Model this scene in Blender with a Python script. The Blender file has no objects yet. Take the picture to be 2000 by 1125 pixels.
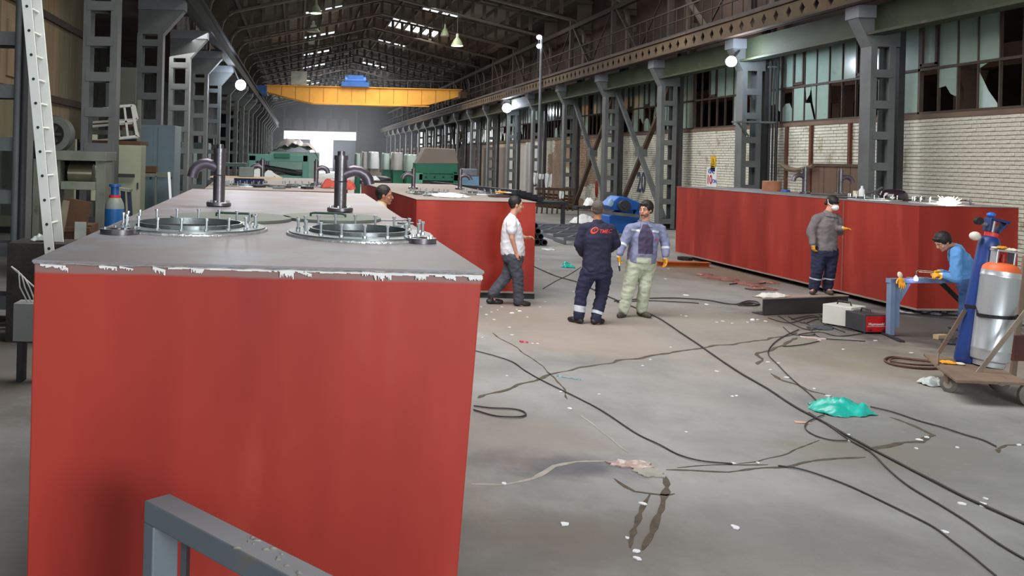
import bpy, bmesh, math, random
from mathutils import Vector, Matrix, noise
from mathutils.bvhtree import BVHTree
PI = math.pi
rnd = random.Random(7)
sc = bpy.context.scene
COL = sc.collection
# ---------------------------------------------------------------- camera
EYE = Vector((0, 0, 2.35)); FPX = 1800.0; VX, VY = 583.0, 302.5
ROLL = math.atan(0.024)
cam_d = bpy.data.cameras.new('camera'); cam = bpy.data.objects.new('camera', cam_d)
COL.objects.link(cam); sc.camera = cam
cam.location = EYE
CR = Vector((math.cos(ROLL), 0, math.sin(ROLL))); CU = Vector((-math.sin(ROLL), 0, math.cos(ROLL))); CF = Vector((0, 1, 0))
cam.rotation_euler = Matrix((( CR.x, CU.x, -CF.x), (CR.y, CU.y, -CF.y), (CR.z, CU.z, -CF.z))).to_euler()
cam_d.sensor_width = 36; cam_d.lens = FPX/2000*36
cam_d.shift_x = (1000-VX)/2000; cam_d.shift_y = -(562.5-VY)/2000
cam_d.clip_end = 1000; cam_d.clip_start = 0.05
def ray(px, py): return CF + CR*((px-VX)/FPX) - CU*((py-VY)/FPX)
def on_y(px, py, y): d = ray(px, py); return EYE + d*(y/d.y)
def on_z(px, py, z=0.0): d = ray(px, py); return EYE + d*((z-EYE.z)/d.z)
def on_x(px, py, x): d = ray(px, py); return EYE + d*(x/d.x)
# ---------------------------------------------------------------- light
sc.view_settings.view_transform = 'Standard'; sc.view_settings.look = 'None'
sc.view_settings.gamma = 1.0; sc.view_settings.use_curve_mapping = False
sc.view_settings.exposure = 0.25
w = bpy.data.worlds.new('sky'); sc.world = w; w.use_nodes = True
bg = w.node_tree.nodes['Background']; bg.inputs[0].default_value = (0.86, 0.94, 1.0, 1); bg.inputs[1].default_value = 1.25
def area(name, loc, target, sx, sy, power, col=(1, 1, 1), spread=PI):
    l = bpy.data.lights.new(name, 'AREA'); l.shape = 'RECTANGLE'; l.size = sx; l.size_y = sy; l.energy = power; l.color = col; l.spread = spread
    o = bpy.data.objects.new(name, l); COL.objects.link(o); o.location = loc
    o.rotation_euler = (Vector(target)-Vector(loc)).to_track_quat('-Z', 'Y').to_euler(); return o
# daylight through the open rear gable behind the camera, and fill lights added under the roof
area('rear_gate_daylight', (5.0, -8, 4.0), (2, 12, 1.0), 4.5, 2.2, 1050, (0.93, 0.97, 1.0))
area('roof_fill', (3.0, 12, 10.2), (9.5, 14, 0), 6, 12, 1750, (1.0, 0.985, 0.96))  # added fill, tilted to brighten the right brick wall
area('roof_fill', (4.5, 30, 10.3), (10, 31, 0), 6, 18, 1700, (1.0, 0.98, 0.95))  # added fill over the middle bays, also tilted to the right
area('roof_fill', (6.5, 47, 10.3), (6.0, 48, 0), 5, 7, 850, (1.0, 0.98, 0.95))  # added fill to brighten the green machines
area('next_hall_light', (15.8, 30, 9.3), (17.0, 30, 3), 1.2, 50, 900, (1.0, 0.97, 0.92))  # added area light for the next hall's lamps, brightens beams and panes
area('roof_fill', (5.5, 64, 10.4), (5.5, 63, 0), 7, 12, 1500, (1.0, 0.96, 0.9), 2.8)  # added fill to brighten the crane bridge
area('roof_fill', (5.5, 95, 10.4), (5.5, 92, 0), 7, 40, 2600, (1.0, 0.97, 0.94))  # adds to the daylight of the far skylights
area('end_gate_daylight', (3.4, 138, 3.5), (3.4, 100, 1.0), 9, 5, 2500, (0.95, 0.98, 1.0))
cy = sc.cycles
cy.max_bounces = 6; cy.diffuse_bounces = 3; cy.glossy_bounces = 3; cy.transmission_bounces = 4; cy.transparent_max_bounces = 6
cy.sample_clamp_indirect = 6.0; cy.use_denoising = True; cy.caustics_reflective = False; cy.caustics_refractive = False
# ---------------------------------------------------------------- materials
def lin(c):
    return tuple(((v/255)/12.92 if v/255 <= 0.04045 else ((v/255+0.055)/1.055)**2.4) for v in c)
MATS = {}
def M(name, col, rough=0.7, metal=0.0, var=0.18, scale=4.0, bump=0.0, col2=None, thr=0.55, stretch=None, emit=None, alpha=None, spec=0.5, fine=30.0, trans=0.0):
    """procedural material: base colour with large noise variation, a second colour in blotches, fine bump"""
    if name in MATS: return MATS[name]
    m = bpy.data.materials.new(name); m.use_nodes = True; nt = m.node_tree; N = nt.nodes; L = nt.links
    b = N['Principled BSDF']; c = lin(col)
    b.inputs['Roughness'].default_value = rough; b.inputs['Metallic'].default_value = metal
    b.inputs['Specular IOR Level'].default_value = spec
    tc = N.new('ShaderNodeTexCoord'); mp = N.new('ShaderNodeMapping'); L.new(tc.outputs['Object'], mp.inputs[0])
    if stretch: mp.inputs['Scale'].default_value = stretch
    nz = N.new('ShaderNodeTexNoise'); nz.inputs['Scale'].default_value = scale; nz.inputs['Detail'].default_value = 4; L.new(mp.outputs[0], nz.inputs[0])
    rp = N.new('ShaderNodeValToRGB'); rp.color_ramp.elements[0].position = 0.3; rp.color_ramp.elements[1].position = 0.7
    rp.color_ramp.elements[0].color = (*[max(0, v*(1-var)) for v in c], 1); rp.color_ramp.elements[1].color = (*[min(1, v*(1+var)) for v in c], 1)
    L.new(nz.outputs[0], rp.inputs[0]); out = rp.outputs[0]
    if col2:
        n2 = N.new('ShaderNodeTexNoise'); n2.inputs['Scale'].default_value = scale*1.7; n2.inputs['Detail'].default_value = 6; n2.inputs['Roughness'].default_value = 0.65
        L.new(mp.outputs[0], n2.inputs[0])
        r2 = N.new('ShaderNodeValToRGB'); r2.color_ramp.elements[0].position = thr; r2.color_ramp.elements[1].position = min(1, thr+0.1)
        L.new(n2.outputs[0], r2.inputs[0]); mx = N.new('ShaderNodeMix'); mx.data_type = 'RGBA'
        L.new(r2.outputs[0], mx.inputs[0]); L.new(out, mx.inputs[6]); mx.inputs[7].default_value = (*lin(col2), 1); out = mx.outputs[2]
    L.new(out, b.inputs['Base Color'])
    if bump:
        n3 = N.new('ShaderNodeTexNoise'); n3.inputs['Scale'].default_value = fine; n3.inputs['Detail'].default_value = 3; L.new(tc.outputs['Object'], n3.inputs[0])
        bp = N.new('ShaderNodeBump'); bp.inputs['Strength'].default_value = bump; bp.inputs['Distance'].default_value = 0.02
        L.new(n3.outputs[0], bp.inputs['Height']); L.new(bp.outputs[0], b.inputs['Normal'])
    if emit: b.inputs['Emission Color'].default_value = (*lin(col), 1); b.inputs['Emission Strength'].default_value = emit
    if alpha: b.inputs['Alpha'].default_value = alpha
    if trans: b.inputs['Transmission Weight'].default_value = trans
    MATS[name] = m; return m
# ---------------------------------------------------------------- mesh builder
class MB:
    def __init__(s): s.v = []; s.f = []
    def add(s, vs, fs):
        k = len(s.v); s.v += [tuple(q) for q in vs]; s.f += [tuple(i+k for i in q) for q in fs]; return s
    def box(s, x0, x1, y0, y1, z0, z1):
        return s.add([(x0,y0,z0),(x1,y0,z0),(x1,y1,z0),(x0,y1,z0),(x0,y0,z1),(x1,y0,z1),(x1,y1,z1),(x0,y1,z1)],
                     [(0,3,2,1),(4,5,6,7),(0,1,5,4),(1,2,6,5),(2,3,7,6),(3,0,4,7)])
    def obox(s, c, size, mat=None):
        a, b, d = [q/2 for q in size]; mat = mat or Matrix.Identity(3); c = Vector(c)
        return s.add([c+mat@Vector(p) for p in [(-a,-b,-d),(a,-b,-d),(a,b,-d),(-a,b,-d),(-a,-b,d),(a,-b,d),(a,b,d),(-a,b,d)]],
                     [(0,3,2,1),(4,5,6,7),(0,1,5,4),(1,2,6,5),(2,3,7,6),(3,0,4,7)])
    def beam(s, p0, p1, w, h, up=(0, 0, 1)):
        p0 = Vector(p0); p1 = Vector(p1); d = p1-p0; L = d.length
        if L < 1e-6: return s
        d.normalize(); up = Vector(up)
        if abs(d.dot(up)) > 0.99: up = Vector((0, 1, 0))
        x = d.cross(up).normalized(); z = x.cross(d)
        m = Matrix((x, d, z)).transposed(); return s.obox((p0+p1)/2, (w, L, h), m)
    def cyl(s, p0, p1, r0, r1=None, n=12):
        return s.tube([p0, p1], [r0, r0 if r1 is None else r1], n)
    def tube(s, path, r, n=8, closed=False):
        P = [Vector(p) for p in path]; k0 = len(s.v); m = len(P)
        rr = r if isinstance(r, (list, tuple)) else [r]*m
        T = [((P[(i+1) % m] if closed else P[min(i+1, m-1)])-(P[i-1] if (i or closed) else P[0])).normalized() for i in range(m)]
        u = T[0].cross(Vector((0, 0, 1)))
        if u.length < 0.1: u = T[0].cross(Vector((0, 1, 0)))
        u.normalize()
        for i in range(m):
            u = (u-T[i]*u.dot(T[i])).normalized(); v = T[i].cross(u)
            for j in range(n):
                a = 2*PI*j/n; s.v.append(tuple(P[i]+(u*math.cos(a)+v*math.sin(a))*rr[i]))
        for i in range(m if closed else m-1):
            for j in range(n):
                a = k0+i*n+j; b = k0+i*n+(j+1) % n; i2 = (i+1) % m
                s.f.append((a, b, k0+i2*n+(j+1) % n, k0+i2*n+j))
        if not closed:
            s.f.append(tuple(k0+j for j in range(n))[::-1]); s.f.append(tuple(k0+(m-1)*n+j for j in range(n)))
        return s
    def lathe(s, prof, c=(0, 0, 0), n=24, mat=None):
        k0 = len(s.v); c = Vector(c); mat = mat or Matrix.Identity(3)
        for (r, z) in prof:
            for j in range(n):
                a = 2*PI*j/n; s.v.append(tuple(c+mat@Vector((r*math.cos(a), r*math.sin(a), z))))
        for i in range(len(prof)-1):
            for j in range(n):
                s.f.append((k0+i*n+j, k0+i*n+(j+1) % n, k0+(i+1)*n+(j+1) % n, k0+(i+1)*n+j))
        s.f.append(tuple(k0+j for j in range(n))[::-1]); s.f.append(tuple(k0+(len(prof)-1)*n+j for j in range(n)))
        return s
    def ell(s, c, rad, mat=None, nu=12, nv=8):
        prof = [(max(1e-4, math.sin(PI*i/nv)), -math.cos(PI*i/nv)) for i in range(nv+1)]
        mt = (mat or Matrix.Identity(3)) @ Matrix.Diagonal(Vector(rad)); return s.lathe(prof, c, nu, mt)
    def prism(s, poly, axis, a, b):
        k = len(s.v); n = len(poly)
        def P(q, t): return (t, q[0], q[1]) if axis == 'x' else ((q[0], t, q[1]) if axis == 'y' else (q[0], q[1], t))
        s.v += [P(q, a) for q in poly]+[P(q, b) for q in poly]
        s.f += [tuple(range(k, k+n))[::-1], tuple(range(k+n, k+2*n))]+[(k+i, k+(i+1) % n, k+n+(i+1) % n, k+n+i) for i in range(n)]
        return s
    def sheet(s, fn, nu, nv, t=0.004):
        """thin crumpled or draped sheet with thickness"""
        k = len(s.v); A = [[Vector(fn(i/nu, j/nv)) for j in range(nv+1)] for i in range(nu+1)]
        for d in (0, -t):
            for r in A: s.v += [(p.x, p.y, p.z+d) for p in r]
        W = nv+1; Q = (nu+1)*W
        for i in range(nu):
            for j in range(nv):
                a = k+i*W+j; s.f.append((a, a+W, a+W+1, a+1)); s.f.append((a+Q, a+Q+1, a+Q+W+1, a+Q+W))
        for i in range(nu): a = k+i*W; s.f.append((a, a+Q, a+Q+W, a+W)); a = k+i*W+nv; s.f.append((a, a+W, a+Q+W, a+Q))
        for j in range(nv): a = k+j; s.f.append((a, a+1, a+Q+1, a+Q)); a = k+nu*W+j; s.f.append((a, a+Q, a+Q+1, a+1))
        return s
    def mesh(s, name, mat, smooth=None):
        me = bpy.data.meshes.new(name); me.from_pydata(s.v, [], s.f); me.materials.append(mat)
        bm = bmesh.new(); bm.from_mesh(me); bmesh.ops.recalc_face_normals(bm, faces=bm.faces); bm.to_mesh(me); bm.free()
        if smooth is not None:
            me.shade_smooth(); me.set_sharp_from_angle(angle=math.radians(smooth))
        return me
    def build(s, name, mat, parent=None, smooth=None, bevel=0, loc=None):
        o = bpy.data.objects.new(name, s.mesh(name, mat, smooth)); COL.objects.link(o)
        if parent: o.parent = parent
        if loc is not None: o.location = loc
        if bevel:
            b = o.modifiers.new('bevel', 'BEVEL'); b.width = bevel; b.segments = 2; b.limit_method = 'ANGLE'
        return o
def tag(o, label=None, cat=None, group=None, kind=None):
    if label: o['label'] = label
    if cat: o['category'] = cat
    if group: o['group'] = group
    if kind: o['kind'] = kind
    return o
def thing(name, label, cat, loc=(0, 0, 0), rz=0.0, group=None, kind=None):
    o = bpy.data.objects.new(name, None); COL.objects.link(o); o.location = loc; o.rotation_euler = (0, 0, rz)
    o.empty_display_size = 0.1; return tag(o, label, cat, group, kind)
def dup(o, loc=None, rz=None, label=None, group=None, parent=None):
    c = o.copy(); COL.objects.link(c); c.parent = parent
    if loc is not None: c.location = loc
    if rz is not None: c.rotation_euler = (0, 0, rz)
    if label: c['label'] = label
    if group: c['group'] = group
    for ch in list(o.children): dup(ch, parent=c)
    return c
ORD = ['zeroth', 'nearest', 'second', 'third', 'fourth', 'fifth', 'sixth', 'seventh', 'eighth', 'ninth', 'tenth', 'eleventh', 'twelfth', 'thirteenth',
       'fourteenth', 'fifteenth', 'sixteenth', 'seventeenth', 'eighteenth', 'nineteenth', 'twentieth', 'twenty-first', 'twenty-second', 'twenty-third', 'twenty-fourth']
# palette
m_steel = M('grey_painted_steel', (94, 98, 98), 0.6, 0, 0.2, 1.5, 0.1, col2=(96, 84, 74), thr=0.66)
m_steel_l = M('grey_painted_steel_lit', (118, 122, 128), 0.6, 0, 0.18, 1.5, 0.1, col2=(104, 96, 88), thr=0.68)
m_rust = M('rusty_girder_steel', (78, 60, 48), 0.8, 0, 0.3, 1.2, 0.3, col2=(62, 50, 42), thr=0.55)
m_green = M('mossy_green_girder', (52, 60, 40), 0.75, 0, 0.3, 1.0, 0.2, col2=(80, 66, 42), thr=0.6)
m_dark = M('dark_steel', (44, 44, 46), 0.6, 0, 0.25, 3, 0.1)
m_black = M('black_rubber', (22, 22, 24), 0.6, 0, 0.2, 6)
m_roof = M('dusty_roof_board', (88, 80, 70), 0.9, 0, 0.25, 0.8, 0.1, col2=(90, 82, 72), thr=0.58)
m_frame = M('roof_frame_steel', (88, 78, 68), 0.7, 0, 0.22, 1.0, 0.1)
m_brick = M('whitewashed_brick', (206, 204, 190), 0.9, 0, 0.12, 1.6, 0.3, col2=(168, 160, 136), thr=0.56, fine=60)
m_brick_r = M('worn_reddish_brick', (158, 132, 112), 0.9, 0, 0.2, 1.6, 0.4, col2=(186, 170, 150), thr=0.6, fine=60)
m_mortar = M('dirty_mortar', (172, 164, 144), 0.95, 0, 0.2, 2.0, 0.4)
m_plaster = M('grey_plaster', (168, 160, 152), 0.9, 0, 0.12, 0.7, 0.1, col2=(146, 130, 120), thr=0.6)
m_conc_p = M('pinkish_concrete', (158, 128, 108), 0.9, 0, 0.15, 1.0, 0.2, col2=(128, 106, 92), thr=0.6)
m_darkwall = M('brown_dark_wall', (64, 48, 42), 0.9, 0, 0.3, 0.6)
m_glass = M('dirty_greenish_glass', (170, 194, 182), 0.2, 0, 0.12, 0.9, 0.03, col2=(136, 152, 144), thr=0.63, fine=6, trans=0.3)
m_winframe = M('brown_window_steel', (66, 54, 46), 0.7, 0, 0.2, 3)
m_white = M('white_matter', (226, 228, 230), 0.7, 0, 0.06, 5)
m_alu = M('aluminium', (240, 242, 236), 0.45, 0.15, 0.06, 3)
# ================================================================ SETTING
Y0, Y1 = -9.0, 140.0
XL, XR = -4.7, 14.1
# floor with material masks placed in world metres
def floor_material():
    m = bpy.data.materials.new('worn_concrete_floor'); m.use_nodes = True; nt = m.node_tree; N = nt.nodes; L = nt.links; b = N['Principled BSDF']
    tc = N.new('ShaderNodeTexCoord')
    def nz(scale, det=5, rough=0.6, sc3=None):
        n = N.new('ShaderNodeTexNoise'); n.inputs['Scale'].default_value = scale; n.inputs['Detail'].default_value = det; n.inputs['Roughness'].default_value = rough
        if sc3:
            mp = N.new('ShaderNodeMapping'); mp.inputs['Scale'].default_value = sc3; L.new(tc.outputs['Object'], mp.inputs[0]); L.new(mp.outputs[0], n.inputs[0])
        else: L.new(tc.outputs['Object'], n.inputs[0])
        return n.outputs[0]
    def ramp(s, a, c, ca=(0, 0, 0), cb=(1, 1, 1)):
        r = N.new('ShaderNodeValToRGB'); r.color_ramp.elements[0].position = a; r.color_ramp.elements[1].position = c
        r.color_ramp.elements[0].color = (*ca, 1); r.color_ramp.elements[1].color = (*cb, 1); L.new(s, r.inputs[0]); return r.outputs[0]
    def mix(f, a, c, mode='MIX'):
        x = N.new('ShaderNodeMix'); x.data_type = 'RGBA'; x.blend_type = mode
        if hasattr(f, 'is_linked'): L.new(f, x.inputs[0])
        else: x.inputs[0].default_value = f
        for s, i in ((a, 6), (c, 7)):
            if hasattr(s, 'is_linked'): L.new(s, x.inputs[i])
            else: x.inputs[i].default_value = (*s, 1)
        return x.outputs[2]
    def math_(op, a, c):
        x = N.new('ShaderNodeMath'); x.operation = op
        for s, i in ((a, 0), (c, 1)):
            if hasattr(s, 'is_linked'): L.new(s, x.inputs[i])
            else: x.inputs[i].default_value = s
        return x.outputs[0]
    base = ramp(nz(0.45, 6), 0.35, 0.68, lin((120, 120, 118)), lin((156, 156, 155)))
    base = mix(math_('MULTIPLY', ramp(nz(0.22, 4), 0.5, 0.68), 0.6), base, lin((150, 134, 118)))
    base = mix(math_('MULTIPLY', ramp(nz(2.2, 8, 0.7, (1, 0.5, 1)), 0.52, 0.75), 0.35), base, lin((104, 100, 94)))
    base = mix(math_('MULTIPLY', ramp(nz(9, 6, 0.7), 0.6, 0.8), 0.3), base, lin((184, 184, 182)))
    def stain(cx, cyy, rx, ry, col, amt, ns=2.5, edge=0.5):
        mp = N.new('ShaderNodeMapping'); mp.inputs['Location'].default_value = (-cx/rx, -cyy/ry, 0); mp.inputs['Scale'].default_value = (1/rx, 1/ry, 0)
        L.new(tc.outputs['Object'], mp.inputs[0])
        ln = N.new('ShaderNodeVectorMath'); ln.operation = 'LENGTH'; L.new(mp.outputs[0], ln.inputs[0])
        d = math_('ADD', ln.outputs['Value'], math_('MULTIPLY', math_('SUBTRACT', nz(ns, 5, 0.65), 0.5), 1.6))
        f = math_('MULTIPLY', ramp(d, edge, 1.0, (1, 1, 1), (0, 0, 0)), amt)
        return f, col
    for (px, py, rx, ry, col, amt, ns, ed) in [
            (1090, 905, 0.75, 0.42, (62, 64, 78), 0.75, 2.5, 0.35), (960, 1060, 1.6, 0.9, (96, 92, 86), 0.6, 2.0, 0.4), (1130, 1040, 0.9, 0.5, (104, 94, 82), 0.5, 3.0, 0.4),
            (1420, 535, 2.2, 2.2, (120, 100, 78), 0.7, 1.5, 0.5), (1900, 700, 3.2, 2.2, (132, 118, 98), 0.55, 1.0, 0.5), (1790, 640, 2.2, 2.4, (66, 64, 64), 0.8, 1.6, 0.5),
            (1600, 625, 1.7, 1.1, (92, 82, 72), 0.65, 2.0, 0.5), (1480, 1060, 1.5, 0.8, (112, 110, 106), 0.5, 1.6, 0.4), (30, 720, 2.0, 2.5, (92, 82, 70), 0.6, 1.5, 0.6),
            (1700, 885, 0.9, 0.5, (120, 112, 92), 0.4, 3.0, 0.4), (1380, 640, 1.6, 2.0, (150, 140, 128), 0.5, 1.2, 0.5), (1100, 640, 1.6, 2.6, (158, 142, 130), 0.7, 1.0, 0.5), (1000, 850, 0.9, 1.0, (134, 122, 112), 0.5, 1.5, 0.5)]:
        q = on_z(px, py); f, c = stain(q.x, q.y, rx, ry, lin(col), amt, ns, ed); base = mix(f, base, c)
    L.new(base, b.inputs['Base Color'])
    r = ramp(nz(1.2, 5), 0.3, 0.7, (0.5,)*3, (0.85,)*3); L.new(r, b.inputs['Roughness']); b.inputs['Specular IOR Level'].default_value = 0.35
    bp = N.new('ShaderNodeBump'); bp.inputs['Strength'].default_value = 0.25; bp.inputs['Distance'].default_value = 0.01
    L.new(nz(25, 4), bp.inputs['Height']); L.new(bp.outputs[0], b.inputs['Normal'])
    return m

fl = tag(MB().box(-14, 20, Y0-6, Y1+40, -0.2, 0).build('floor', floor_material()), kind='structure')
m_crack = M('crack_dirt', (84, 74, 62), 0.95, 0, 0.3, 12, 0.4)
m_ridge = M('pale_cement_patch', (160, 155, 146), 0.9, 0, 0.15, 8, 0.3)
def floor_strip(pts, w, mat, name='crack', seed=1, h=0.003, wob=1.5):
    """a ragged thin strip lying in/on the floor along pixel points"""
    P = [on_z(*p) for p in pts]; Q = []
    for a, b in zip(P, P[1:]):
        n = max(2, int((b-a).length/0.08))
        for i in range(n): Q.append(a.lerp(b, i/n))
    Q.append(P[-1]); r = random.Random(seed); mb = MB(); L = []
    for i, q in enumerate(Q):
        t = (Q[min(i+1, len(Q)-1)]-Q[max(i-1, 0)]); t.z = 0
        s_ = Vector((t.y, -t.x, 0)).normalized(); o = noise.noise(q*3+Vector((seed, 0, 0)))*w*wob
        ww = w*(0.4+r.random()*0.9)*(0.3 if i in (0, len(Q)-1) else 1); L.append((q+s_*(o-ww/2), q+s_*(o+ww/2)))
    for (a, b), (c, d) in zip(L, L[1:]):
        mb.add([(p.x, p.y, z) for z in (0.0005, h) for p in (a, b, d, c)], [(4, 5, 6, 7), (0, 1, 5, 4), (1, 2, 6, 5), (2, 3, 7, 6), (3, 0, 4, 7)])
    o = mb.build(name, mat, fl); return o
floor_strip([(935, 778), (1010, 752), (1100, 727), (1200, 706), (1300, 690), (1400, 676), (1500, 663), (1560, 650)], 0.045, m_crack, seed=2)
floor_strip([(1300, 917), (1420, 921), (1530, 911), (1600, 899), (1690, 893)], 0.03, m_crack, seed=3)
floor_strip([(1320, 912), (1430, 907), (1500, 908)], 0.02, m_crack, seed=4)
floor_strip([(1690, 880), (1740, 869), (1800, 864), (1820, 850), (1790, 835), (1740, 815)], 0.05, m_crack, seed=5)
floor_strip([(1480, 712), (1488, 690), (1520, 678), (1560, 660)], 0.05, m_crack, seed=6)
floor_strip([(1500, 730), (1540, 745), (1590, 765), (1620, 775)], 0.06, m_crack, seed=7)
floor_strip([(1950, 885), (1960, 868), (2000, 868)], 0.03, m_crack, seed=8)
floor_strip([(1230, 1070), (1240, 1030), (1258, 985), (1270, 965)], 0.04, m_crack, 'trench', seed=9, h=0.002, wob=0.3)
floor_strip([(1255, 1075), (1272, 1040), (1290, 995), (1302, 960), (1300, 930)], 0.045, m_crack, 'trench', seed=10, wob=0.3)
floor_strip([(1200, 935), (1240, 960), (1300, 968), (1318, 965)], 0.03, m_crack, seed=11)
floor_strip([(920, 946), (985, 945), (1040, 935), (1080, 910), (1130, 905), (1190, 903)], 0.045, m_ridge, 'cement_ridge', seed=12)
floor_strip([(1135, 810), (1170, 840), (1200, 865), (1230, 885)], 0.02, m_ridge, 'cement_ridge', seed=13)
floor_strip([(960, 650), (1010, 680), (1060, 715), (1095, 750), (1110, 780)], 0.02, m_crack, seed=14)
floor_strip([(1600, 860), (1540, 885), (1480, 902), (1440, 905)], 0.012, m_crack, seed=15)
def blotch(px, py, rx, ry, mat, name, h=0.006, seed=0, n=22):
    c = on_z(px, py); r = random.Random(seed); pts = []
    for i in range(n):
        a = 2*PI*i/n; k = 0.7+0.5*r.random(); pts.append((c.x+rx*k*math.cos(a), c.y+ry*k*math.sin(a)))
    return MB().prism(pts, 'z', 0.0005, h).build(name, mat, fl)
m_pinkc = M('broken_pinkish_concrete', (176, 152, 144), 0.9, 0, 0.22, 9, 0.6, col2=(206, 200, 196), thr=0.5)
blotch(1235, 908, 0.17, 0.10, m_pinkc, 'broken_patch', 0.012, 3); blotch(1268, 925, 0.11, 0.11, m_ridge, 'broken_patch', 0.01, 5)
# ---------------------------------------------------------------- right wall: brick, then windows
wr = tag(MB().box(XR+0.02, XR+0.3, Y0, Y1, 0, 3.52).build('wall_right', m_mortar), kind='structure')
bl, bh, pitch, rowp = 0.25, 0.072, 0.262, 0.085
def brick_mesh(k):
    r = random.Random(k); d = lambda: r.uniform(-0.005, 0.005)
    mb = MB().box(-0.03, 0.03, -bl/2, bl/2, -bh/2, bh/2); mb.v = [(x+d()*1.2, y+d(), z+d()*0.8) for x, y, z in mb.v]
    return mb
bmeshes = [brick_mesh(k).mesh('brick', m_brick) for k in range(6)]
nb = 0; stuff = {m_brick: MB(), m_brick_r: MB()}; far = []
ys = 9.2
iy = 0
while ys < 57:
    for row in range(41):
        z = 0.06+row*rowp; y = ys+(pitch/2 if row % 2 else 0)
        vis = z > 1.55 and y > 17.7
        if 31.2 < y < 31.8 and 2.2 < z < 3.0 and False: continue
        x = XR-0.002+rnd.uniform(-0.006, 0.006)
        if vis and nb < 290 and y < 24:
            o = bpy.data.objects.new('brick', bmeshes[(row*7+iy*3) % 6]); COL.objects.link(o); o.parent = wr; o.location = (x, y, z); nb += 1
        else:
            mm = m_brick_r if (43.5 < y < 52 and noise.noise(Vector((y*0.3, z*0.6, 2))) > -0.35) else m_brick
            k = bmeshes[0].vertices; stuff[mm].box(x-0.03, x+0.03, y-bl/2, y+bl/2, z-bh/2, z+bh/2)
    ys += pitch; iy += 1
for mm, mb in stuff.items(): tag(mb.build('brickwork', mm, wr), kind='stuff')
# plastered stretches further down the hall
MB().box(XR-0.05, XR+0.02, 52.5, 61.5, 0, 3.3).build('plaster_panel', M('pale_plaster', (190, 186, 182), 0.9, 0, 0.08, 0.8, col2=(168, 158, 150), thr=0.6), wr)
MB().box(XR-0.05, XR+0.02, 62, 70, 0, 3.2).build('metal_door_leaf', M('grey_brown_sheet', (132, 122, 118), 0.7, 0, 0.1, 1), wr)
MB().box(XR-0.05, XR+0.02, 71, 81, 0, 3.5).build('plaster_panel', M('pinkish_plaster', (168, 148, 138), 0.9, 0, 0.1, 0.8), wr)
MB().box(XR-0.05, XR+0.02, 82, 100, 0, 3.6).build('plaster_panel', M('peach_plaster', (214, 178, 150), 0.9, 0, 0.06, 0.8), wr)
MB().box(XR-0.05, XR+0.02, 101, 139, 0, 3.6).build('plaster_panel', m_conc_p, wr)
# sill, lintel, upper cladding
tag(MB().box(XR-0.06, XR+0.3, Y0, Y1, 3.5, 3.6).build('trim_1', M('sill_concrete', (112, 92, 78), 0.9, 0, 0.2, 1.0, 0.3)), kind='structure')
up = tag(MB().box(XR+0.05, XR+0.25, Y0, Y1, 5.82, 10.4).build('wall_right_upper', m_darkwall), kind='structure')
up['kind'] = 'structure'
# vertical red-brown battens on the brick
tag_b = []
for px in (1540, 1588, 1664, 1733):
    y = XR*FPX/(px-VX)
    MB().box(XR-0.1, XR-0.03, y-0.05, y+0.05, 0, 3.5).build('wall_strap', M('red_rust', (96, 58, 44), 0.85, 0, 0.2, 3, 0.3), wr)
# windows: one per bay, frame + single panes
PW = 0.6; ZB, ZM, ZT = 3.62, 4.62, 5.72
lower_state = {}
def broken(kind, y0, y1, z0, z1, r):
    w = y1-y0; h = z1-z0
    if kind == 'top': return [[(y0, z1), (y1, z1), (y1, z1-h*0.45), (y0+w*0.62, z1-h*0.42), (y0+w*0.35, z1-h*0.62), (y0, z1-h*0.7)]]
    if kind == 'low': return [[(y0, z0), (y1, z0), (y1, z0+h*0.42), (y0+w*0.7, z0+h*0.55), (y0+w*0.35, z0+h*0.56), (y0, z0+h*0.3)]]
    if kind == 'tri': return [[(y1, z0), (y1, z0+h*0.8), (y0+w*0.55, z0+h*0.38), (y0+w*0.1, z0+h*0.08), (y0+w*0.1, z0)], [(y1, z1), (y1, z1-h*0.1), (y0+w*0.6, z1)]]
    if kind == 'sliver': return [[(y0, z0), (y0+w*0.28, z0), (y0+w*0.3, z0+h*0.5), (y0+w*0.12, z0+h*0.95), (y0, z1)], [(y1, z0), (y1, z0+h*0.4), (y0+w*0.8, z0)]]
    if kind == 'holes': return [[(y0, z0), (y0+w*0.35, z0+h*0.5), (y0+w*0.5, z1), (y0, z1)], [(y0+w*0.5, z1), (y0+w*0.62, z0+h*0.75), (y0+w*0.9, z0+h*0.6), (y1, z1)], [(y0+w*0.2, z0), (y0+w*0.55, z0+h*0.5), (y1, z0+h*0.52), (y1, z0)]]
    return [[(y0, z0), (y1, z0), (y1, z1), (y0, z1)]]
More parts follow.
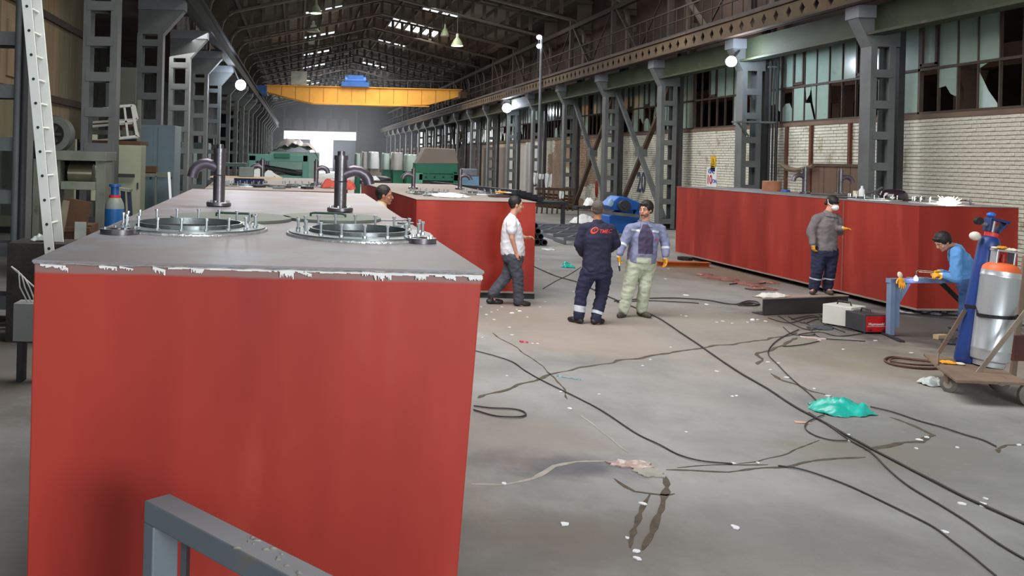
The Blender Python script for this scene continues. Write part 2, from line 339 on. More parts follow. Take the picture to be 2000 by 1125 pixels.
# nearest bays as seen (index counts away from the camera), then plausible variety
LOW = {0: ['none', 'none', 'none', 'none', 'none', 'none', 'tri', 'none', 'top', 'none'], 1: ['full', 'none', 'none', 'none', 'none', 'none', 'full', 'holes', 'full', 'low'], 2: ['top', 'full', 'none', 'none', 'full', 'none', 'none', 'none', 'none', 'none']}
UPR = {0: ['none', 'full', 'none', 'none', 'none', 'none', 'full', 'full', 'full', 'small'], 1: ['full', 'none', 'full', 'small', 'full', 'full', 'full', 'full', 'small', 'full'], 2: ['full', 'full', 'small', 'full', 'full', 'full', 'full', 'small', 'none', 'none']}
wn = 0
for bay in range(-4, 20):
    y0b = 21.0+6*bay
    if bay > 13: break
    wn += 1
    wi = thing('window_%d' % wn, None, None, (0, 0, 0), kind='structure')
    fr = MB(); fr.box(XR, XR+0.09, y0b-0.02, y0b+0.05, ZB, ZT); fr.box(XR, XR+0.09, y0b, y0b+6, ZT, ZT+0.1); fr.box(XR, XR+0.09, y0b, y0b+6, ZB-0.03, ZB+0.04)
    fr.box(XR, XR+0.08, y0b, y0b+6, ZM-0.03, ZM+0.03)
    r = random.Random(bay*13+5)
    idx = bay+1   # bay -1 is 15..21, the one at the right frame edge
    for k in range(10):
        a = y0b+0.03+k*0.597; b = a+0.597; fr.box(XR+0.01, XR+0.07, a-0.016, a+0.016, ZB, ZT)
        lo = LOW[idx][k] if idx in LOW else r.choice(['full', 'none', 'none', 'top', 'full', 'low', 'sliver', 'none', 'full'])
        hi = UPR[idx][k] if idx in UPR else r.choice(['full', 'full', 'full', 'full', 'small', 'none'])
        if bay < -1: lo = hi = 'full'
        for st, z0, z1 in ((lo, ZB+0.04, ZM-0.03), (hi, ZM+0.03, ZT)):
            if st == 'none': continue
            if st == 'small':
                fr.box(XR-0.01, XR+0.05, a+0.03, a+0.09, z0+0.05, z1); fr.box(XR-0.01, XR+0.05, b-0.09, b-0.02, z0+0.05, z1); fr.box(XR-0.01, XR+0.05, a+0.03, b-0.02, z0+0.02, z0+0.1)
                pol = [[(a+0.09, z0+0.1), (b-0.09, z0+0.1), (b-0.09, z1-0.04), (a+0.09, z1-0.04)]]
            else: pol = broken(st, a+0.016, b-0.016, z0, z1, r)
            mb = MB(); tl = r.uniform(-0.006, 0.006)
            for p in pol: mb.prism(p, 'x', XR+0.035+tl, XR+0.041+tl)
            mb.build('pane', m_glass, wi)
    fr.build('frame', m_winframe, wi)
# neighbouring hall seen through the windows
nh = thing('wall_beyond', None, None, kind='structure')
MB().box(17.9, 18.1, Y0, 84, 0, 10).build('dark_cladding', m_darkwall, nh)
MB().box(17.2, 17.6, Y0, 84, 4.95, 5.5).build('concrete_beam', m_conc_p, nh)
MB().box(17.3, 17.5, Y0, 84, 2.9, 3.95).build('parapet', M('brownish_parapet', (98, 78, 66), 0.9, 0, 0.2, 1), nh)
for k in range(18):
    y = -9+5.5*k
    if y < 82: MB().box(17.15, 17.6, y-0.2, y+0.2, 0, 4.95).add([(16.9, y-0.3, 4.95), (17.7, y-0.3, 4.95), (17.7, y+0.3, 4.95), (16.9, y+0.3, 4.95), (17.15, y-0.2, 4.4), (17.6, y-0.2, 4.4), (17.6, y+0.2, 4.4), (17.15, y+0.2, 4.4)], [(0, 1, 2, 3), (4, 5, 6, 7), (0, 1, 5, 4), (1, 2, 6, 5), (2, 3, 7, 6), (3, 0, 4, 7)]).build('concrete_pillar', m_conc_p, nh)
MB().box(14.3, 18.1, Y0, 84, 9.6, 9.8).build('roof_slab', m_darkwall, nh)
# ---------------------------------------------------------------- left side
wl = tag(MB().box(-12.2, -12, Y0, Y1, 0, 9).build('wall_left', M('dim_sheet_wall', (70, 70, 68), 0.85, 0, 0.3, 0.5, col2=(48, 46, 46), thr=0.5)), kind='structure')
MB().box(-4.8, -4.66, Y0, Y1, 6.9, 10.4).build('upper_cladding', M('brown_grey_cladding', (92, 78, 66), 0.85, 0, 0.3, 0.8), wl)
MB().box(-12.2, -4.7, Y0, Y1, 8.6, 8.8).build('aisle_roof', m_darkwall, wl)
for k in range(22):   # far window lights and panels of the aisle wall
    y = 40+k*4.4
    MB().box(-11.99, -11.9, y, y+1.5, 2.2+0.4*(k % 3), 4.4).build('wall_panel', M('pale_sheet_panel', (156, 156, 148), 0.8, 0, 0.2, 1.5), wl)
# far gable
wf = thing('wall_far', None, None, kind='structure')
m_far = M('dark_blue_gable', (62, 60, 72), 0.9, 0, 0.15, 0.3)
MB().box(-12, 1.7, Y1, Y1+0.3, 0, 4.72).box(5.25, 18, Y1, Y1+0.3, 0, 4.72).box(-12, -2.3, Y1, Y1+0.3, 4.7, 6.02).box(8.7, 18, Y1, Y1+0.3, 4.7, 6.02).box(-12, 18, Y1, Y1+0.3, 6.0, 13).build('gable_wall', m_far, wf)
m_arch = M('pale_blue_arch_panel', (104, 108, 120), 0.9, 0, 0.1, 0.5)
for k in range(6):
    x = -1.8+k*1.75
    pts = [(x-0.65, 6.3), (x+0.65, 6.3), (x+0.65, 7.3)]+[(x+0.65*math.cos(a*PI/6), 7.3+0.65*math.sin(a*PI/6)) for a in range(1, 6)]+[(x-0.65, 7.3)]
    MB().prism(pts, 'y', Y1-0.06, Y1).build('arch_panel', m_arch, wf)
for x in (-2.3, 1.2, 4.8, 8.7): MB().box(x-0.12, x+0.12, Y1-0.25, Y1, 6.0, 9.5).build('mullion', m_steel, wf)
dr = thing('door_1', None, None, kind='structure')
MB().box(5.25, 8.6, Y1-0.5, Y1-0.35, 0, 4.6).build('door_leaf', M('blue_grey_door', (120, 128, 150), 0.7, 0, 0.1, 0.5), dr)
MB().box(-1.8, 1.7, Y1-0.5, Y1-0.35, 0, 4.6).build('door_leaf', M('blue_grey_door', (120, 128, 150)), dr)
# ---------------------------------------------------------------- ceiling
ce = thing('ceiling', None, None, kind='structure')
XA, XB, XM = -3.9, 13.8, 4.95
ZE, ZA = 9.3, 11.2
def frame_mesh():
    mb = MB(); rad = 0.9; sl = (ZA-ZE)/(XM-XA)
    inner = [(XA, 6.2), (XA, ZE-rad)]+[(XA+rad-rad*math.cos(t), ZE-rad+rad*math.sin(t)*1.0+0.0) for t in (0.35, 0.75, 1.15, 1.5)]
    inner = inner+[(XM, ZA)]; inner = inner+[(2*XM-x, z) for x, z in inner[::-1][1:]]
    outer = [(XA-0.6, 6.2), (XA-0.6, ZE+0.75), (XM, ZA+0.75), (XB+0.6, ZE+0.75), (XB+0.6, 6.2)]
    for ch in (inner, outer):
        for a, b in zip(ch, ch[1:]): mb.beam((a[0], 0, a[1]), (b[0], 0, b[1]), 0.3, 0.09, (0, 1, 0)) if False else mb.beam((a[0], 0, a[1]), (b[0], 0, b[1]), 0.09, 0.3, (0, 1, 0))
    def zi(x):
        x = x if x < XM else 2*XM-x; return ZE+sl*(x-XA)
    n = 26
    for i in range(1, n):
        x = XA+0.5+(XB-XA-1.0)*i/n; mb.box(x-0.09, x+0.09, -0.04, 0.04, zi(x), zi(x)+0.75)
    for z in (6.6, 7.3, 8.0, 8.7):
        mb.box(XA-0.6, XA, -0.04, 0.04, z-0.1, z+0.1); mb.box(XB, XB+0.6, -0.04, 0.04, z-0.1, z+0.1)
    mb.box(XA-0.6, XA+0.35, -0.02, 0.02, ZE-0.45, ZE+0.7); mb.box(XB-0.35, XB+0.6, -0.02, 0.02, ZE-0.45, ZE+0.7)
    return mb.mesh('roof_frame', m_frame)
fm = frame_mesh()
for k in range(-4, 20):
    o = bpy.data.objects.new('roof_frame', fm); COL.objects.link(o); o.parent = ce; o.location = (0, 21+6*k, 0)
def zo(x): return ZE+0.75+(ZA-ZE)/(XM-XA)*((x-XA) if x < XM else (XB-x))+0.05
NS = 16; xs = [XA-0.7+(XB-XA+1.4)*i/NS for i in range(NS+1)]
for i in range(NS+1):
    x = xs[i]; MB().box(x-0.06, x+0.06, Y0, Y1, zo(x)+0.0, zo(x)+0.18).build('purlin', m_frame, ce)
sky = {(7, 4): 2.2, (7, 5): 2.0, (9, 4): 2.0, (9, 5): 2.0, (11, 4): 2.2, (11, 5): 2.2, (13, 4): 2.6, (13, 5): 2.6, (15, 4): 2.6, (15, 5): 2.6, (17, 4): 3, (17, 5): 3, (19, 4): 3, (19, 5): 3,
       (9, 10): 1.0, (9, 11): 1.0, (10, 9): 4.6, (10, 10): 4.6, (10, 11): 4.6, (12, 9): 2.4, (12, 10): 2.4, (15, 9): 3.4, (15, 10): 3.4, (20, 4): 4, (21, 5): 4, (18, 9): 3, (5, 5): 1.5}
ps = MB(); npn = 0
m_pan = [m_roof, M('pale_roof_board', (126, 118, 104), 0.9, 0, 0.2, 0.8, 0.1), M('dark_roof_board', (66, 56, 48), 0.9, 0, 0.25, 0.8, 0.1)]
for b in range(-2, 23):
    ya = Y0+6*(b+2)+0.0
    for i in range(NS):
        a = xs[i]+0.03; c = xs[i+1]-0.03; y0p = ya+0.03; y1p = ya+5.97
        k = b
        if (k, i) in sky:
            op = sky[(k, i)]; y0p = ya+op
            mb = MB()
            for q in range(3): xq = a+(c-a)*q/2; mb.box(xq-0.05, xq+0.05, ya, ya+op, zo(xq)+0.1, zo(xq)+0.18)
            mb.build('skylight_bar', m_frame, ce)
        za, zc = zo(a)+0.19, zo(c)+0.19
        vs = [(a, y0p, za), (c, y0p, zc), (c, y1p, zc), (a, y1p, za), (a, y0p, za+0.08), (c, y0p, zc+0.08), (c, y1p, zc+0.08), (a, y1p, za+0.08)]
        fs = [(0, 3, 2, 1), (4, 5, 6, 7), (0, 1, 5, 4), (1, 2, 6, 5), (2, 3, 7, 6), (3, 0, 4, 7)]
        if 3 <= b < 20 and npn < 290:
            MB().add(vs, fs).build('roof_panel', m_pan[rnd.choice([0, 0, 1, 2, 2])], ce); npn += 1
        else: ps.add(vs, fs)
tag(ps.build('roof_boards', m_roof, ce), kind='stuff')
# closes the gap over the eaves
MB().box(XA-1.6, XA-0.6, Y0, Y1, 10.0, 10.5).box(XB+0.6, XB+1.2, Y0, Y1, 10.0, 10.5).build('gutter_board', m_darkwall, ce)
# ================================================================ COLUMNS, GIRDERS, TRUSS, CRANE
def column_proto(right=True, ztop=6.03, w=0.6, light=m_steel, ext=0.9):
    """battened column; local x towards the hall is negative for the right side"""
    t = thing('steel_column', 'x', 'column')
    s = -1 if right else 1
    for x in (-w/2, w/2): MB().box(x-0.07, x+0.07, -0.2, -0.17, 0, ztop-0.9).box(x-0.07, x+0.07, 0.17, 0.2, 0, ztop-0.9).box(x-(0.07 if x < 0 else -0.055), x+(0.07 if x > 0 else -0.055), -0.17, 0.17, 0, ztop-0.9).build('channel', light, t)
    z = 0.3
    while z < ztop-1.1:
        for y in (-0.215, 0.2): MB().box(-w/2+0.0, w/2-0.0, y, y+0.015, z-0.09, z+0.09).build('batten_plate', light, t)
        z += 0.7
    # corbel: deep bracket that grows towards the rail
    a = s*(w/2+ext); b = -s*(w/2+(0.16 if right else 0.05))
    poly = [(b, ztop-0.92), (s*(w/2+0.07), ztop-0.92), (a, ztop-0.3), (a, ztop), (b, ztop)]
    MB().prism(poly, 'y', -0.2, 0.2).build('corbel', light, t)
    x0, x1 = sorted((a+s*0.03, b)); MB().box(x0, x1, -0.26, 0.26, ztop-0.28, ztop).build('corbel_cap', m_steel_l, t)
    x0, x1 = sorted((b-s*0.16, b-s*0.02))
    if right: MB().box(x0, x1, -0.15, 0.15, 0, ztop+0.3).build('rear_channel', m_dark, t)
    MB().box(-w/2-0.15, w/2+0.15, -0.3, 0.3, 0, 0.04).build('base_plate', m_dark, t)
    return t
pr = column_proto(True, 6.03, 0.42, m_steel, 0.38)
for k in range(20):
    o = pr if k == 0 else dup(pr); o.location = (13.15, 21+6*k, 0)
    o['label'] = 'grey battened steel column with corbel along the right brick wall, %s from the camera' % ORD[k+1]; o['group'] = 'columns along the right wall'
pl = column_proto(False, 6.35, 0.54, m_steel, 0.6)
for k in range(20):
    o = pl if k == 0 else dup(pl); o.location = (-3.97, 12.4+6*k, 0)
    o['label'] = 'grey battened steel column with corbel in the left row, %s from the camera' % ORD[k+1]; o['group'] = 'columns of the left row'
# diagonal cross braces between right columns
def brace(ya, yb, n):
    t = thing('cross_brace', 'grey steel X-shaped cross brace between right columns, %s from the camera' % n, 'brace', (13.3, (ya+yb)/2, 0), group='cross braces on the right side')
    h = (yb-ya)/2-0.2
    MB().beam((0, -h, 0.15), (0, h, 5.45), 0.16, 0.14).build('diagonal', m_steel, t); MB().beam((0.16, h, 0.15), (0.16, -h, 5.45), 0.16, 0.14).build('diagonal', m_rust, t)
    MB().obox((0.08, 0, 2.8), (0.34, 0.4, 0.4)).build('gusset_plate', m_steel, t)
brace(33, 39, 'nearest'); brace(39, 45, 'second'); brace(75, 81, 'third')
# crane girders
def diamond_plate(L, h, cell=0.62):
    mb = MB(); n = int(L/cell); mb2 = MB()
    for i in range(n):
        y = i*cell; c = y+cell/2; w_ = 0.13; k = 0.15
        mb.prism([(y, h/2), (c-w_, h/2), (c, h/2+k), (c+w_, h/2), (y+cell, h/2), (y+cell, h), (y, h)], 'x', -0.015, 0.015)
        mb.prism([(y, 0), (y+cell, 0), (y+cell, h/2), (c+w_, h/2), (c, h/2-k), (c-w_, h/2), (y, h/2)], 'x', -0.015, 0.015)
    return mb
g = thing('crane_runway_girder', 'long rusty crane runway girder with diamond shaped holes on the right columns', 'girder', (12.95, 0, 0))
MB().box(-0.02, 0.02, Y0, Y1, 5.42, 6.03).box(-0.2, 0.2, Y0, Y1, 5.36, 5.42).build('girder_web', m_green, g)
gp = diamond_plate(Y1-10, 0.42).build('surge_plate', M('tan_rusty_plate', (86, 72, 54), 0.85, 0, 0.3, 0.8, 0.2, col2=(84, 62, 46), thr=0.55), g, loc=(-0.62, 10, 6.06))
MB().box(-0.7, 0.2, Y0, Y1, 6.5, 6.56).box(-0.7, -0.5, Y0, Y1, 6.03, 6.07).build('walkway_deck', m_rust, g)
MB().box(-0.5, -0.42, Y0, Y1, 6.56, 6.68).build('crane_rail', m_dark, g)
MB().box(-0.4, -0.36, Y0, Y1, 6.03, 6.5).build('inner_plate', m_darkwall, g)
g2 = thing('crane_runway_girder', 'long dark crane runway girder on the left columns', 'girder', (-3.1, 0, 0))
MB().box(-0.02, 0.02, Y0, Y1, 6.35, 6.95).box(-0.2, 0.12, Y0, Y1, 6.9, 6.98).box(-0.2, 0.12, Y0, Y1, 6.33, 6.38).build('girder_web', M('black_girder', (24, 24, 27), 0.8), g2)
MB().box(-0.08, 0.0, Y0, Y1, 6.98, 7.1).build('crane_rail', m_dark, g2)
# walkway truss over the right girder
m_rustd = M('dark_rusty_rail', (50, 42, 36), 0.85, 0, 0.2, 2)
tr = thing('walkway_truss', 'dark steel truss and railing above the right crane girder', 'truss', (13.2, 0, 0))
MB().box(-0.1, 0.1, 8, Y1, 8.75, 8.95).build('top_chord', m_rustd, tr); MB().box(-0.08, 0.08, 8, Y1, 6.56, 6.7).build('bottom_chord', m_rustd, tr)
MB().box(-0.7, -0.66, 8, Y1, 7.5, 7.55).box(-0.7, -0.66, 8, Y1, 7.1, 7.13).build('handrail', m_rustd, tr)
pm = MB().box(-0.09, 0.09, -0.09, 0.09, 6.7, 9.3).mesh('post', M('truss_steel', (66, 58, 52), 0.8, 0, 0.2, 2)); dm = MB().beam((0, 5.6, 8.8), (0, 3.0, 6.75), 0.13, 0.1).mesh('diagonal', M('truss_steel', (66, 58, 52))); dm2 = MB().beam((0, 0.3, 8.8), (0, 3.0, 6.75), 0.05, 0.05).mesh('diagonal', m_rustd)
for k in range(-2, 20):
    for me in (pm, dm, dm2):
        o = bpy.data.objects.new(me.name.split('.')[0], me); COL.objects.link(o); o.parent = tr; o.location = (0, 21+6*k, 0)
pk = MB()
for i in range(190): y = 9+i*0.66; pk.box(-0.69, -0.67, y, y+0.03, 6.56, 7.5)
tag(pk.build('railing_pickets', m_rustd, tr), kind='stuff')
# free-standing thin post with two small lights beside the second brace
q = thing('lamp_pole', 'thin pale steel pole with two small white lamps on the right side', 'pole', (12.2, 46.8, 0))
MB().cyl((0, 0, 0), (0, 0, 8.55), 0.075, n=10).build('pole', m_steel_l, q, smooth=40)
m_lamp = M('lamp_glow', (240, 248, 255), 0.5, emit=12)
MB().ell((-0.15, -0.1, 8.6), (0.14, 0.1, 0.12)).build('lamp_head', m_lamp, q); MB().ell((-0.15, -0.1, 8.15), (0.12, 0.1, 0.12)).build('lamp_head', m_lamp, q)
MB().beam((0, 0, 8.6), (-0.15, 0, 8.6), 0.04, 0.04).beam((-0.15, 0, 8.1), (-0.15, 0, 8.62), 0.04, 0.04).build('bracket', m_dark, q)
# overhead crane
cr = thing('overhead_crane', 'yellow overhead travelling crane bridge spanning the hall', 'crane', (0, 70, 0))
m_yel = M('crane_yellow', (240, 172, 72), 0.55, 0, 0.12, 1.0, col2=(150, 96, 50), thr=0.68)
m_blue = M('machine_blue', (44, 92, 158), 0.5, 0, 0.15, 2)
def girder_poly(dz=0): return [(-2.6, 7.1), (-2.6, 7.55), (12.2, 7.55), (12.2, 7.1), (9.8, 6.4), (7.0, 6.25), (1.0, 6.3), (-0.5, 6.6)]
MB().prism(girder_poly(), 'y', -0.18, 0.18).build('bridge_girder', m_yel, cr)
MB().prism(girder_poly(), 'y', 1.6, 1.9).build('bridge_girder', m_yel, cr)
MB().box(-2.7, 12.3, -0.3, 0.3, 7.55, 7.6).box(-2.7, 12.3, 1.5, 2.0, 7.55, 7.6).build('top_flange', m_yel, cr)
MB().box(1, 9.8, -0.3, 0.3, 6.22, 6.27).build('bottom_flange', m_yel, cr)
for i in range(13): x = -1.4+i*1.06; MB().box(x, x+0.03, -0.2, -0.17, 6.85 if i in (0, 12) else 6.4, 7.5).build('stiffener', M('crane_yellow_dark', (160, 108, 48), 0.6), cr)
MB().box(-3.4, -2.5, -0.9, 2.6, 6.9, 7.5).build('end_carriage', m_blue, cr); MB().box(12.0, 12.7, -0.9, 2.6, 6.9, 7.4).build('end_carriage', m_rust, cr)
rl = MB().box(-2.4, 12, 2.2, 2.24, 8.35, 8.4)
for i in range(9): x = -2.4+i*1.8; rl.box(x, x+0.04, 2.2, 2.24, 7.6, 8.4)
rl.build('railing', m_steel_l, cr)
MB().box(3.1, 5.2, -0.5, 2.2, 7.6, 7.95).box(3.6, 4.8, 0, 1.6, 7.95, 8.5).cyl((3.4, 0.3, 8.1), (5.0, 0.3, 8.1), 0.32, n=14).build('hoist_trolley', m_blue, cr, smooth=40)
MB().box(-0.7, 0.5, -0.1, 0.1, 7.65, 8.7).build('control_cabinet', M('cabinet_grey', (168, 172, 160), 0.6), cr)
# floodlights (bright, with real lamps)
def flood(px, py, y, label, power, r=0.2, hook=None):
    p = on_y(px, py, y); t = thing('floodlight', label, 'lamp', p, group='floodlights')
    MB().cyl((0, 0.02, 0), (0, 0.2, 0.02), r*1.05, r*0.7, 16).build('housing', m_dark, t, smooth=40)
    MB().ell((0, -0.02, 0), (r, 0.07, r), nu=16).build('lens', M('flood_glow', (236, 244, 255), 0.5, emit=60), t, smooth=60)
    MB().beam((0, 0.12, 0), tuple(Vector(hook)-p), 0.05, 0.05).build('bracket', m_dark, t)
    l = bpy.data.lights.new('flood', 'POINT'); l.energy = power; l.color = (0.75, 0.86, 1); l.shadow_soft_size = r; o = bpy.data.objects.new('flood', l); COL.objects.link(o); o.location = p+Vector((0, -0.35, 0))
flood(470, 166, 42, 'bright bluish floodlight under the left crane girder', 160, 0.24, (-3.1, 42.1, 6.34))
flood(1428, 120, 26.3, 'bright white floodlight on the corbel of the second right column', 110, 0.15, (12.75, 26.82, 5.7))
flood(990, 211, 56.2, 'bright bluish floodlight on the far right columns', 220, 0.28, (12.9, 56.85, 5.4))
# hanging bell lamps
def bell(px, py, y, label, glow, r=0.32):
    p = on_y(px, py, y); t = thing('pendant_lamp', label, 'lamp', p, group='bell shaped roof lamps')
    MB().lathe([(r, -0.12), (r*0.98, -0.1), (r*0.55, 0.2), (r*0.25, 0.32), (r*0.22, 0.5), (0.03, 0.55)], n=20).build('shade', M('bell_shade', (120, 128, 100), 0.5), t, smooth=50)
    MB().lathe([(r*0.9, -0.14), (r*0.9, -0.125)], n=20).build('diffuser', M('bell_glow', (206, 255, 196), 0.5, emit=5) if glow else M('bell_dull', (150, 156, 140), 0.6), t)
    zt = ZE+1.2+(ZA-ZE)/(XM-XA)*((p.x-XA) if p.x < XM else (XB-p.x))-p.z
    MB().cyl((0, 0, 0.5), (0, 0, max(0.6, zt)), 0.015, n=6).build('drop_rod', m_dark, t)
bell(893, 85, 50, 'bell lamp with green white glow hanging in the right half of the roof', True, 0.34)
bell(869, 66, 52, 'unlit bell lamp hanging just left of the glowing green one', False, 0.26)
bell(617, 21, 46, 'bell lamp seen near the top edge, below the first skylight', True, 0.3)
bell(612, 58, 58, 'unlit bell lamp hanging in front of the second skylight', False, 0.42)
bell(610, 82, 70, 'small unlit bell lamp hanging below the second skylight', False, 0.36)
bell(598, 155, 100, 'white bell lamp hanging just above the yellow crane bridge', True, 0.5)

# conduits and a bracket shelf on the second right column
t = thing('conduit_bundle', 'dark vertical conduits with a bracket on the second right column', 'conduit', (13.62, 26.7, 0))
for x, r_ in ((0.0, 0.035), (0.1, 0.03), (0.2, 0.045)): MB().cyl((x, 0, 0), (x, 0, 5.9), r_, n=8).build('conduit', m_dark, t, smooth=40)
for z in (1.5, 3.6, 5.2): MB().box(-0.06, 0.27, -0.03, 0.06, z, z+0.05).build('clip', m_steel, t)
MB().box(-1.1, -0.05, -0.3, 0.0, 3.58, 3.63).beam((-1.0, -0.15, 3.6), (-0.62, -0.05, 3.2), 0.04, 0.04).build('bracket_shelf', m_steel, t)
# ================================================================ TANKS
def tank_material(name, seed, zsplit):
    """red oxide primer with brushed swathes, an unpainted strip and chalky smears under the top edge"""
    m = bpy.data.materials.new(name); m.use_nodes = True; nt = m.node_tree; N = nt.nodes; L = nt.links; b = N['Principled BSDF']
    tc = N.new('ShaderNodeTexCoord'); mp = N.new('ShaderNodeMapping'); mp.inputs['Location'].default_value = (seed, seed*2, 0); mp.inputs['Scale'].default_value = (1, 1, 0.22); L.new(tc.outputs['Object'], mp.inputs[0])
    def noise_(s, d, vec): n = N.new('ShaderNodeTexNoise'); n.inputs['Scale'].default_value = s; n.inputs['Detail'].default_value = d; L.new(vec, n.inputs[0]); return n.outputs[0]
    def ramp(s, a, c, ca, cb):
        r = N.new('ShaderNodeValToRGB'); r.color_ramp.elements[0].position = a; r.color_ramp.elements[1].position = c
        r.color_ramp.elements[0].color = (*ca, 1); r.color_ramp.elements[1].color = (*cb, 1); L.new(s, r.inputs[0]); return r.outputs[0]
    def mix(f, a, c):
        x = N.new('ShaderNodeMix'); x.data_type = 'RGBA'; L.new(f, x.inputs[0])
        for s, i in ((a, 6), (c, 7)):
            if hasattr(s, 'is_linked'): L.new(s, x.inputs[i])
            else: x.inputs[i].default_value = (*s, 1)
        return x.outputs[2]
    col = ramp(noise_(1.6, 3, mp.outputs[0]), 0.38, 0.62, lin((142, 36, 25)), lin((167, 52, 38)))
    n2 = noise_(3.2, 6, mp.outputs[0]); f2 = ramp(n2, 0.6, 0.72, (0,)*3, (0.4,)*3)
    col = mix(f2, col, lin((174, 76, 60)))
    sx = N.new('ShaderNodeSeparateXYZ'); L.new(tc.outputs['Object'], sx.inputs[0])
    n3 = noise_(6, 5, tc.outputs['Object'])
    def math_(op, a, c):
        x = N.new('ShaderNodeMath'); x.operation = op
        for s, i in ((a, 0), (c, 1)):
            if hasattr(s, 'is_linked'): L.new(s, x.inputs[i])
            else: x.inputs[i].default_value = s
        return x.outputs[0]
    if zsplit:
        zf = math_('ADD', sx.outputs[2], math_('MULTIPLY', math_('SUBTRACT', n3, 0.5), 0.012))
        f = ramp(zf, 0, 1, (0,)*3, (1,)*3)
        r = N.new('ShaderNodeMapRange'); r.inputs['From Min'].default_value = zsplit-0.008; r.inputs['From Max'].default_value = zsplit+0.004; L.new(zf, r.inputs[0])
        col = mix(r.outputs[0], col, lin((136, 104, 98)))
    L.new(col, b.inputs['Base Color']); b.inputs['Roughness'].default_value = 0.55; b.inputs['Specular IOR Level'].default_value = 0.35
    bp = N.new('ShaderNodeBump'); bp.inputs['Strength'].default_value = 0.08; bp.inputs['Distance'].default_value = 0.01; L.new(n3, bp.inputs['Height']); L.new(bp.outputs[0], b.inputs['Normal'])
    return m
m_top = M('mill_scale_plate', (132, 121, 122), 0.45, 0, 0.08, 1.2, 0.05, col2=(136, 136, 144), thr=0.5)
m_top2 = M('dusty_brown_plate', (150, 134, 124), 0.6, 0, 0.1, 1.2, 0.05)
m_pipe = M('pipe_steel', (112, 108, 112), 0.3, 0.75, 0.2, 5, 0.05, col2=(112, 84, 66), thr=0.62)
m_elbow = M('blued_elbow_steel', (106, 98, 108), 0.38, 0.6, 0.2, 5, 0.05, col2=(124, 86, 62), thr=0.6)
m_ring = M('machined_ring_steel', (130, 138, 138), 0.35, 0.7, 0.15, 6, 0.05)
m_bolt = M('zinc_bolt', (200, 206, 208), 0.3, 0.7, 0.05, 10)
m_cover = M('grey_green_cover_plate', (112, 120, 108), 0.6, 0, 0.1, 3, 0.05)
m_smear = M('white_chalk_smear', (222, 218, 214), 0.7, 0, 0.08, 20)
m_hole = M('black_inside', (18, 14, 14), 0.9, 0, 0.1, 1)
def pipe_parts(t, x, y, z, sgn, s=1.0, tall=0.52, bore=0.042):
    """standing vent pipe with a bolted foot flange and a gooseneck, child of a tank"""
    p = MB().cyl((x, y, z), (x, y, z+tall*0.86), bore*s, n=20).cyl((x, y, z+tall*0.86), (x, y, z+tall*0.93), bore*1.12*s, n=20).cyl((x, y, z+tall*0.93), (x, y, z+tall), bore*0.6*s, n=14)
    o = p.build('vent_pipe', m_pipe, t, smooth=40)
    fl_ = MB().lathe([(0.095*s, 0.004), (0.1*s, 0.01), (0.1*s, 0.034), (0.093*s, 0.04)], (x, y, z), 24)
    f = fl_.build('flange', m_pipe, o, smooth=35)
    for k in range(6):
        a = k*PI/3+0.3; MB().cyl((x+0.078*s*math.cos(a), y+0.078*s*math.sin(a), z+0.03), (x+0.078*s*math.cos(a), y+0.078*s*math.sin(a), z+0.055), 0.011*s, n=6).build('flange_bolt', m_bolt, o)
    R_ = 0.13*s; path = []
    path.append((x, y, z+tall*0.62)); 
    for k in range(9):
        a = PI*0.62*k/8+0.0
        path.append((x+sgn*(0.045*s+R_*1.0*math.sin(min(a, PI))*1.0+0.02*k*s*0), y, z+tall*0.62+0.0+R_*(math.sin(a*1.0)*0.0)))
    path = [(x, y, z+tall*0.60), (x+sgn*0.05*s, y, z+tall*0.655), (x+sgn*0.10*s, y, z+tall*0.685), (x+sgn*0.145*s, y, z+tall*0.67), (x+sgn*0.185*s, y, z+tall*0.62), (x+sgn*0.208*s, y, z+tall*0.55), (x+sgn*0.218*s, y, z+tall*0.46)]
    e = MB().tube(path, 0.043*s, 16); e.build('gooseneck', m_elbow, o, smooth=50)
    MB().tube([(x+bore*1.02*s*math.cos(a), y+bore*1.02*s*math.sin(a), z+tall*0.5) for a in [2*PI*i/20 for i in range(20)]], 0.006, 6, closed=True).build('weld_seam', m_pipe, o, smooth=50)
    return o
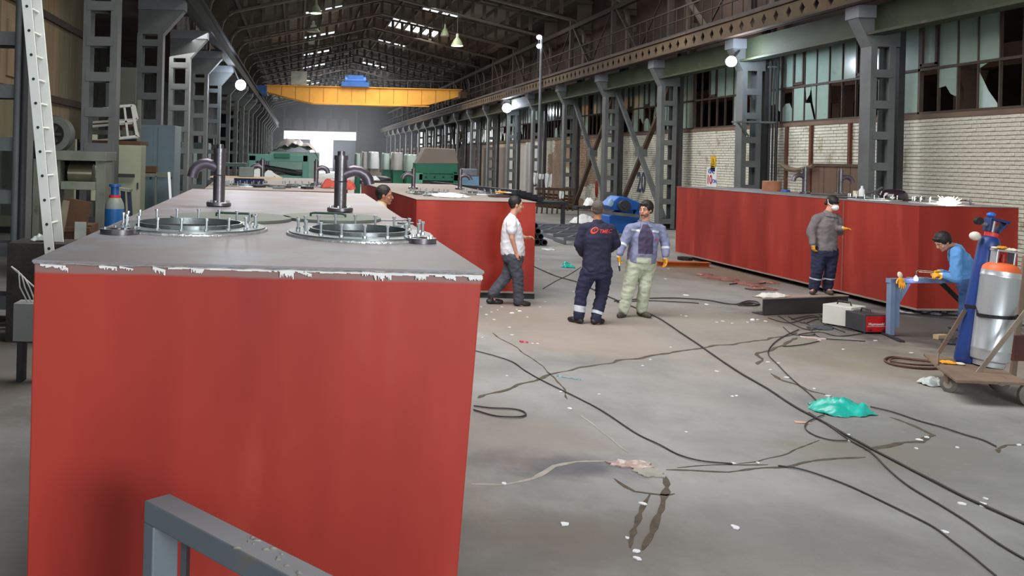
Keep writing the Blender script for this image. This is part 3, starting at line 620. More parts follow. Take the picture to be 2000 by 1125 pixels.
def manhole_parts(t, x, y, z, r=0.44, ry=None, nb_=18, rag=0):
    ry = ry or r
    def el(rr, h, n=48): k = rr/r; return [(x+rr*math.cos(2*PI*i/n), y+ry*k*math.sin(2*PI*i/n), z+h) for i in range(n)]
    n = 48; mb = MB(); a, b_, c, d = el(r, 0.006), el(r, 0.024), el(r*0.72, 0.024), el(r*0.72, 0.006)
    mb.v = a+b_+c+d
    for i in range(n):
        j = (i+1) % n; mb.f += [(i, j, n+j, n+i), (n+i, n+j, 2*n+j, 2*n+i), (2*n+i, 2*n+j, 3*n+j, 3*n+i), (3*n+i, 3*n+j, j, i)]
    ring = mb.build('manhole_ring', m_ring, t, smooth=35)
    MB().prism([(p[0], p[1]) for p in el(r*0.715, 0)], 'z', z-0.002, z+0.004).build('manhole_opening', m_hole, ring)
    # raised neck inside
    mb = MB(); mb.v = el(r*0.70, 0.0)+el(r*0.70, 0.045)+el(r*0.67, 0.045)+el(r*0.67, 0.0)
    for i in range(n):
        j = (i+1) % n; mb.f += [(i, j, n+j, n+i), (n+i, n+j, 2*n+j, 2*n+i), (2*n+i, 2*n+j, 3*n+j, 3*n+i)]
    mb.build('manhole_neck', m_ring, ring, smooth=35)
    rw = MB(); rw.tube([(p[0], p[1], z+0.004) for p in el(r*1.01, 0)], 0.012, 6, closed=True); rw.build('weld_bead', M('bright_weld', (200, 200, 196), 0.3, 0.5, 0.2, 30, 0.5), ring, smooth=60)
    for k in range(nb_):
        a = 2*PI*(k+0.5)/nb_; bx_, by_ = x+r*0.88*math.cos(a), y+ry*0.88*math.sin(a)
        MB().cyl((bx_, by_, z+0.02), (bx_, by_, z+0.085), 0.0075, n=8).cyl((bx_, by_, z+0.024), (bx_, by_, z+0.036), 0.013, n=6).cyl((bx_, by_, z+0.085), (bx_, by_, z+0.098), 0.012, n=8).build('stud_bolt', m_bolt, t, smooth=40)
    return ring
def tank(name, label, front, back, z0, z1, mat, top=None, band=True, seed=1):
    """front, back: two (x, y) corners each, left then right"""
    (ax, ay), (bx_, by_) = front; (cx, cy_), (dx, dy) = back
    t = thing(name, label, 'tank', (0, 0, 0), group='red primed steel tanks')
    t.location = ((ax+bx_+cx+dx)/4, (ay+by_+cy_+dy)/4, z0); ox, oy = t.location.x, t.location.y
    lb = 1.0 if seed != 1 else 0.975
    mx = (ax+bx_)/2
    low = [(mx+(q[0]-mx)*1.0, q[1]) for q in front]
    P = [(ax, ay), (bx_, by_), (dx, dy), (cx, cy_)]
    vs = [(x-ox, y-oy, 0) for x, y in P]+[(x-ox, y-oy, z1-z0-0.012) for x, y in P]
    if seed == 1:   # the near plate narrows a little towards the floor
        vs[1] = (vs[1][0]-0.095, vs[1][1], 0)
    MB().add(vs, [(0, 3, 2, 1), (0, 1, 5, 4), (1, 2, 6, 5), (2, 3, 7, 6), (3, 0, 4, 7), (4, 5, 6, 7)]).build('shell', mat, t, bevel=0.006)
    e = 0.008
    vs = [(ax-ox-e, ay-oy-e), (bx_-ox+e, by_-oy-e), (dx-ox+e, dy-oy+e), (cx-ox-e, cy_-oy+e)]
    MB().prism(vs, 'z', z1-z0-0.012, z1-z0).build('top_plate', top or m_top, t, bevel=0.002)
    # bottom edge strip and welded corners
    for q0, q1 in ((0, 1), (3, 0), (1, 2)):
        p0, p1 = P[q0], P[q1]; MB().beam((p0[0]-ox-(0.0 if not (seed == 1 and q0 == 1) else 0.095), p0[1]-oy-0.004, 0.01), (p1[0]-ox-(0.095 if (seed == 1 and q1 == 1) else 0), p1[1]-oy-0.004, 0.01), 0.016, 0.03).build('bottom_edge_strip', m_top2, t)
    return t, ox, oy
# near tank
Z1 = 1.87
A = on_z(67, 507, Z1); B = on_z(942, 529, Z1)
t1, ox, oy = tank('steel_tank', 'large red primed steel tank filling the left foreground', ((A.x, A.y), (B.x, B.y)), ((-1.38, 12.15), (0.86, 11.9)), 0.22, Z1, tank_material('red_primer_near', 1.0, 1.598), seed=1)
zt = Z1-0.22
def loc1(px, py): p = on_z(px, py, Z1); return p.x-ox, p.y-oy
p = loc1(427, 403); pipe_parts(t1, p[0], p[1], zt, -1, 1.12, 0.56, 0.048)
p = loc1(664, 414); pipe_parts(t1, p[0], p[1], zt, 1, 1.12, 0.52, 0.048)
p = loc1(702, 460); manhole_parts(t1, p[0], p[1], zt, 0.43, 0.5)
p = loc1(372, 447); manhole_parts(t1, p[0], p[1], zt, 0.47, 0.52)
def small_flange(t, x, y, z, r=0.1):
    f = MB().lathe([(r, 0.0), (r, 0.028), (r*0.55, 0.028), (r*0.55, 0.01)], (x, y, z), 24).build('socket_flange', m_pipe, t, smooth=35)
    for k in range(4):
        a = k*PI/2+0.5; MB().cyl((x+r*0.78*math.cos(a), y+r*0.78*math.sin(a), z+0.025), (x+r*0.78*math.cos(a), y+r*0.78*math.sin(a), z+0.04), 0.01, n=6).build('flange_bolt', m_bolt, f)
p = loc1(235, 456); small_flange(t1, p[0], p[1], zt, 0.115)
p = loc1(821, 474); small_flange(t1, p[0], p[1], zt, 0.09)
# lip and chalk smears along the near top edge
mb = MB(); W = B.x-A.x
yf = A.y-oy-0.009
L_ = [A.x-ox+W*i/60 for i in range(61)]
mb = MB().tube([(x, yf+(B.y-A.y)*(x+ox-A.x)/W, zt-0.014+0.002*math.sin(x*40)) for x in L_], 0.005, 6); mb.build('edge_weld', M('bright_weld', (200, 200, 196)), t1, smooth=60)
r_ = random.Random(4); mbs = MB()
def smear(x0, x1, zc, h, thin=0.0015, nn=14, slope=0.0):
    for s_ in range(nn):
        a = x0+(x1-x0)*s_/nn; b_ = a+(x1-x0)/nn*1.05; k = r_.uniform(0.2, 1); zz = zc+slope*(s_/nn)
        yy = yf-0.0015+(B.y-A.y)*(a-(A.x-ox))/W; mbs.add([(a, yy, zz-h*k), (b_, yy, zz-h*r_.uniform(0.2, 1)), (b_, yy, zz+h*0.25), (a, yy, zz+h*0.25), (a, yy-thin, zz-h*k), (b_, yy-thin, zz-h*k), (b_, yy-thin, zz+h*0.25), (a, yy-thin, zz+h*0.25)],
                        [(0, 1, 2, 3), (7, 6, 5, 4), (0, 4, 5, 1), (1, 5, 6, 2), (2, 6, 7, 3), (3, 7, 4, 0)])
def sx(px): return A.x-ox+W*(px-67)/875
for (a, b_, dz, h, sl) in [(80, 130, .02, .012, -.004), (118, 135, .024, .016, -.012), (195, 230, .02, .014, -.004), (235, 262, .02, .010, -.01), (300, 325, .02, .02, -.014), (330, 520, .018, .008, 0), (375, 400, .02, .018, -.006), (520, 600, .018, .01, 0), (548, 575, .02, .032, -.004), (588, 610, .02, .014, -.014),
                         (600, 720, .02, .007, 0), (708, 735, .018, .016, 0), (728, 765, .018, .034, -.004), (760, 940, .020, .010, 0), (812, 832, .024, .022, 0), (868, 890, .024, .012, -.01), (915, 942, .026, .018, 0)]:
    smear(sx(a), sx(b_), zt-dz, h, slope=sl)
tag(mbs.build('chalk_smear', m_smear, t1), kind='stuff')
# supports under the near tank
for x, y in ((-0.9, 4.4), (0.45, 4.4), (-1.1, 11.3), (0.55, 11.3)):
    tag(MB().box(-0.12, 0.12, -0.12, 0.12, 0, 0.22).build('support_block', m_rust, loc=(x, y, 0)), 'rusty steel block under a corner of the near red tank', 'block', 'blocks under the near red tank')
# second tank behind it
t2, o2x, o2y = tank('steel_tank', 'red primed steel tank in line behind the near one, its top strewn with parts', ((-1.55, 15.5), (0.72, 15.5)), ((-2.0, 23.6), (1.3, 23.9)), 0.15, 1.75, tank_material('red_primer_second', 5.0, 0), m_top2, seed=2)
def loc2(px, py): p = on_z(px, py, 1.75); return p.x-o2x, p.y-o2y
p = loc2(512, 357); pipe_parts(t2, p[0], p[1], 1.6, -1, 1.1, 0.52); p = loc2(617, 361); pipe_parts(t2, p[0], p[1], 1.6, 1, 1.1, 0.52)
manhole_parts(t2, loc2(590, 365)[0], loc2(590, 365)[1], 1.6, 0.42, 0.42); manhole_parts(t2, loc2(480, 364)[0], loc2(480, 364)[1], 1.6, 0.42, 0.42)
# middle tank
ZM2 = 1.65
A2 = on_z(817, 390, ZM2); B2 = on_z(1040, 393, ZM2)
yy = (A2.y+B2.y)/2
t3, o3x, o3y = tank('steel_tank', 'red primed steel tank in the middle of the hall behind the walking man', ((A2.x, yy), (B2.x, yy)), ((1.72, 24.6), (4.15, 24.9)), 0.1, ZM2, tank_material('red_primer_middle', 9.0, 0), m_top2, seed=3)
def loc3(px, py): p = on_z(px, py, ZM2); return p.x-o3x, p.y-o3y
p = loc3(807, 369); pipe_parts(t3, p[0], p[1], 1.55, -1, 1.1, 0.48); p = loc3(898, 370); pipe_parts(t3, p[0], p[1], 1.55, 1, 1.1, 0.48)
manhole_parts(t3, loc3(838, 379)[0], loc3(838, 379)[1], 1.55, 0.42, 0.42); manhole_parts(t3, loc3(940, 379)[0], loc3(940, 379)[1], 1.55, 0.42, 0.42)
tag(MB().box(A2.x-0.3, B2.x+0.02, yy+0.02, yy+0.22, 0, 0.1).build('support_beam', m_dark), 'dark steel channel lying under the front edge of the middle red tank', 'beam')
tag(MB().box(1.9, 4.1, 23.6, 23.8, 0, 0.1).build('support_beam', m_dark), 'dark steel channel lying under the far end of the middle red tank', 'beam')
tag(MB().box(-1.4, 0.6, 15.9, 16.1, 0, 0.15).build('support_beam', m_dark), 'dark steel channel under the near end of the second left tank', 'beam')
tag(MB().box(-1.7, 1.1, 23.2, 23.4, 0, 0.15).build('support_beam', m_dark), 'dark steel channel under the far end of the second left tank', 'beam')
# right tank
ZR = 1.78
A4 = on_z(1795, 401, ZR); B4 = on_z(1990, 405, ZR); C4 = on_z(1322, 364, ZR)
dx4 = C4-A4; wv = Vector((B4.x-A4.x, (B4.y-A4.y), 0))
t4, o4x, o4y = tank('steel_tank', 'long red primed steel tank on the right beside the brick wall', ((A4.x, A4.y), (B4.x, B4.y)), ((C4.x, C4.y), (C4.x+wv.x, C4.y+wv.y)), 0.1, ZR, tank_material('red_primer_right', 13.0, 0), m_top, seed=4)
pipe_parts(t4, 10.78-o4x, 19.6-o4y, 1.68, -1, 1.15, 0.58, 0.05); pipe_parts(t4, 11.36-o4x, 19.3-o4y, 1.68, 1, 1.15, 0.56, 0.045)
manhole_parts(t4, 10.55-o4x, 16.9-o4y, 1.68, 0.42, 0.5, 16); manhole_parts(t4, 11.0-o4x, 15.9-o4y, 1.68, 0.36, 0.4, 14)
d4 = dx4.normalized(); sd = Vector((d4.y, -d4.x, 0))
for k_, fr_ in ((0, 0.22), (1, 0.55)):
    q0 = A4+dx4*fr_; MB().box(q0.x-o4x-0.012, q0.x-o4x-0.004+0.01, q0.y-o4y-0.015, q0.y-o4y+0.015, 0.02, 1.66).build('plate_seam', M('seam_primer_dull', (140, 74, 64), 0.6), t4) if k_ == 0 else None
for fr_, lab in ((0.08, 'near'), (0.45, 'middle')):
    q0 = A4+dx4*fr_+Vector((0.8, 0, 0)); tag(MB().box(-0.6, 0.6, -0.1, 0.1, 0, 0.1).build('support_beam', m_dark, loc=(q0.x, q0.y, 0)), 'dark steel beam under the %s part of the right red tank' % lab, 'beam')
q0 = on_z(1312, 526); tag(MB().box(-0.1, 1.1, -0.06, 0.06, 0, 0.012).box(-0.1, 1.1, -0.004, 0.004, 0.012, 0.1).box(-0.1, 1.1, -0.1, 0.1, 0.1, 0.112).build('orange_beam', M('orange_rust', (176, 92, 36), 0.8, 0, 0.2, 3, 0.2), loc=(q0.x, q0.y+0.6, 0)), 'orange rusted steel I-beam under the far end of the right red tank', 'beam')
q0 = on_z(1338, 508, 0.112); tag(MB().lathe([(0.17, 0), (0.17, 0.07), (0.1, 0.07), (0.1, 0)], n=20).build('black_ring', m_black, loc=(q0.x, q0.y, 0.112)), 'black ring lying on the orange beam under the right tank', 'ring')
# loose cover plates on the near tank
def cover(px, py, r, ry, label, zz=0.0, handle=True, hx=0):
    p = on_z(px, py, Z1); t = thing('manhole_cover', label, 'cover', (p.x, p.y, Z1+0.001+zz), group='loose round covers on the near tank')
    n = 40; MB().prism([(r*math.cos(2*PI*i/n), ry*math.sin(2*PI*i/n)) for i in range(n)], 'z', 0, 0.02).build('plate', m_cover, t, bevel=0.002)
    if handle: MB().tube([(hx-0.13, 0.0, 0.01), (hx-0.13, -0.005, 0.04), (hx-0.1, -0.01, 0.045), (hx+0.1, -0.05, 0.045), (hx+0.13, -0.05, 0.035), (hx+0.13, -0.05, 0.01)], 0.009, 8).build('handle', M('handle_dark_green', (52, 76, 64), 0.6), t, smooth=50)
    return t
cover(452, 428, 0.44, 0.5, 'grey-green round cover plate with a bar handle behind the left bolt ring', hx=0.02)
cover(648, 428, 0.37, 0.44, 'grey-green round cover plate with a small handle in front of the right pipe', hx=-0.03, zz=0.0)
def washer(px, py, r, label): p = on_z(px, py, Z1); tag(MB().lathe([(r, 0), (r, 0.01), (r*0.55, 0.01), (r*0.55, 0)], n=20).build('steel_ring', m_ring, loc=(p.x, p.y, Z1+0.001), smooth=35), label, 'ring')
washer(792, 437, 0.06, 'small flat steel ring near the right edge of the near tank, behind'); washer(783, 443, 0.055, 'small flat steel ring near the right edge of the near tank, in front')
p = on_z(745, 428, Z1); tag(MB().prism([(0.2*math.cos(2*PI*i/30), 0.2*math.sin(2*PI*i/30)) for i in range(30)], 'z', 0, 0.006).build('round_plate', m_top, loc=(p.x, p.y, Z1+0.001)), 'thin round steel disc right of the covers on the near tank', 'plate')
# hand rail at the bottom of the frame
hz = 1.16
P0 = on_z(281, 977, hz); P1 = on_z(590, 1140, hz); P2 = on_z(325, 960, hz)
d = (P1-P0).normalized(); P1 = P0+d*1.9; wv_ = P2-P0; nrm = Vector((-d.y, d.x, 0)); wd = max(0.05, abs(wv_.dot(nrm))); nrm = nrm if wv_.dot(nrm) > 0 else -nrm
hr = thing('guard_rail', 'grey square tube guard rail at the bottom edge in front of the near tank', 'railing', (P0.x, P0.y, 0))
m_rail = M('rail_grey_paint', (104, 112, 119), 0.5, 0, 0.08, 4, 0.03, col2=(118, 114, 104), thr=0.6)
b0 = P0-Vector((P0.x, P0.y, 0)); dd = d*1.9
rb = MB(); q = [b0, b0+dd, b0+dd+nrm*wd, b0+nrm*wd]; H_ = 0.075
rb.add([(v.x, v.y, b0.z) for v in q]+[(v.x, v.y, b0.z-H_) for v in q], [(0, 1, 2, 3), (7, 6, 5, 4), (0, 4, 5, 1), (1, 5, 6, 2), (2, 6, 7, 3), (3, 7, 4, 0)])
rb.build('top_tube', m_rail, hr, bevel=0.006)
ps_ = MB(); pw = 0.055; a0 = b0; q = [a0, a0+d*pw*1.1, a0+d*pw*1.1+nrm*wd, a0+nrm*wd]
ps_.add([(v.x, v.y, b0.z-H_) for v in q]+[(v.x, v.y, 0) for v in q], [(0, 1, 2, 3), (7, 6, 5, 4), (0, 4, 5, 1), (1, 5, 6, 2), (2, 6, 7, 3), (3, 7, 4, 0)]).build('post', m_rail, hr, bevel=0.005)
a0 = b0+d*1.75; q = [a0, a0+d*pw, a0+d*pw+nrm*wd, a0+nrm*wd]
MB().add([(v.x, v.y, b0.z-H_) for v in q]+[(v.x, v.y, 0) for v in q], [(0, 1, 2, 3), (7, 6, 5, 4), (0, 4, 5, 1), (1, 5, 6, 2), (2, 6, 7, 3), (3, 7, 4, 0)]).build('post', m_rail, hr, bevel=0.005)
MB().obox(b0+nrm*(wd+0.06)+d*0.02+Vector((0, 0, -H_-0.5)), (0.02, 0.12, 1.0)).build('clamp_plate', M('splattered_dark_plate', (52, 56, 62), 0.6, 0, 0.2, 6, 0.1, col2=(140, 138, 126), thr=0.66), hr)
cl = MB()
r_ = random.Random(3)
for i in range(30):
    v = b0+d*r_.uniform(0.45, 1.2)+nrm*wd*r_.uniform(0.05, 0.95); cl.ell((v.x, v.y, b0.z), (r_.uniform(.004, .016), r_.uniform(.004, .012), r_.uniform(.002, .006)), nu=7, nv=4)
tag(cl.build('weld_spatter', M('spatter_grey', (150, 148, 138), 0.5, 0.2, 0.2, 40), hr, smooth=60), kind='stuff')
# ================================================================ WORK AREA ON THE RIGHT
def at(px, py, z=0.0): return on_z(px, py, z)
m_bluegrey = M('blue_grey_paint', (120, 140, 172), 0.5, 0, 0.12, 3)
m_glove = M('yellow_rubber_glove', (232, 160, 30), 0.5, 0, 0.12, 20, 0.1)
m_cuff = M('glove_cuff_knit', (214, 206, 186), 0.9, 0, 0.1, 30)
# trestle table
Yt = 13.0
def tp(px, py, y=Yt): return on_y(px, py, y)
T0 = tp(1738, 655); T0.z = 0
t = thing('welding_trestle', 'blue-grey steel frame trestle where the bent worker is cutting', 'table', T0)
def rel(px, py, y=Yt): return on_y(px, py, y)-T0
a = rel(1742, 548); b_ = rel(1862, 545)
MB().beam((0, 0, 0.02), (0, 0, a.z-0.03), 0.1, 0.06, (1, 0, 0)).build('leg', m_bluegrey, t)
MB().beam((0.085, 0.0, 0.12), (0.085, 0.0, a.z-0.03), 0.03, 0.07, (1, 0, 0)).build('leg_plate', m_bluegrey, t)
MB().beam((-0.04, 0, a.z), (1.45, 0.25, a.z), 0.09, 0.06).build('top_bar', m_bluegrey, t)
c = rel(1746, 612); e = rel(1778, 554)
MB().beam((0.02, 0.03, c.z), (e.x, 0.06, e.z), 0.05, 0.07, (0, 1, 0)).build('strut', m_bluegrey, t)
MB().beam((1.35, 0.25, 0.02), (1.35, 0.25, a.z-0.03), 0.08, 0.06, (1, 0, 0)).build('leg', m_dark, t)
MB().beam((0.85, 0.2, a.z-0.04), (1.35, 0.25, 0.3), 0.05, 0.05).build('strut', m_dark, t)
fa = at(1697, 640)-T0; fb = at(1762, 669)-T0
MB().beam((fa.x, fa.y, 0.012), (fb.x, fb.y, 0.012), 0.07, 0.024).build('foot_bar', m_dark, t)
MB().beam((1.35, -0.2, 0.012), (1.35, 0.7, 0.012), 0.07, 0.024).build('foot_bar', m_dark, t)
tz = a.z+0.03
tag(MB().box(-0.09, 0.12, -0.04, 0.04, 0, 0.008).box(0.08, 0.2, -0.02, 0.03, 0.008, 0.014).build('cut_plate', M('bright_cut_steel', (186, 196, 200), 0.3, 0.6), loc=T0+Vector((rel(1797, 545).x, 0.12, tz+0.001))), 'small steel plate being flame cut on the trestle', 'plate')
# torch + flame
q = on_y(1790, 530, 12.95)
tg = thing('cutting_torch', 'thin steel cutting torch held over the trestle', 'torch', q)
tip = on_y(1789, 538, 12.95)-q; h1 = on_y(1824, 531, 12.8)-q; 
MB().tube([tuple(tip), (0, 0, 0.0), (0.03, 0, 0.015), tuple(h1)], [0.008, 0.012, 0.009, 0.011], 8).tube([(0.03, 0, -0.005), tuple(h1-Vector((0, 0, 0.02)))], 0.006, 6).build('torch_tube', M('torch_brass', (120, 100, 84), 0.35, 0.7), tg, smooth=50)
MB().lathe([(0.004, 0), (0.02, -0.025), (0.028, -0.055), (0.02, -0.075)], tuple(tip), 12).build('flame', M('cutting_flame', (200, 190, 255), 0.5, emit=14), tg, smooth=60)
# glove prop builder
def glove(label, loc, rz=0.0, flat=True, s=1.0, tilt=0.0, group=None):
    g_ = thing('work_glove', label, 'glove', loc, rz, group)
    mb = MB().ell((0, 0, 0.012), (0.05*s, 0.055*s, 0.014*s), nu=12, nv=6)
    for k in range(4): x = (-0.036+k*0.024)*s; mb.tube([(x, 0.03*s, 0.012), (x*1.1, 0.075*s, 0.02), (x*1.2, (0.105+0.012*(k in (1, 2)))*s, 0.01)], [0.013*s, 0.012*s, 0.009*s], 8)
    mb.tube([(0.04*s, -0.02*s, 0.012), (0.068*s, 0.015*s, 0.016), (0.075*s, 0.05*s, 0.012)], [0.014*s, 0.013*s, 0.009*s], 8)
    a_ = mb.build('hand_part', m_glove, g_, smooth=60); b2 = MB().ell((0, -0.085*s, 0.012), (0.04*s, 0.05*s, 0.016*s), nu=12, nv=6).build('cuff', m_cuff, g_, smooth=60)
    for o in (a_, b2): o.rotation_euler = (tilt, 0, 0)
    return g_
g1 = on_y(1752, 545, 12.93); glove('yellow work glove with white cuff hanging over the trestle corner', g1+Vector((0.03, -0.03, -0.02)), PI, tilt=-1.25, s=0.95)
# welding machines
def welder(px, py, w, d, h, rz, body, face, label, kind):
    p = at(px, py); t = thing('welding_machine', label, 'welding machine', p, rz)
    MB().box(-w/2, w/2, -d/2, d/2, 0.02, h).build('housing', body, t, bevel=0.008)
    MB().box(-w/2+0.015, w/2-0.015, -d/2-0.012, -d/2, 0.03, h-0.02).build('front_panel', face, t, bevel=0.004)
    for x in (-w/2+0.05, w/2-0.05):
        for y in (-d/2+0.06, d/2-0.06): MB().cyl((x, y, 0), (x, y, 0.025), 0.02, n=10).build('foot', m_black, t)
    MB().tube([(0, -d/4, h-0.01), (0, -d/4+0.02, h+0.05), (0, d/4-0.02, h+0.05), (0, d/4, h-0.01)], 0.012, 8).build('handle', m_dark, t, smooth=50)
    return t
m_wht = M('off_white_enamel', (214, 214, 206), 0.45, 0, 0.06, 3, col2=(170, 168, 156), thr=0.66)
wt = welder(1648, 636, 0.4, 0.42, 0.31, 0.55, m_wht, m_wht, 'off-white boxy welding machine with louvres beside the dark I-beam', 0)
for c_ in (-1, 1):
    for k in range(8): MB().beam((c_*0.08-0.06, -0.226, 0.07+k*0.027), (c_*0.08+0.06, -0.226, 0.07+k*0.027), 0.012, 0.01).build('louvre', M('louvre_white', (236, 236, 230), 0.5), wt)
rt_ = welder(1690, 647, 0.33, 0.4, 0.27, 0.12, M('dark_grey_enamel', (62, 62, 66), 0.5), M('signal_red_panel', (214, 24, 26), 0.4, 0, 0.05, 2), 'small dark welding machine with bright red front panel', 1)
def text_mesh(txt, size, mat, name, parent, loc, rot, depth=0.002, bold=0.0, sx_=1.0):
    cu = bpy.data.curves.new('txt', 'FONT'); cu.body = txt; cu.size = size; cu.extrude = depth; cu.align_x = 'CENTER'; cu.align_y = 'CENTER'; cu.offset = bold
    o = bpy.data.objects.new('txt', cu); COL.objects.link(o); bpy.context.view_layer.update()
    me = bpy.data.meshes.new_from_object(o.evaluated_get(bpy.context.evaluated_depsgraph_get())); bpy.data.objects.remove(o)
    me.materials.clear(); me.materials.append(mat)
    for v in me.vertices: v.co.x *= sx_
    ob = bpy.data.objects.new(name, me); COL.objects.link(ob); ob.parent = parent; ob.location = loc; ob.rotation_euler = rot; return ob
m_txtw = M('lettering_white', (240, 236, 232), 0.5)
text_mesh('Magmaweld', 0.052, m_txtw, 'lettering', rt_, (0, -0.2145, 0.14), (PI/2, 0, 0), 0.001, 0.001)
MB().box(-0.14, 0.14, -0.2135, -0.212, 0.105, 0.11).build('stripe', m_txtw, rt_)
MB().cyl((-0.1, -0.212, 0.06), (-0.1, -0.235, 0.06), 0.016, n=10).cyl((0.1, -0.212, 0.06), (0.1, -0.235, 0.06), 0.016, n=10).build('socket', m_dark, rt_)
# thick cable/lever from the tank to the white machine
# I-beam with a cloth on it
ia = at(1486, 616); ib = at(1652, 609)
dv = (ib-ia); ln_ = dv.length; ang = math.atan2(dv.y, dv.x)
t = thing('steel_i_beam', 'dark heavy steel I-beam lying on the floor under the masked worker', 'beam', (ia.x, ia.y+0.1, 0), ang)
MB().box(0, ln_, -0.12, 0.12, 0, 0.018).build('flange', m_dark, t, bevel=0.003); MB().box(0, ln_, -0.12, 0.12, 0.252, 0.27).build('flange', m_top2, t, bevel=0.003)
MB().box(0.0, ln_, -0.105, -0.09, 0.018, 0.252).build('web', M('dark_brown_web', (62, 56, 56), 0.6, 0, 0.3, 1.5, 0.1), t)
dv.normalize(); nv_ = Vector((-dv.y, dv.x, 0))
def on_beam(f_, off=0.0): return Vector((ia.x, ia.y+0.1, 0))+dv*(ln_*f_)+nv_*off
# soft things: crumpled sheet builder
def crumple(label, name, cat, loc, sx_, sy_, h, mat, seed, rz=0.0, freq=6.0, t=0.004, ragged=0.3, dome=0.5, group=None, nn=18):
    r = random.Random(seed)
    def fn(u, v):
        a = u*2-1; b2 = v*2-1; k = 1+ragged*noise.noise(Vector((a*1.7+seed, b2*1.7, seed)))
        x = a*sx_/2*k*(1-0.18*b2*b2); y = b2*sy_/2*k*(1-0.18*a*a)
        e = max(0, 1-max(abs(a), abs(b2))**2); q = noise.noise(Vector((x*freq, y*freq, seed*1.7))); q2 = noise.noise(Vector((x*freq*2.3, y*freq*2.3, seed)))
        return (x, y, t+max(0, h*(dome*e+(0.6*abs(q)+0.3*abs(q2))*(0.35+0.65*e))))
    o = MB().sheet(fn, nn, nn, t).build(name, mat, None, smooth=50, loc=loc); o.rotation_euler = (0, 0, rz); return tag(o, label, cat, group)
q = on_beam(0.17); crumple('crumpled white cloth on the near end of the dark I-beam', 'crumpled_cloth', 'cloth', (q.x, q.y, 0.271), 0.62, 0.2, 0.09, M('dirty_white_cloth', (216, 212, 204), 0.9, 0, 0.08, 6), 3, ang, 9)
q = on_beam(0.30, 0.02); crumple('tan cardboard scrap beside the white cloth on the I-beam', 'cardboard_scrap', 'cardboard', (q.x, q.y, 0.271), 0.3, 0.14, 0.03, M('tan_cardboard', (190, 150, 112), 0.9, 0, 0.1, 6), 5, ang)
# teal bags, clear bag
m_teal = M('teal_plastic', (36, 176, 160), 0.35, 0, 0.15, 5, 0.05, spec=0.6)
p = at(1645, 803); crumple('crumpled teal plastic bag in the open floor on the right', 'plastic_bag', 'bag', (p.x, p.y, 0), 0.56, 0.42, 0.15, m_teal, 11, 0.2, 9)
p = at(1600, 792); crumple('torn darker teal strip beside the teal plastic bag', 'plastic_strip', 'bag', (p.x-0.02, p.y, 0), 0.16, 0.14, 0.05, M('teal_dark_plastic', (40, 128, 118), 0.4, 0, 0.15, 5), 21, 0.2, 12)
p = at(1108, 522); crumple('small teal plastic bag left of the man in navy overalls', 'plastic_bag', 'bag', (p.x, p.y, 0), 0.3, 0.28, 0.14, m_teal, 12, 0, 8)
m_clear = M('clear_grey_plastic', (196, 204, 202), 0.3, 0, 0.15, 6, 0.1, col2=(140, 148, 148), thr=0.55)
p = at(1822, 752); crumple('crumpled clear plastic bag beside the cart wheel', 'plastic_bag', 'bag', (p.x, p.y, 0), 0.26, 0.2, 0.13, m_clear, 13, 0, 12)
p = at(1072, 488); crumple('clear plastic bag lying in front of the black pipe stack', 'plastic_bag', 'bag', (p.x, p.y, 0), 0.34, 0.4, 0.06, m_clear, 14, 0, 12)
# cart with gas bottles
CY = 10.05
cp = on_z(1853, 766); cp2 = on_y(1992, 775, cp.y-0.1)
t = thing('gas_bottle_cart', 'rusty flat cart with small wheels carrying two gas bottles', 'cart', (cp.x, cp.y, 0))
m_cart = M('rusty_cart_steel', (120, 100, 84), 0.8, 0, 0.25, 3, 0.3, col2=(84, 62, 50), thr=0.58)
dz_ = 0.24
C_ = Vector((cp.x, cp.y, 0))
f0 = on_z(1832, 716, dz_)-C_; f1 = on_z(1868, 742, dz_)-C_; f2 = on_z(2010, 748, dz_)-C_
poly = [(f0.x, f0.y), (f1.x, f1.y), (f2.x, f2.y), (f2.x+0.25, f2.y+0.75), (f0.x+0.32, f0.y+0.7)]
MB().prism(poly, 'z', dz_-0.03, dz_).build('deck', m_cart, t, bevel=0.004)
def wheel(x, y, r, w, ax):
    A_ = Matrix.Rotation(PI/2, 3, 'Y') if ax == 'x' else Matrix.Rotation(PI/2, 3, 'X'); A_ = Matrix.Rotation(0.5, 3, 'Z')@A_ if ax == 'x' else A_
    wo = MB().lathe([(r*0.8, -w/2), (r, -w*0.3), (r, w*0.3), (r*0.8, w/2)], (x, y, r), 22, A_).build('wheel', M('worn_tyre', (104, 98, 92), 0.8, 0, 0.15, 8), t, smooth=40)
    MB().lathe([(r*0.5, -w*0.55), (r*0.5, w*0.55)], (x, y, r), 18, A_).build('hub', M('dusty_hub', (150, 142, 130), 0.6, 0.2), wo)
wheel(0.0, 0, 0.085, 0.05, 'x'); wheel(f2.x+0.02, f2.y+0.02, 0.115, 0.06, 'y'); wheel(0.5, 0.68, 0.085, 0.05, 'x'); wheel(f2.x+0.2, f2.y+0.65, 0.115, 0.06, 'y')
MB().box(-0.035, 0.035, -0.03, 0.03, 0.1, dz_-0.03).build('castor_fork', m_cart, t)
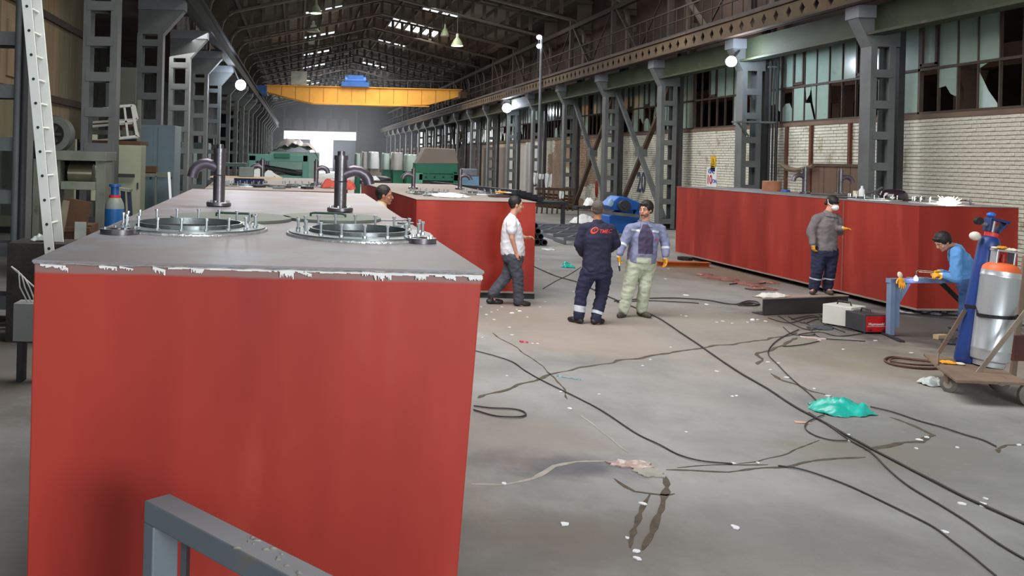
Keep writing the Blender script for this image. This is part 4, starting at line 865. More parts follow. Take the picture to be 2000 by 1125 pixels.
# side rods
a = on_y(1905, 735, CY-0.35)-C_; b_ = on_y(2010, 600, CY-0.4)-C_
MB().beam(a, b_, 0.05, 0.012, (0, 1, 0)).build('slanting_bar', M('worn_flat_bar', (140, 128, 114), 0.6, 0.2, 0.2, 4), t)
a = on_y(1833, 690, CY+0.25)-C_; b_ = on_y(1885, 606, CY+0.1)-C_
MB().beam(a, b_, 0.045, 0.012, (0, 1, 0)).beam(on_y(1833, 690, CY+0.25)-C_, Vector((f0.x+0.03, f0.y+0.05, dz_)), 0.03, 0.012, (0, 1, 0)).build('slanting_bar', m_cart, t)
a = on_y(1978, 735, CY+0.3)-C_; b_ = on_y(2004, 500, CY+0.3)-C_
MB().beam(a, b_, 0.06, 0.03, (0, 1, 0)).build('back_post', m_cart, t)
a = on_y(1974, 690, CY+0.35)-C_
MB().box(a.x-0.03, a.x+0.14, a.y-0.1, a.y+0.1, dz_, dz_+0.28).build('tool_box', M('dark_red_box', (84, 44, 40), 0.7), t)
# silver bottle
def axis(p0, p1): z = (p1-p0).normalized(); x = z.cross(Vector((0, 1, 0))).normalized(); return Matrix((x, z.cross(x), z)).transposed()
b0 = on_y(1930, 731, CY-0.05); b0.z = dz_+0.002; b1 = on_y(1957, 517, CY-0.05)
t = thing('lpg_bottle', 'tall silver gas bottle with orange shoulder on the cart', 'gas bottle', b0)
ax_ = axis(b0, b1); Lh = (b1-b0).length; R0 = 0.18
m_sil = M('silver_bottle_paint', (196, 202, 206), 0.32, 0.55, 0.06, 2.5, 0.03, col2=(150, 152, 150), thr=0.68)
MB().lathe([(R0*0.8, 0.0), (R0*0.82, 0.05), (R0*0.97, 0.07), (R0, 0.12), (R0, 0.17), (R0*1.012, 0.175), (R0*1.012, 0.19), (R0, 0.195), (R0, Lh-0.14), (R0*1.012, Lh-0.135), (R0*1.012, Lh-0.12), (R0, Lh-0.115), (R0*0.985, Lh-0.07)], n=36, mat=ax_).build('body', m_sil, t, smooth=40)
MB().lathe([(R0*0.985, Lh-0.07), (R0*0.93, Lh-0.03), (R0*0.78, Lh), (R0*0.5, Lh+0.02), (R0*0.15, Lh+0.025)], n=36, mat=ax_).build('shoulder', M('orange_paint', (226, 104, 56), 0.5, 0, 0.08, 6), t, smooth=60)
col_ = MB(); 
for i in range(7):
    a_ = PI*0.75+PI*1.5*i/6*0.33*0; 
for s_ in (-1, 1):
    v = ax_@Vector((0, 0, 1)); u = ax_@Vector((1, 0, 0))
    col_.beam(v*(Lh)+u*(s_*0.095), v*(Lh+0.15)+u*(s_*0.095), 0.1, 0.02, u)
col_.beam(v*(Lh+0.15)+u*(-0.11), v*(Lh+0.15)+u*(0.11), 0.12, 0.02, v)
col_.build('collar', m_sil, t, bevel=0.004)
MB().cyl(v*(Lh+0.02), v*(Lh+0.07), 0.03, n=10).cyl(v*(Lh+0.07), v*(Lh+0.11), 0.022, n=10).build('valve', M('valve_red', (176, 44, 34), 0.5), t, smooth=40)
tz_ = b0+v*(Lh+0.163)
glove('yellow glove with white cuff on the collar of the silver gas bottle', tz_+u*0.06+Vector((0, 0.0, 0.005)), -1.2, s=0.8)
crumple('white cotton cloth draped on the silver gas bottle collar', 'cotton_cloth', 'cloth', tz_+u*(-0.07)+Vector((0, 0, 0)), 0.17, 0.12, 0.03, m_cuff, 31, 0, 14)
glove('dirty yellow glove with white cuff lying on the cart deck', on_z(1858, 711, dz_+0.002), 1.2, s=0.95)
# blue oxygen bottle
c0 = on_y(1883, 716, CY+0.12); c0.z = dz_+0.002; c1 = on_y(1935, 462, CY+0.12)
t = thing('oxygen_bottle', 'dark blue gas bottle with red collar leaning behind the silver one', 'gas bottle', c0)
ax_ = axis(c0, c1); Lh = (c1-c0).length; R1 = 0.104
m_ob = M('dark_blue_bottle', (34, 62, 128), 0.4, 0, 0.12, 3, 0.04, col2=(70, 86, 122), thr=0.66)
MB().lathe([(R1*0.9, 0), (R1, 0.03), (R1, Lh-0.1), (R1*0.96, Lh-0.06), (R1*0.82, Lh-0.02), (R1*0.6, Lh), (R1*0.45, Lh+0.01)], n=30, mat=ax_).build('body', m_ob, t, smooth=40)
MB().lathe([(R1*0.62, Lh+0.0), (R1*0.62, Lh+0.045), (R1*0.3, Lh+0.05)], n=24, mat=ax_).build('neck_ring', M('neck_red', (206, 52, 50), 0.5), t, smooth=40)
v = ax_@Vector((0, 0, 1)); u = ax_@Vector((1, 0, 0)); s0 = 1 if u.x > 0 else -1; u = u*s0
MB().beam(v*(Lh+0.05)-u*0.055, v*(Lh+0.19)-u*0.06, 0.1, 0.03, u).beam(v*(Lh+0.05)+u*0.05, v*(Lh+0.19)+u*0.13, 0.1, 0.02, u).beam(v*(Lh+0.19)-u*0.07, v*(Lh+0.19)+u*0.15, 0.1, 0.03, v).build('valve_guard', M('guard_blue', (36, 52, 104), 0.45), t, bevel=0.004)
MB().ell(v*(Lh+0.235)-u*0.045, (0.045, 0.04, 0.03)).build('hand_wheel', M('bright_blue_knob', (40, 108, 204), 0.4), t, smooth=60)
MB().cyl(v*(Lh+0.05), v*(Lh+0.2), 0.025, n=10).cyl(v*(Lh+0.12), v*(Lh+0.12)-u*0.17, 0.02, n=10).build('valve', M('valve_brass_grey', (150, 150, 146), 0.4, 0.5), t, smooth=40)
MB().cyl(v*(Lh+0.14)-u*0.17+Vector((0, -0.03, 0)), v*(Lh+0.14)-u*0.17+Vector((0, 0.02, 0)), 0.042, n=18).build('gauge', m_black, t, smooth=40)
MB().ell(v*(Lh-0.03)-u*0.17, (0.06, 0.05, 0.05), nu=16).build('gauge_cover', M('cream_gauge_bag', (216, 210, 196), 0.7), t, smooth=60)
# strap round both
sp = MB(); zc = (on_y(1930, 613, CY).z)
def ov(t_): return
pts = []
s1 = b0+(b1-b0).normalized()*(zc-0.24); s2 = c0+(c1-c0).normalized()*(zc-0.24+0.04)
for i in range(20): a_ = -PI*1.0+PI*1.3*i/19; pts.append(s1+Vector((math.cos(a_)*(R0+0.018), math.sin(a_)*(R0+0.018), 0)))
pts += [s2+Vector((-R1*0.3, R1+0.012, 0.03)), s2+Vector((-R1-0.012, 0, 0.03)), s2+Vector((-R1*0.6, -R1*0.8-0.012, 0.03))]
for a1, a2 in zip(pts, pts[1:]+pts[:1]): sp.beam(a1, a2, 0.008, 0.036)
tag(sp.build('rubber_strap', m_black), 'black rubber strap round the two gas bottles', 'strap')
# flame sparks and gear on the right tank
fx = Vector((10.63, 15.18, ZR))
fp = on_z(1853, 400, ZR); 
t = thing('welding_arc', 'bright white-orange welding sparks on the near corner of the right tank', 'sparks', (fp.x, fp.y, ZR+0.002))
MB().ell((0, 0, 0.03), (0.12, 0.06, 0.1)).build('arc', M('arc_white', (255, 244, 224), 0.5, emit=40), t, smooth=60)
sm = MB(); r_ = random.Random(8)
for i in range(60):
    a_ = r_.uniform(-PI, PI); L2 = r_.uniform(0.06, 0.24); z_ = abs(r_.gauss(0, 0.05)); p1_ = Vector((math.cos(a_)*L2, math.sin(a_)*0.06, 0.02+z_)); sm.beam(p1_*0.5, p1_, 0.004, 0.004)
tag(sm.build('spark', M('spark_orange', (255, 222, 186), 0.5, emit=9), t), kind='stuff')
l = bpy.data.lights.new('arc', 'POINT'); l.energy = 30; l.color = (1, 0.85, 0.7); l.shadow_soft_size = 0.04; o = bpy.data.objects.new('arc', l); COL.objects.link(o); o.location = Vector((fp.x, fp.y-0.0, ZR+0.12))
def on_r(px, py, z=ZR): return on_z(px, py, z)
p = on_y(1735, 382, 16.9)
t = thing('welding_helmet', 'glossy dark welding helmet lying on the right tank', 'helmet', (p.x, 16.75, ZR+0.002))
m_gl = M('glossy_dark_plastic', (44, 32, 42), 0.12, 0, 0.1, 3, spec=0.8)
MB().lathe([(0.20, 0.0), (0.205, 0.06), (0.19, 0.13), (0.15, 0.18), (0.09, 0.2), (0.01, 0.205)], n=26, mat=Matrix.Diagonal(Vector((1.25, 0.8, 1)))).build('shell', m_gl, t, smooth=60)
MB().box(-0.20, -0.10, -0.17, -0.13, 0.07, 0.12).build('visor', M('visor_grey', (150, 150, 150), 0.15), t, bevel=0.004)
MB().tube([(-0.2, 0, 0.05), (-0.3, 0, 0.12), (-0.26, 0.02, 0.17)], 0.012, 8).build('head_strap', m_dark, t, smooth=50)
def lay(name, label, cat, mb, mat, px, py, z, rz=0.0, group=None, smooth=None, bevel=0):
    p = on_z(px, py, z); o = mb.build(name, mat, smooth=smooth, bevel=bevel, loc=(p.x, p.y, z+0.002)); o.rotation_euler = (0, 0, rz); return tag(o, label, cat, group)
lay('hose', 'thick grey hose curving to the dark helmet on the right tank', 'hose', MB().tube([(-0.9, 0.5, 0.03), (-0.5, 0.3, 0.03), (-0.1, 0.15, 0.04), (0.15, 0.1, 0.12), (0.3, 0.12, 0.2)], 0.022, 8), M('hose_grey', (92, 90, 88), 0.6), 1700, 386, ZR, smooth=50)
lay('hose', 'second grey hose lying flat on the right tank top', 'hose', MB().tube([(-0.8, 0.6, 0.02), (-0.4, 0.2, 0.02), (0.1, 0.05, 0.02), (0.5, -0.1, 0.02), (0.9, -0.2, 0.02)], 0.016, 8), m_dark, 1740, 392, ZR, smooth=50)
cluster = [('clamp', 'steel screw clamp lying left of the sparks on the right tank', 1800, 395, 0.5), ('clamp', 'rusty hook clamp lying right of the sparks on the right tank', 1885, 400, -0.3)]
for nm, lab, px, py, rz in cluster:
    lay(nm, lab, 'clamp', MB().box(-0.13, 0.13, -0.012, 0.012, 0, 0.03).box(-0.13, -0.1, -0.012, 0.012, 0, 0.09).box(0.06, 0.09, -0.012, 0.012, 0, 0.09).cyl((-0.18, 0, 0.075), (0.02, 0, 0.075), 0.009, n=8), m_pipe, px, py, ZR, rz)
lay('paint_can', 'small orange paint tin on the far part of the right tank', 'tin', MB().lathe([(0.2, 0), (0.2, 0.22), (0.18, 0.23), (0.02, 0.235)], n=18), M('orange_brown_tin', (170, 112, 82), 0.6), 1507, 373, ZR, smooth=40)
lay('flat_cap', 'small blue cap on the right tank left of the first vent pipe', 'cap', MB().lathe([(0.1, 0), (0.09, 0.05), (0.02, 0.06)], n=14), m_blue, 1534, 375, ZR, smooth=40)
lay('white_bottle', 'white plastic bottle standing between vent pipe and column', 'bottle', MB().lathe([(0.05, 0), (0.05, 0.16), (0.02, 0.2), (0.02, 0.24)], n=14), m_white, 1683, 388, ZR, smooth=40)
lay('tin_can', 'beige tin standing beside the white plastic bottle', 'tin', MB().lathe([(0.055, 0), (0.055, 0.13), (0.05, 0.135)], n=14), m_cuff, 1672, 387, ZR, smooth=40)
# things on the middle tank
m_sheet = M('white_sheet', (226, 224, 224), 0.8, 0, 0.04, 6)
p = on_z(878, 384, ZM2); crumple('folded white sheets lying on the middle red tank', 'folded_sheet', 'cloth', (p.x, p.y, ZM2+0.002), 0.75, 0.9, 0.06, m_sheet, 41, 0.1, 6, dome=0.9)
p = on_z(978, 385, ZM2); crumple('dark rag on the right front corner of the middle tank', 'dark_rag', 'rag', (p.x, p.y, ZM2+0.002), 0.42, 0.4, 0.07, M('dark_maroon_cloth', (54, 30, 36), 0.9), 42, 0.1, 8)
glove('yellow glove with white cuff lying on the dark rag on the middle tank', (p.x+0.08, p.y+0.15, ZM2+0.07), 0.8, s=1.3)
for i, (px, py) in enumerate([(800, 377), (818, 380), (852, 381), (866, 378), (920, 381), (948, 380), (835, 383), (905, 385)]):
    lay('steel_offcut', 'small bright steel offcut among the studs on the middle tank', 'scrap', MB().obox((0, 0, 0.015), (0.14+0.05*(i % 3), 0.12, 0.03)), m_ring if i % 2 else m_cover, px, py, ZM2, i*0.7, 'offcuts on the middle tank')
# things on the second left tank
z2 = 1.75
m_redrag = M('red_rag', (176, 74, 58), 0.8, 0, 0.12, 6)
p = on_z(643, 367, z2); crumple('left red rag on the far left tank beside the big pipe', 'red_rag', 'rag', (p.x, p.y, z2+0.002), 0.3, 0.5, 0.13, m_redrag, 51, 0, 8, dome=1.0)
p = on_z(680, 371, z2); crumple('right red rag on the far left tank, behind the big pipe bend', 'red_rag', 'rag', (p.x, p.y, z2+0.002), 0.28, 0.5, 0.13, m_redrag, 52, 0, 8, dome=1.0)
p = on_z(486, 361, z2); tag(MB().box(-0.27, 0.27, -0.25, 0.25, 0, 0.13).build('blue_crate', M('dark_blue_box', (30, 44, 108), 0.6), loc=(p.x, p.y, z2+0.13), bevel=0.01), 'dark blue box standing under the plywood board on the far left tank', 'box')
o = bpy.data.objects[-1] if False else None
p0_ = (p.x, p.y)
bpy.data.objects['blue_crate'].location.z = z2+0.002
tag(MB().box(-0.75, 0.62, -0.4, 0.4, 0, 0.02).build('plywood_board', M('plywood', (196, 168, 136), 0.8, 0, 0.08, 2), loc=(p.x+0.03, p.y, z2+0.134)), 'pale plywood board resting on the blue box', 'board')
tag(MB().box(-0.14, 0.14, -0.14, 0.14, 0, 0.18).build('grey_toolbox', M('grey_tool_box', (92, 100, 98), 0.6), loc=(p.x-0.05, p.y, z2+0.156), bevel=0.01), 'grey tool box standing on the plywood board', 'box')
for i, (px, py) in enumerate([(520, 365), (540, 366), (556, 367), (575, 366), (600, 369), (545, 369), (505, 366)]):
    lay('steel_offcut', 'small steel offcut scattered on the far left tank', 'scrap', MB().obox((0, 0, 0.02), (0.16, 0.2, 0.04)), m_ring if i % 2 else m_dark, px, py, z2, i*0.9, 'offcuts on the far left tank')
# ================================================================ LEFT AISLE AND FAR MACHINES
def prect(px0, py0, px1, py1, y, d, mb=None, org=None):
    """box whose front face fills a pixel rectangle at distance y; returns builder (local to org)"""
    mb = mb or MB(); a = on_y(px0, py1, y); b_ = on_y(px1, py0, y); org = org or Vector((0, 0, 0))
    return mb.box(a.x-org.x, b_.x-org.x, y-org.y, y-org.y+d, max(0, min(a.z, b_.z))-org.z, max(a.z, b_.z)-org.z)
def pthing(name, label, cat, px, y, group=None): p = on_y(px, 400, y); return thing(name, label, cat, (p.x, y, 0), group=group)
# ladder
t = thing('extension_ladder', 'tall aluminium ladder leaning beside the left red tank', 'ladder', (-3.0, 11.2, 0))
a_ = on_y(97, 492, 11.0); b_ = on_y(52, 0, 11.0); d = (b_-a_).normalized(); foot = a_-d*(a_.z/d.z); top = foot+d*(5.3)
O_ = Vector((-3.0, 11.2, 0))
for y in (-0.2, 0.26):
    f2_ = foot-O_; f2_.y = y; t2_ = top-O_; t2_.y = y
    MB().beam(f2_, t2_, 0.115, 0.03, (0, 1, 0)).build('stile', m_alu, t, bevel=0.003)
    if y < 0:
        f3 = f2_+Vector((-0.01, -0.04, 0)); t3_ = t2_+Vector((-0.01, -0.04, 0))
for k in range(17):
    c_ = foot-O_+d*(0.3+k*0.29); MB().cyl((c_.x, -0.2, c_.z), (c_.x, 0.26, c_.z), 0.016, n=10).build('rung', m_alu, t, smooth=40)
    MB().cyl((c_.x, -0.222, c_.z), (c_.x, -0.216, c_.z), 0.018, n=10).build('rung_end', m_dark, t)
for y in (-0.2, 0.26): MB().obox((foot.x-O_.x, y, 0.02), (0.13, 0.05, 0.04)).build('rubber_foot', m_black, t)
# sheeted enclosure
t = thing('sheeted_enclosure', 'tall enclosure clad in old tan board sheets behind the ladder', 'enclosure', (-4.7, 16.5, 0))
m_b = [M('tan_board', (138, 120, 92), 0.85, 0, 0.15, 1.5, 0.05, stretch=(1, 3, 0.5)), M('olive_board', (112, 106, 82), 0.85, 0, 0.15, 1.5, 0.05, stretch=(1, 3, 0.5)), M('brown_board_dark', (96, 84, 70), 0.85, 0, 0.15, 1.5, 0.05, stretch=(1, 3, 0.5))]
r = random.Random(5); y = -3.2; i = 0
while y < 3.5:
    w_ = r.choice([0.75, 0.9, 1.0]); 
    for z0, z1 in ((2.55+0.2*(i % 2)*0, 3.25), (3.33, 4.72), (4.84, 6.85)):
        z0j = z0+(r.uniform(-0.12, 0.12) if z0 < 2.6 else 0); MB().box(r.uniform(-0.015, 0.02), 0.03, y+0.015, min(y+w_, 3.6)-0.015, z0j, z1).build('board_sheet', m_b[r.choice([0, 0, 1, 1, 2])], t)
    y += w_; i += 1
for z in (3.29, 4.78): MB().box(0.0, 0.09, -3.3, 3.65, z-0.07, z+0.06).build('batten', M('dark_timber', (62, 52, 46), 0.85), t)
MB().box(0.03, 0.06, -1.9, -1.1, 3.5, 4.4).build('patch_sheet', m_b[0], t)
for yy_ in (-3.3, 0.2, 3.6): MB().box(-0.12, -0.02, yy_-0.06, yy_+0.06, 0, 6.85).build('post', m_dark, t)
# machine under the enclosure
m_mach = M('old_machine_grey_green', (112, 116, 104), 0.65, 0, 0.18, 2, 0.05, col2=(82, 78, 68), thr=0.6)
O_ = Vector((-4.2, 16.2, 0)); t = thing('sheet_machine', 'old grey machine with a bright steel roller left of the blue gas bottle', 'machine', O_)
prect(70, 297, 208, 312, 16.2, 0.9, org=O_).build('top_beam', m_mach, t, bevel=0.01)
prect(183, 300, 207, 520, 16.25, 0.6, org=O_).build('side_post', m_mach, t, bevel=0.01); prect(60, 310, 78, 520, 16.25, 0.6, org=O_).build('side_post', m_mach, t, bevel=0.01)
prect(104, 312, 118, 395, 16.3, 0.3, org=O_).build('inner_post', m_mach, t)
prect(118, 356, 185, 370, 16.1, 0.7, org=O_).build('table', M('machine_table_green', (120, 128, 112), 0.6), t, bevel=0.01)
prect(118, 312, 136, 356, 16.6, 0.1, org=O_).build('dark_opening', m_hole, t); prect(118, 312, 185, 322, 16.6, 0.1, org=O_).build('dark_opening', m_hole, t)
a_ = on_y(136, 338, 16.5)-O_; b_ = on_y(183, 338, 16.5)-O_; MB().cyl((a_.x, a_.y, a_.z), (b_.x, b_.y, a_.z), 0.17, n=24).build('roller', M('polished_roller', (150, 146, 124), 0.25, 0.8), t, smooth=40)
prect(103, 322, 109, 357, 16.0, 0.02, org=O_).build('white_strip', m_white, t)
prect(60, 395, 200, 420, 16.5, 0.5, org=O_).build('lower_beam', m_mach, t)
c_ = on_y(103, 262, 16.4)
t = thing('extractor_fan', 'round black fan in a grey casing on top of the old machine', 'fan', (c_.x, 16.4, c_.z))
MB().lathe([(0.32, 0), (0.34, 0.1), (0.32, 0.34)], mat=Matrix.Rotation(-PI/2, 3, 'X'), n=24).build('casing', M('fan_casing', (92, 96, 90), 0.6), t, smooth=40)
MB().lathe([(0.2, 0.0), (0.2, 0.02)], mat=Matrix.Rotation(PI/2, 3, 'X'), n=24).build('fan_opening', m_hole, t)
for k in range(6): MB().obox((0.09*math.cos(k*PI/3), -0.03, 0.09*math.sin(k*PI/3)), (0.15, 0.01, 0.05), Matrix.Rotation(-k*PI/3, 3, 'Y')).build('blade', m_dark, t)
MB().cyl((0, -0.02, 0), (0, -0.05, 0), 0.04, n=12).build('hub', m_steel, t)
MB().box(-0.25, 0.45, 0.02, 0.3, -0.4, -0.28).build('base', m_steel, t)
# brown crates / boards and cloth
O_ = Vector((-3.6, 13.6, 0)); m_brn = M('brown_scrap_board', (92, 66, 46), 0.85, 0, 0.2, 3, 0.1, col2=(140, 104, 70), thr=0.66)
t = thing('brown_crate', 'brown tilted wooden crate lid behind the left tank edge', 'crate', (O_.x, O_.y, 0))
a_ = on_y(128, 445, 13.6)-O_; MB().obox((on_y(150, 418, 13.6)-O_), (0.36, 0.06, 0.42), Matrix.Rotation(0.18, 3, 'Y')).build('lid_board', m_brn, t)
MB().obox((on_y(124, 425, 13.5)-O_), (0.09, 0.05, 0.5), Matrix.Rotation(0.15, 3, 'Y')).build('edge_board', M('pale_edge_board', (136, 128, 106), 0.85), t)
prect(112, 440, 178, 520, 13.8, 0.5, org=O_).build('box', m_brn, t); prect(112, 445, 175, 452, 13.5, 0.1, org=O_).build('rail_board', m_brn, t)
tag(prect(145, 434, 168, 470, 13.42, 0.03, org=on_y(156, 450, 13.42)).build('hanging_cloth', M('pale_grey_cloth', (176, 180, 172), 0.9), loc=on_y(156, 450, 13.42)), 'pale cloth hung over the brown crate behind the left tank', 'cloth')
p = on_y(70, 450, 12.0); crumple('white plastic bag tucked beside the ladder', 'plastic_bag', 'bag', (p.x+0.2, p.y-0.5, 1.202), 0.2, 0.2, 0.12, m_clear, 101, 0, 10)
tag(MB().box(-0.4, 0.3, -0.25, 0.4, 0, 1.2).build('scrap_bin', M('dark_scrap_bin', (60, 56, 52), 0.85, 0, 0.3, 6, 0.5), loc=(p.x+0.3, p.y-0.6, 0)), 'dark bin of scrap behind the ladder', 'bin')
# blue gas bottle
c_ = on_y(223, 440, 13.2); t = thing('gas_bottle', 'bright blue gas bottle with red neck ring behind the left tank', 'gas bottle', (c_.x, 13.2, 0))
zt_ = on_y(223, 402, 13.2).z; R_ = 0.138
MB().lathe([(R_, 0), (R_, zt_-0.09), (R_, zt_-0.04)], n=28).build('body', M('bright_blue_bottle', (34, 102, 168), 0.4, 0, 0.06, 3), t, smooth=40)
MB().lathe([(R_, zt_-0.04), (R_*0.93, zt_+0.03), (R_*0.7, zt_+0.1), (R_*0.5, zt_+0.13)], n=28).build('shoulder', M('grey_shoulder', (128, 136, 128), 0.5), t, smooth=50)
MB().lathe([(R_*0.6, zt_+0.09), (R_*0.6, zt_+0.155)], n=24).build('neck_ring', M('neck_red', (206, 52, 50)), t, smooth=40)
MB().lathe([(R_*0.42, zt_+0.155), (R_*0.42, zt_+0.27), (R_*0.62, zt_+0.275), (R_*0.62, zt_+0.31)], n=20).build('cap', M('cap_blue', (34, 92, 160), 0.4), t, smooth=40)
# cabinets behind
def cabinet(name, label, rect, y, d, mat, doors=1, extra=None):
    px0, py0, px1, py1 = rect; t = pthing(name, label, 'cabinet', (px0+px1)/2, y); O = t.location.copy()
    prect(px0, py0, px1, py1, y, d, org=O).build('body', mat, t, bevel=0.01)
    for k in range(doors):
        a = px0+(px1-px0)*k/doors+2; b2 = px0+(px1-px0)*(k+1)/doors-2; dr_ = prect(a, py0+5, b2, min(py1-6, 480), y-0.03, 0.03, org=O).build('door', mat, t, bevel=0.004)
        prect(b2-7, (py0+py1)/2-20, b2-4, (py0+py1)/2-8, y-0.06, 0.03, org=O).build('handle', m_dark, dr_)
    return t
m_cream = M('cream_cabinet', (152, 156, 132), 0.55, 0, 0.08, 2, col2=(120, 118, 98), thr=0.68)
m_cyan = M('grey_blue_cabinet', (102, 122, 128), 0.55, 0, 0.12, 1.5, col2=(82, 92, 94), thr=0.62)
cabinet('electrical_cabinet', 'cream electrical cabinet behind the blue gas bottle', (226, 284, 276, 470), 18.9, 0.6, m_cream, 1)
cabinet('electrical_cabinet', 'narrow cream cabinet between two left columns', (196, 305, 224, 470), 18.95, 0.5, m_cream, 1)
cabinet('tall_cabinet', 'tall grey-blue cabinet with slanted top behind the left columns', (262, 245, 342, 470), 22.8, 1.2, m_cyan, 2)
t = pthing('shelf_rack', 'grey shelf rack with dark vice behind the cream cabinet', 'rack', 300, 21.5); O = t.location.copy()
prect(245, 338, 330, 344, 21.5, 0.5, org=O).build('shelf', m_mach, t); prect(300, 344, 306, 480, 21.5, 0.1, org=O).build('post', m_mach, t); prect(248, 344, 254, 480, 21.5, 0.1, org=O).build('post', m_mach, t)
prect(280, 325, 305, 338, 21.5, 0.3, org=O).build('vice', m_brn, t); prect(225, 340, 262, 346, 18.7, 0.08, org=O).build('bar', m_dark, t)
# A-frame
t = pthing('folding_steps', 'dark A-shaped folding steps beside the blue gas bottle', 'steps', 246, 14.2); O = t.location.copy()
for (x0, y0_, x1, y1_) in ((240, 372, 248, 425), (252, 372, 266, 420)):
    MB().beam(on_y(x0, y0_, 14.2)-O, on_y(x1, 600, 14.2)-O, 0.06, 0.05, (0, 1, 0)).build('leg', M('navy_steps', (40, 46, 72), 0.6), t)
MB().beam(on_y(230, 368, 14.2)-O, on_y(256, 372, 14.2)-O, 0.3, 0.04).build('top_step', m_mach, t)
tag(MB().beam(on_y(330, 336, 15.5), on_y(347, 395, 15.5)-Vector((0, 0, 1.4)), 0.04, 0.03, (0, 1, 0)).build('leaning_bar', m_alu), 'thin bright metal bar leaning beside the left tank', 'bar')
# stacked white window frames
m_wf = M('white_window_profile', (206, 208, 200), 0.6, 0, 0.08, 3)
def winframe(label, pts, y, cross=True, grp='discarded white window frames on the left'):
    t = thing('window_frame', label, 'window frame', on_y(pts[0][0], pts[0][1], y), group=grp); O = t.location.copy(); P = [on_y(px, py, y)-O for px, py in pts]
    for i in range(4): MB().beam(P[i], P[(i+1) % 4], 0.05, 0.09, (0, 1, 0)).build('frame_bar', m_wf, t)
    if cross: MB().beam((P[0]+P[1])/2, (P[2]+P[3])/2, 0.04, 0.05, (0, 1, 0)).build('glazing_bar', m_wf, t); MB().beam((P[1]+P[2])/2, (P[3]+P[0])/2, 0.04, 0.05, (0, 1, 0)).build('glazing_bar', m_wf, t)
    return t
winframe('white window frame with glazing bars standing front-most in the stack', [(228, 208, ), (258, 206), (268, 266), (232, 270)], 19.6)
winframe('long white window frame lying behind the left column', [(166, 216), (262, 206), (268, 233), (168, 240)], 20.0, False)
winframe('lowest long white window frame of the stack on the left', [(162, 248), (262, 240), (270, 268), (164, 277)], 19.8, False)
t = pthing('storage_shelf', 'dark shelf carrying the stacked white window frames', 'shelf', 215, 20.2); O = t.location.copy()
prect(160, 276, 275, 282, 19.6, 1.0, org=O).build('shelf_board', m_brn, t); prect(160, 282, 166, 480, 20.2, 0.1, org=O).build('post', m_dark, t); prect(268, 282, 274, 480, 20.2, 0.1, org=O).build('post', m_dark, t)
prect(176, 240, 262, 246, 20.5, 0.3, org=O).build('shelf_board', m_brn, t); prect(170, 255, 255, 262, 20.6, 0.3, org=O).build('shelf_board', m_mach, t)
prect(262, 195, 275, 480, 21.0, 0.1, org=O).build('upright', m_mach, t)
tag(prect(206, 132, 266, 208, 22, 0.1, org=Vector((0, 0, 0))).build('hanging_sheet', M('olive_grey_panel', (96, 98, 88), 0.8, 0, 0.1, 1)), 'large olive-grey sheet hung above the white window frames', 'panel')
# junk low left
t = thing('junction_box', 'pale grey box with loose white wires at the left edge', 'box', on_y(50, 660, 9.2)); t.location.z = 0; O = t.location.copy()
zb = 0.12
MB().box(-0.13, 0.2, 0, 0.25, 0.42, 0.80).build('casing', M('light_grey_box', (150, 152, 148), 0.6, 0, 0.08, 3), t, bevel=0.006); MB().box(-0.1, -0.04, 0.05, 0.2, 0, 0.42).box(0.1, 0.16, 0.05, 0.2, 0, 0.42).build('stand', m_dark, t)
for k in range(4): MB().tube([(-0.02+k*0.04, 0.1, 0.8), (-0.1+k*0.05, 0.1, 0.95), (-0.12+k*0.03, 0.12, 1.1-0.03*k), (-0.2, 0.13, 1.15)], 0.008, 6).build('wire', m_wf, t, smooth=60)
tag(MB().beam((-4.3, 11.6, 0.05), (-3.3, 9.6, 0.05), 0.12, 0.1).beam((-4.0, 11.8, 0), (-4.3, 11.6, 0.9), 0.08, 0.08).build('scrap_profile', m_rust), 'rusty steel profile lying below the leftmost column', 'profile')
t = pthing('pipe_cluster', 'vertical dark pipes strapped to the leftmost column', 'pipe', 38, 12.0); O = t.location.copy()
for px, y, r_ in ((45, 11.95, 0.05), (33, 11.98, 0.06)): c_ = on_y(px, 300, y)-O; MB().cyl((c_.x, c_.y, 0), (c_.x, c_.y, 7.5), r_, n=10).build('pipe', m_dark if px == 45 else m_steel, t, smooth=40)
# stored racks further down the left aisle (seen between the columns)
r = random.Random(9)
for i, y in enumerate((27, 33.5, 40, 47, 55, 64, 75)):
    mt = r.choice([m_cyan, m_mach, m_steel, m_cream]); h = r.uniform(2.0, 3.4)
    t = thing('stored_machine', 'dim boxy stored machine behind the left columns, %s from the camera' % ORD[i+1], 'machine', (-7.4, y, 0), group='stored machines of the left aisle')
    MB().box(-1.1, 1.2, -1.4, 1.4, 0.15, h).build('body', mt, t, bevel=0.03); MB().box(-0.8, 0.8, -1.45, -1.4, 0.5, h-0.5).build('door', m_mach, t)
    MB().box(-1.2, 1.3, -1.5, 1.5, 0, 0.15).build('plinth', m_dark, t); MB().box(-0.4, 0.5, -0.8, 0.5, h, h+0.5).build('motor', m_dark, t, bevel=0.03)
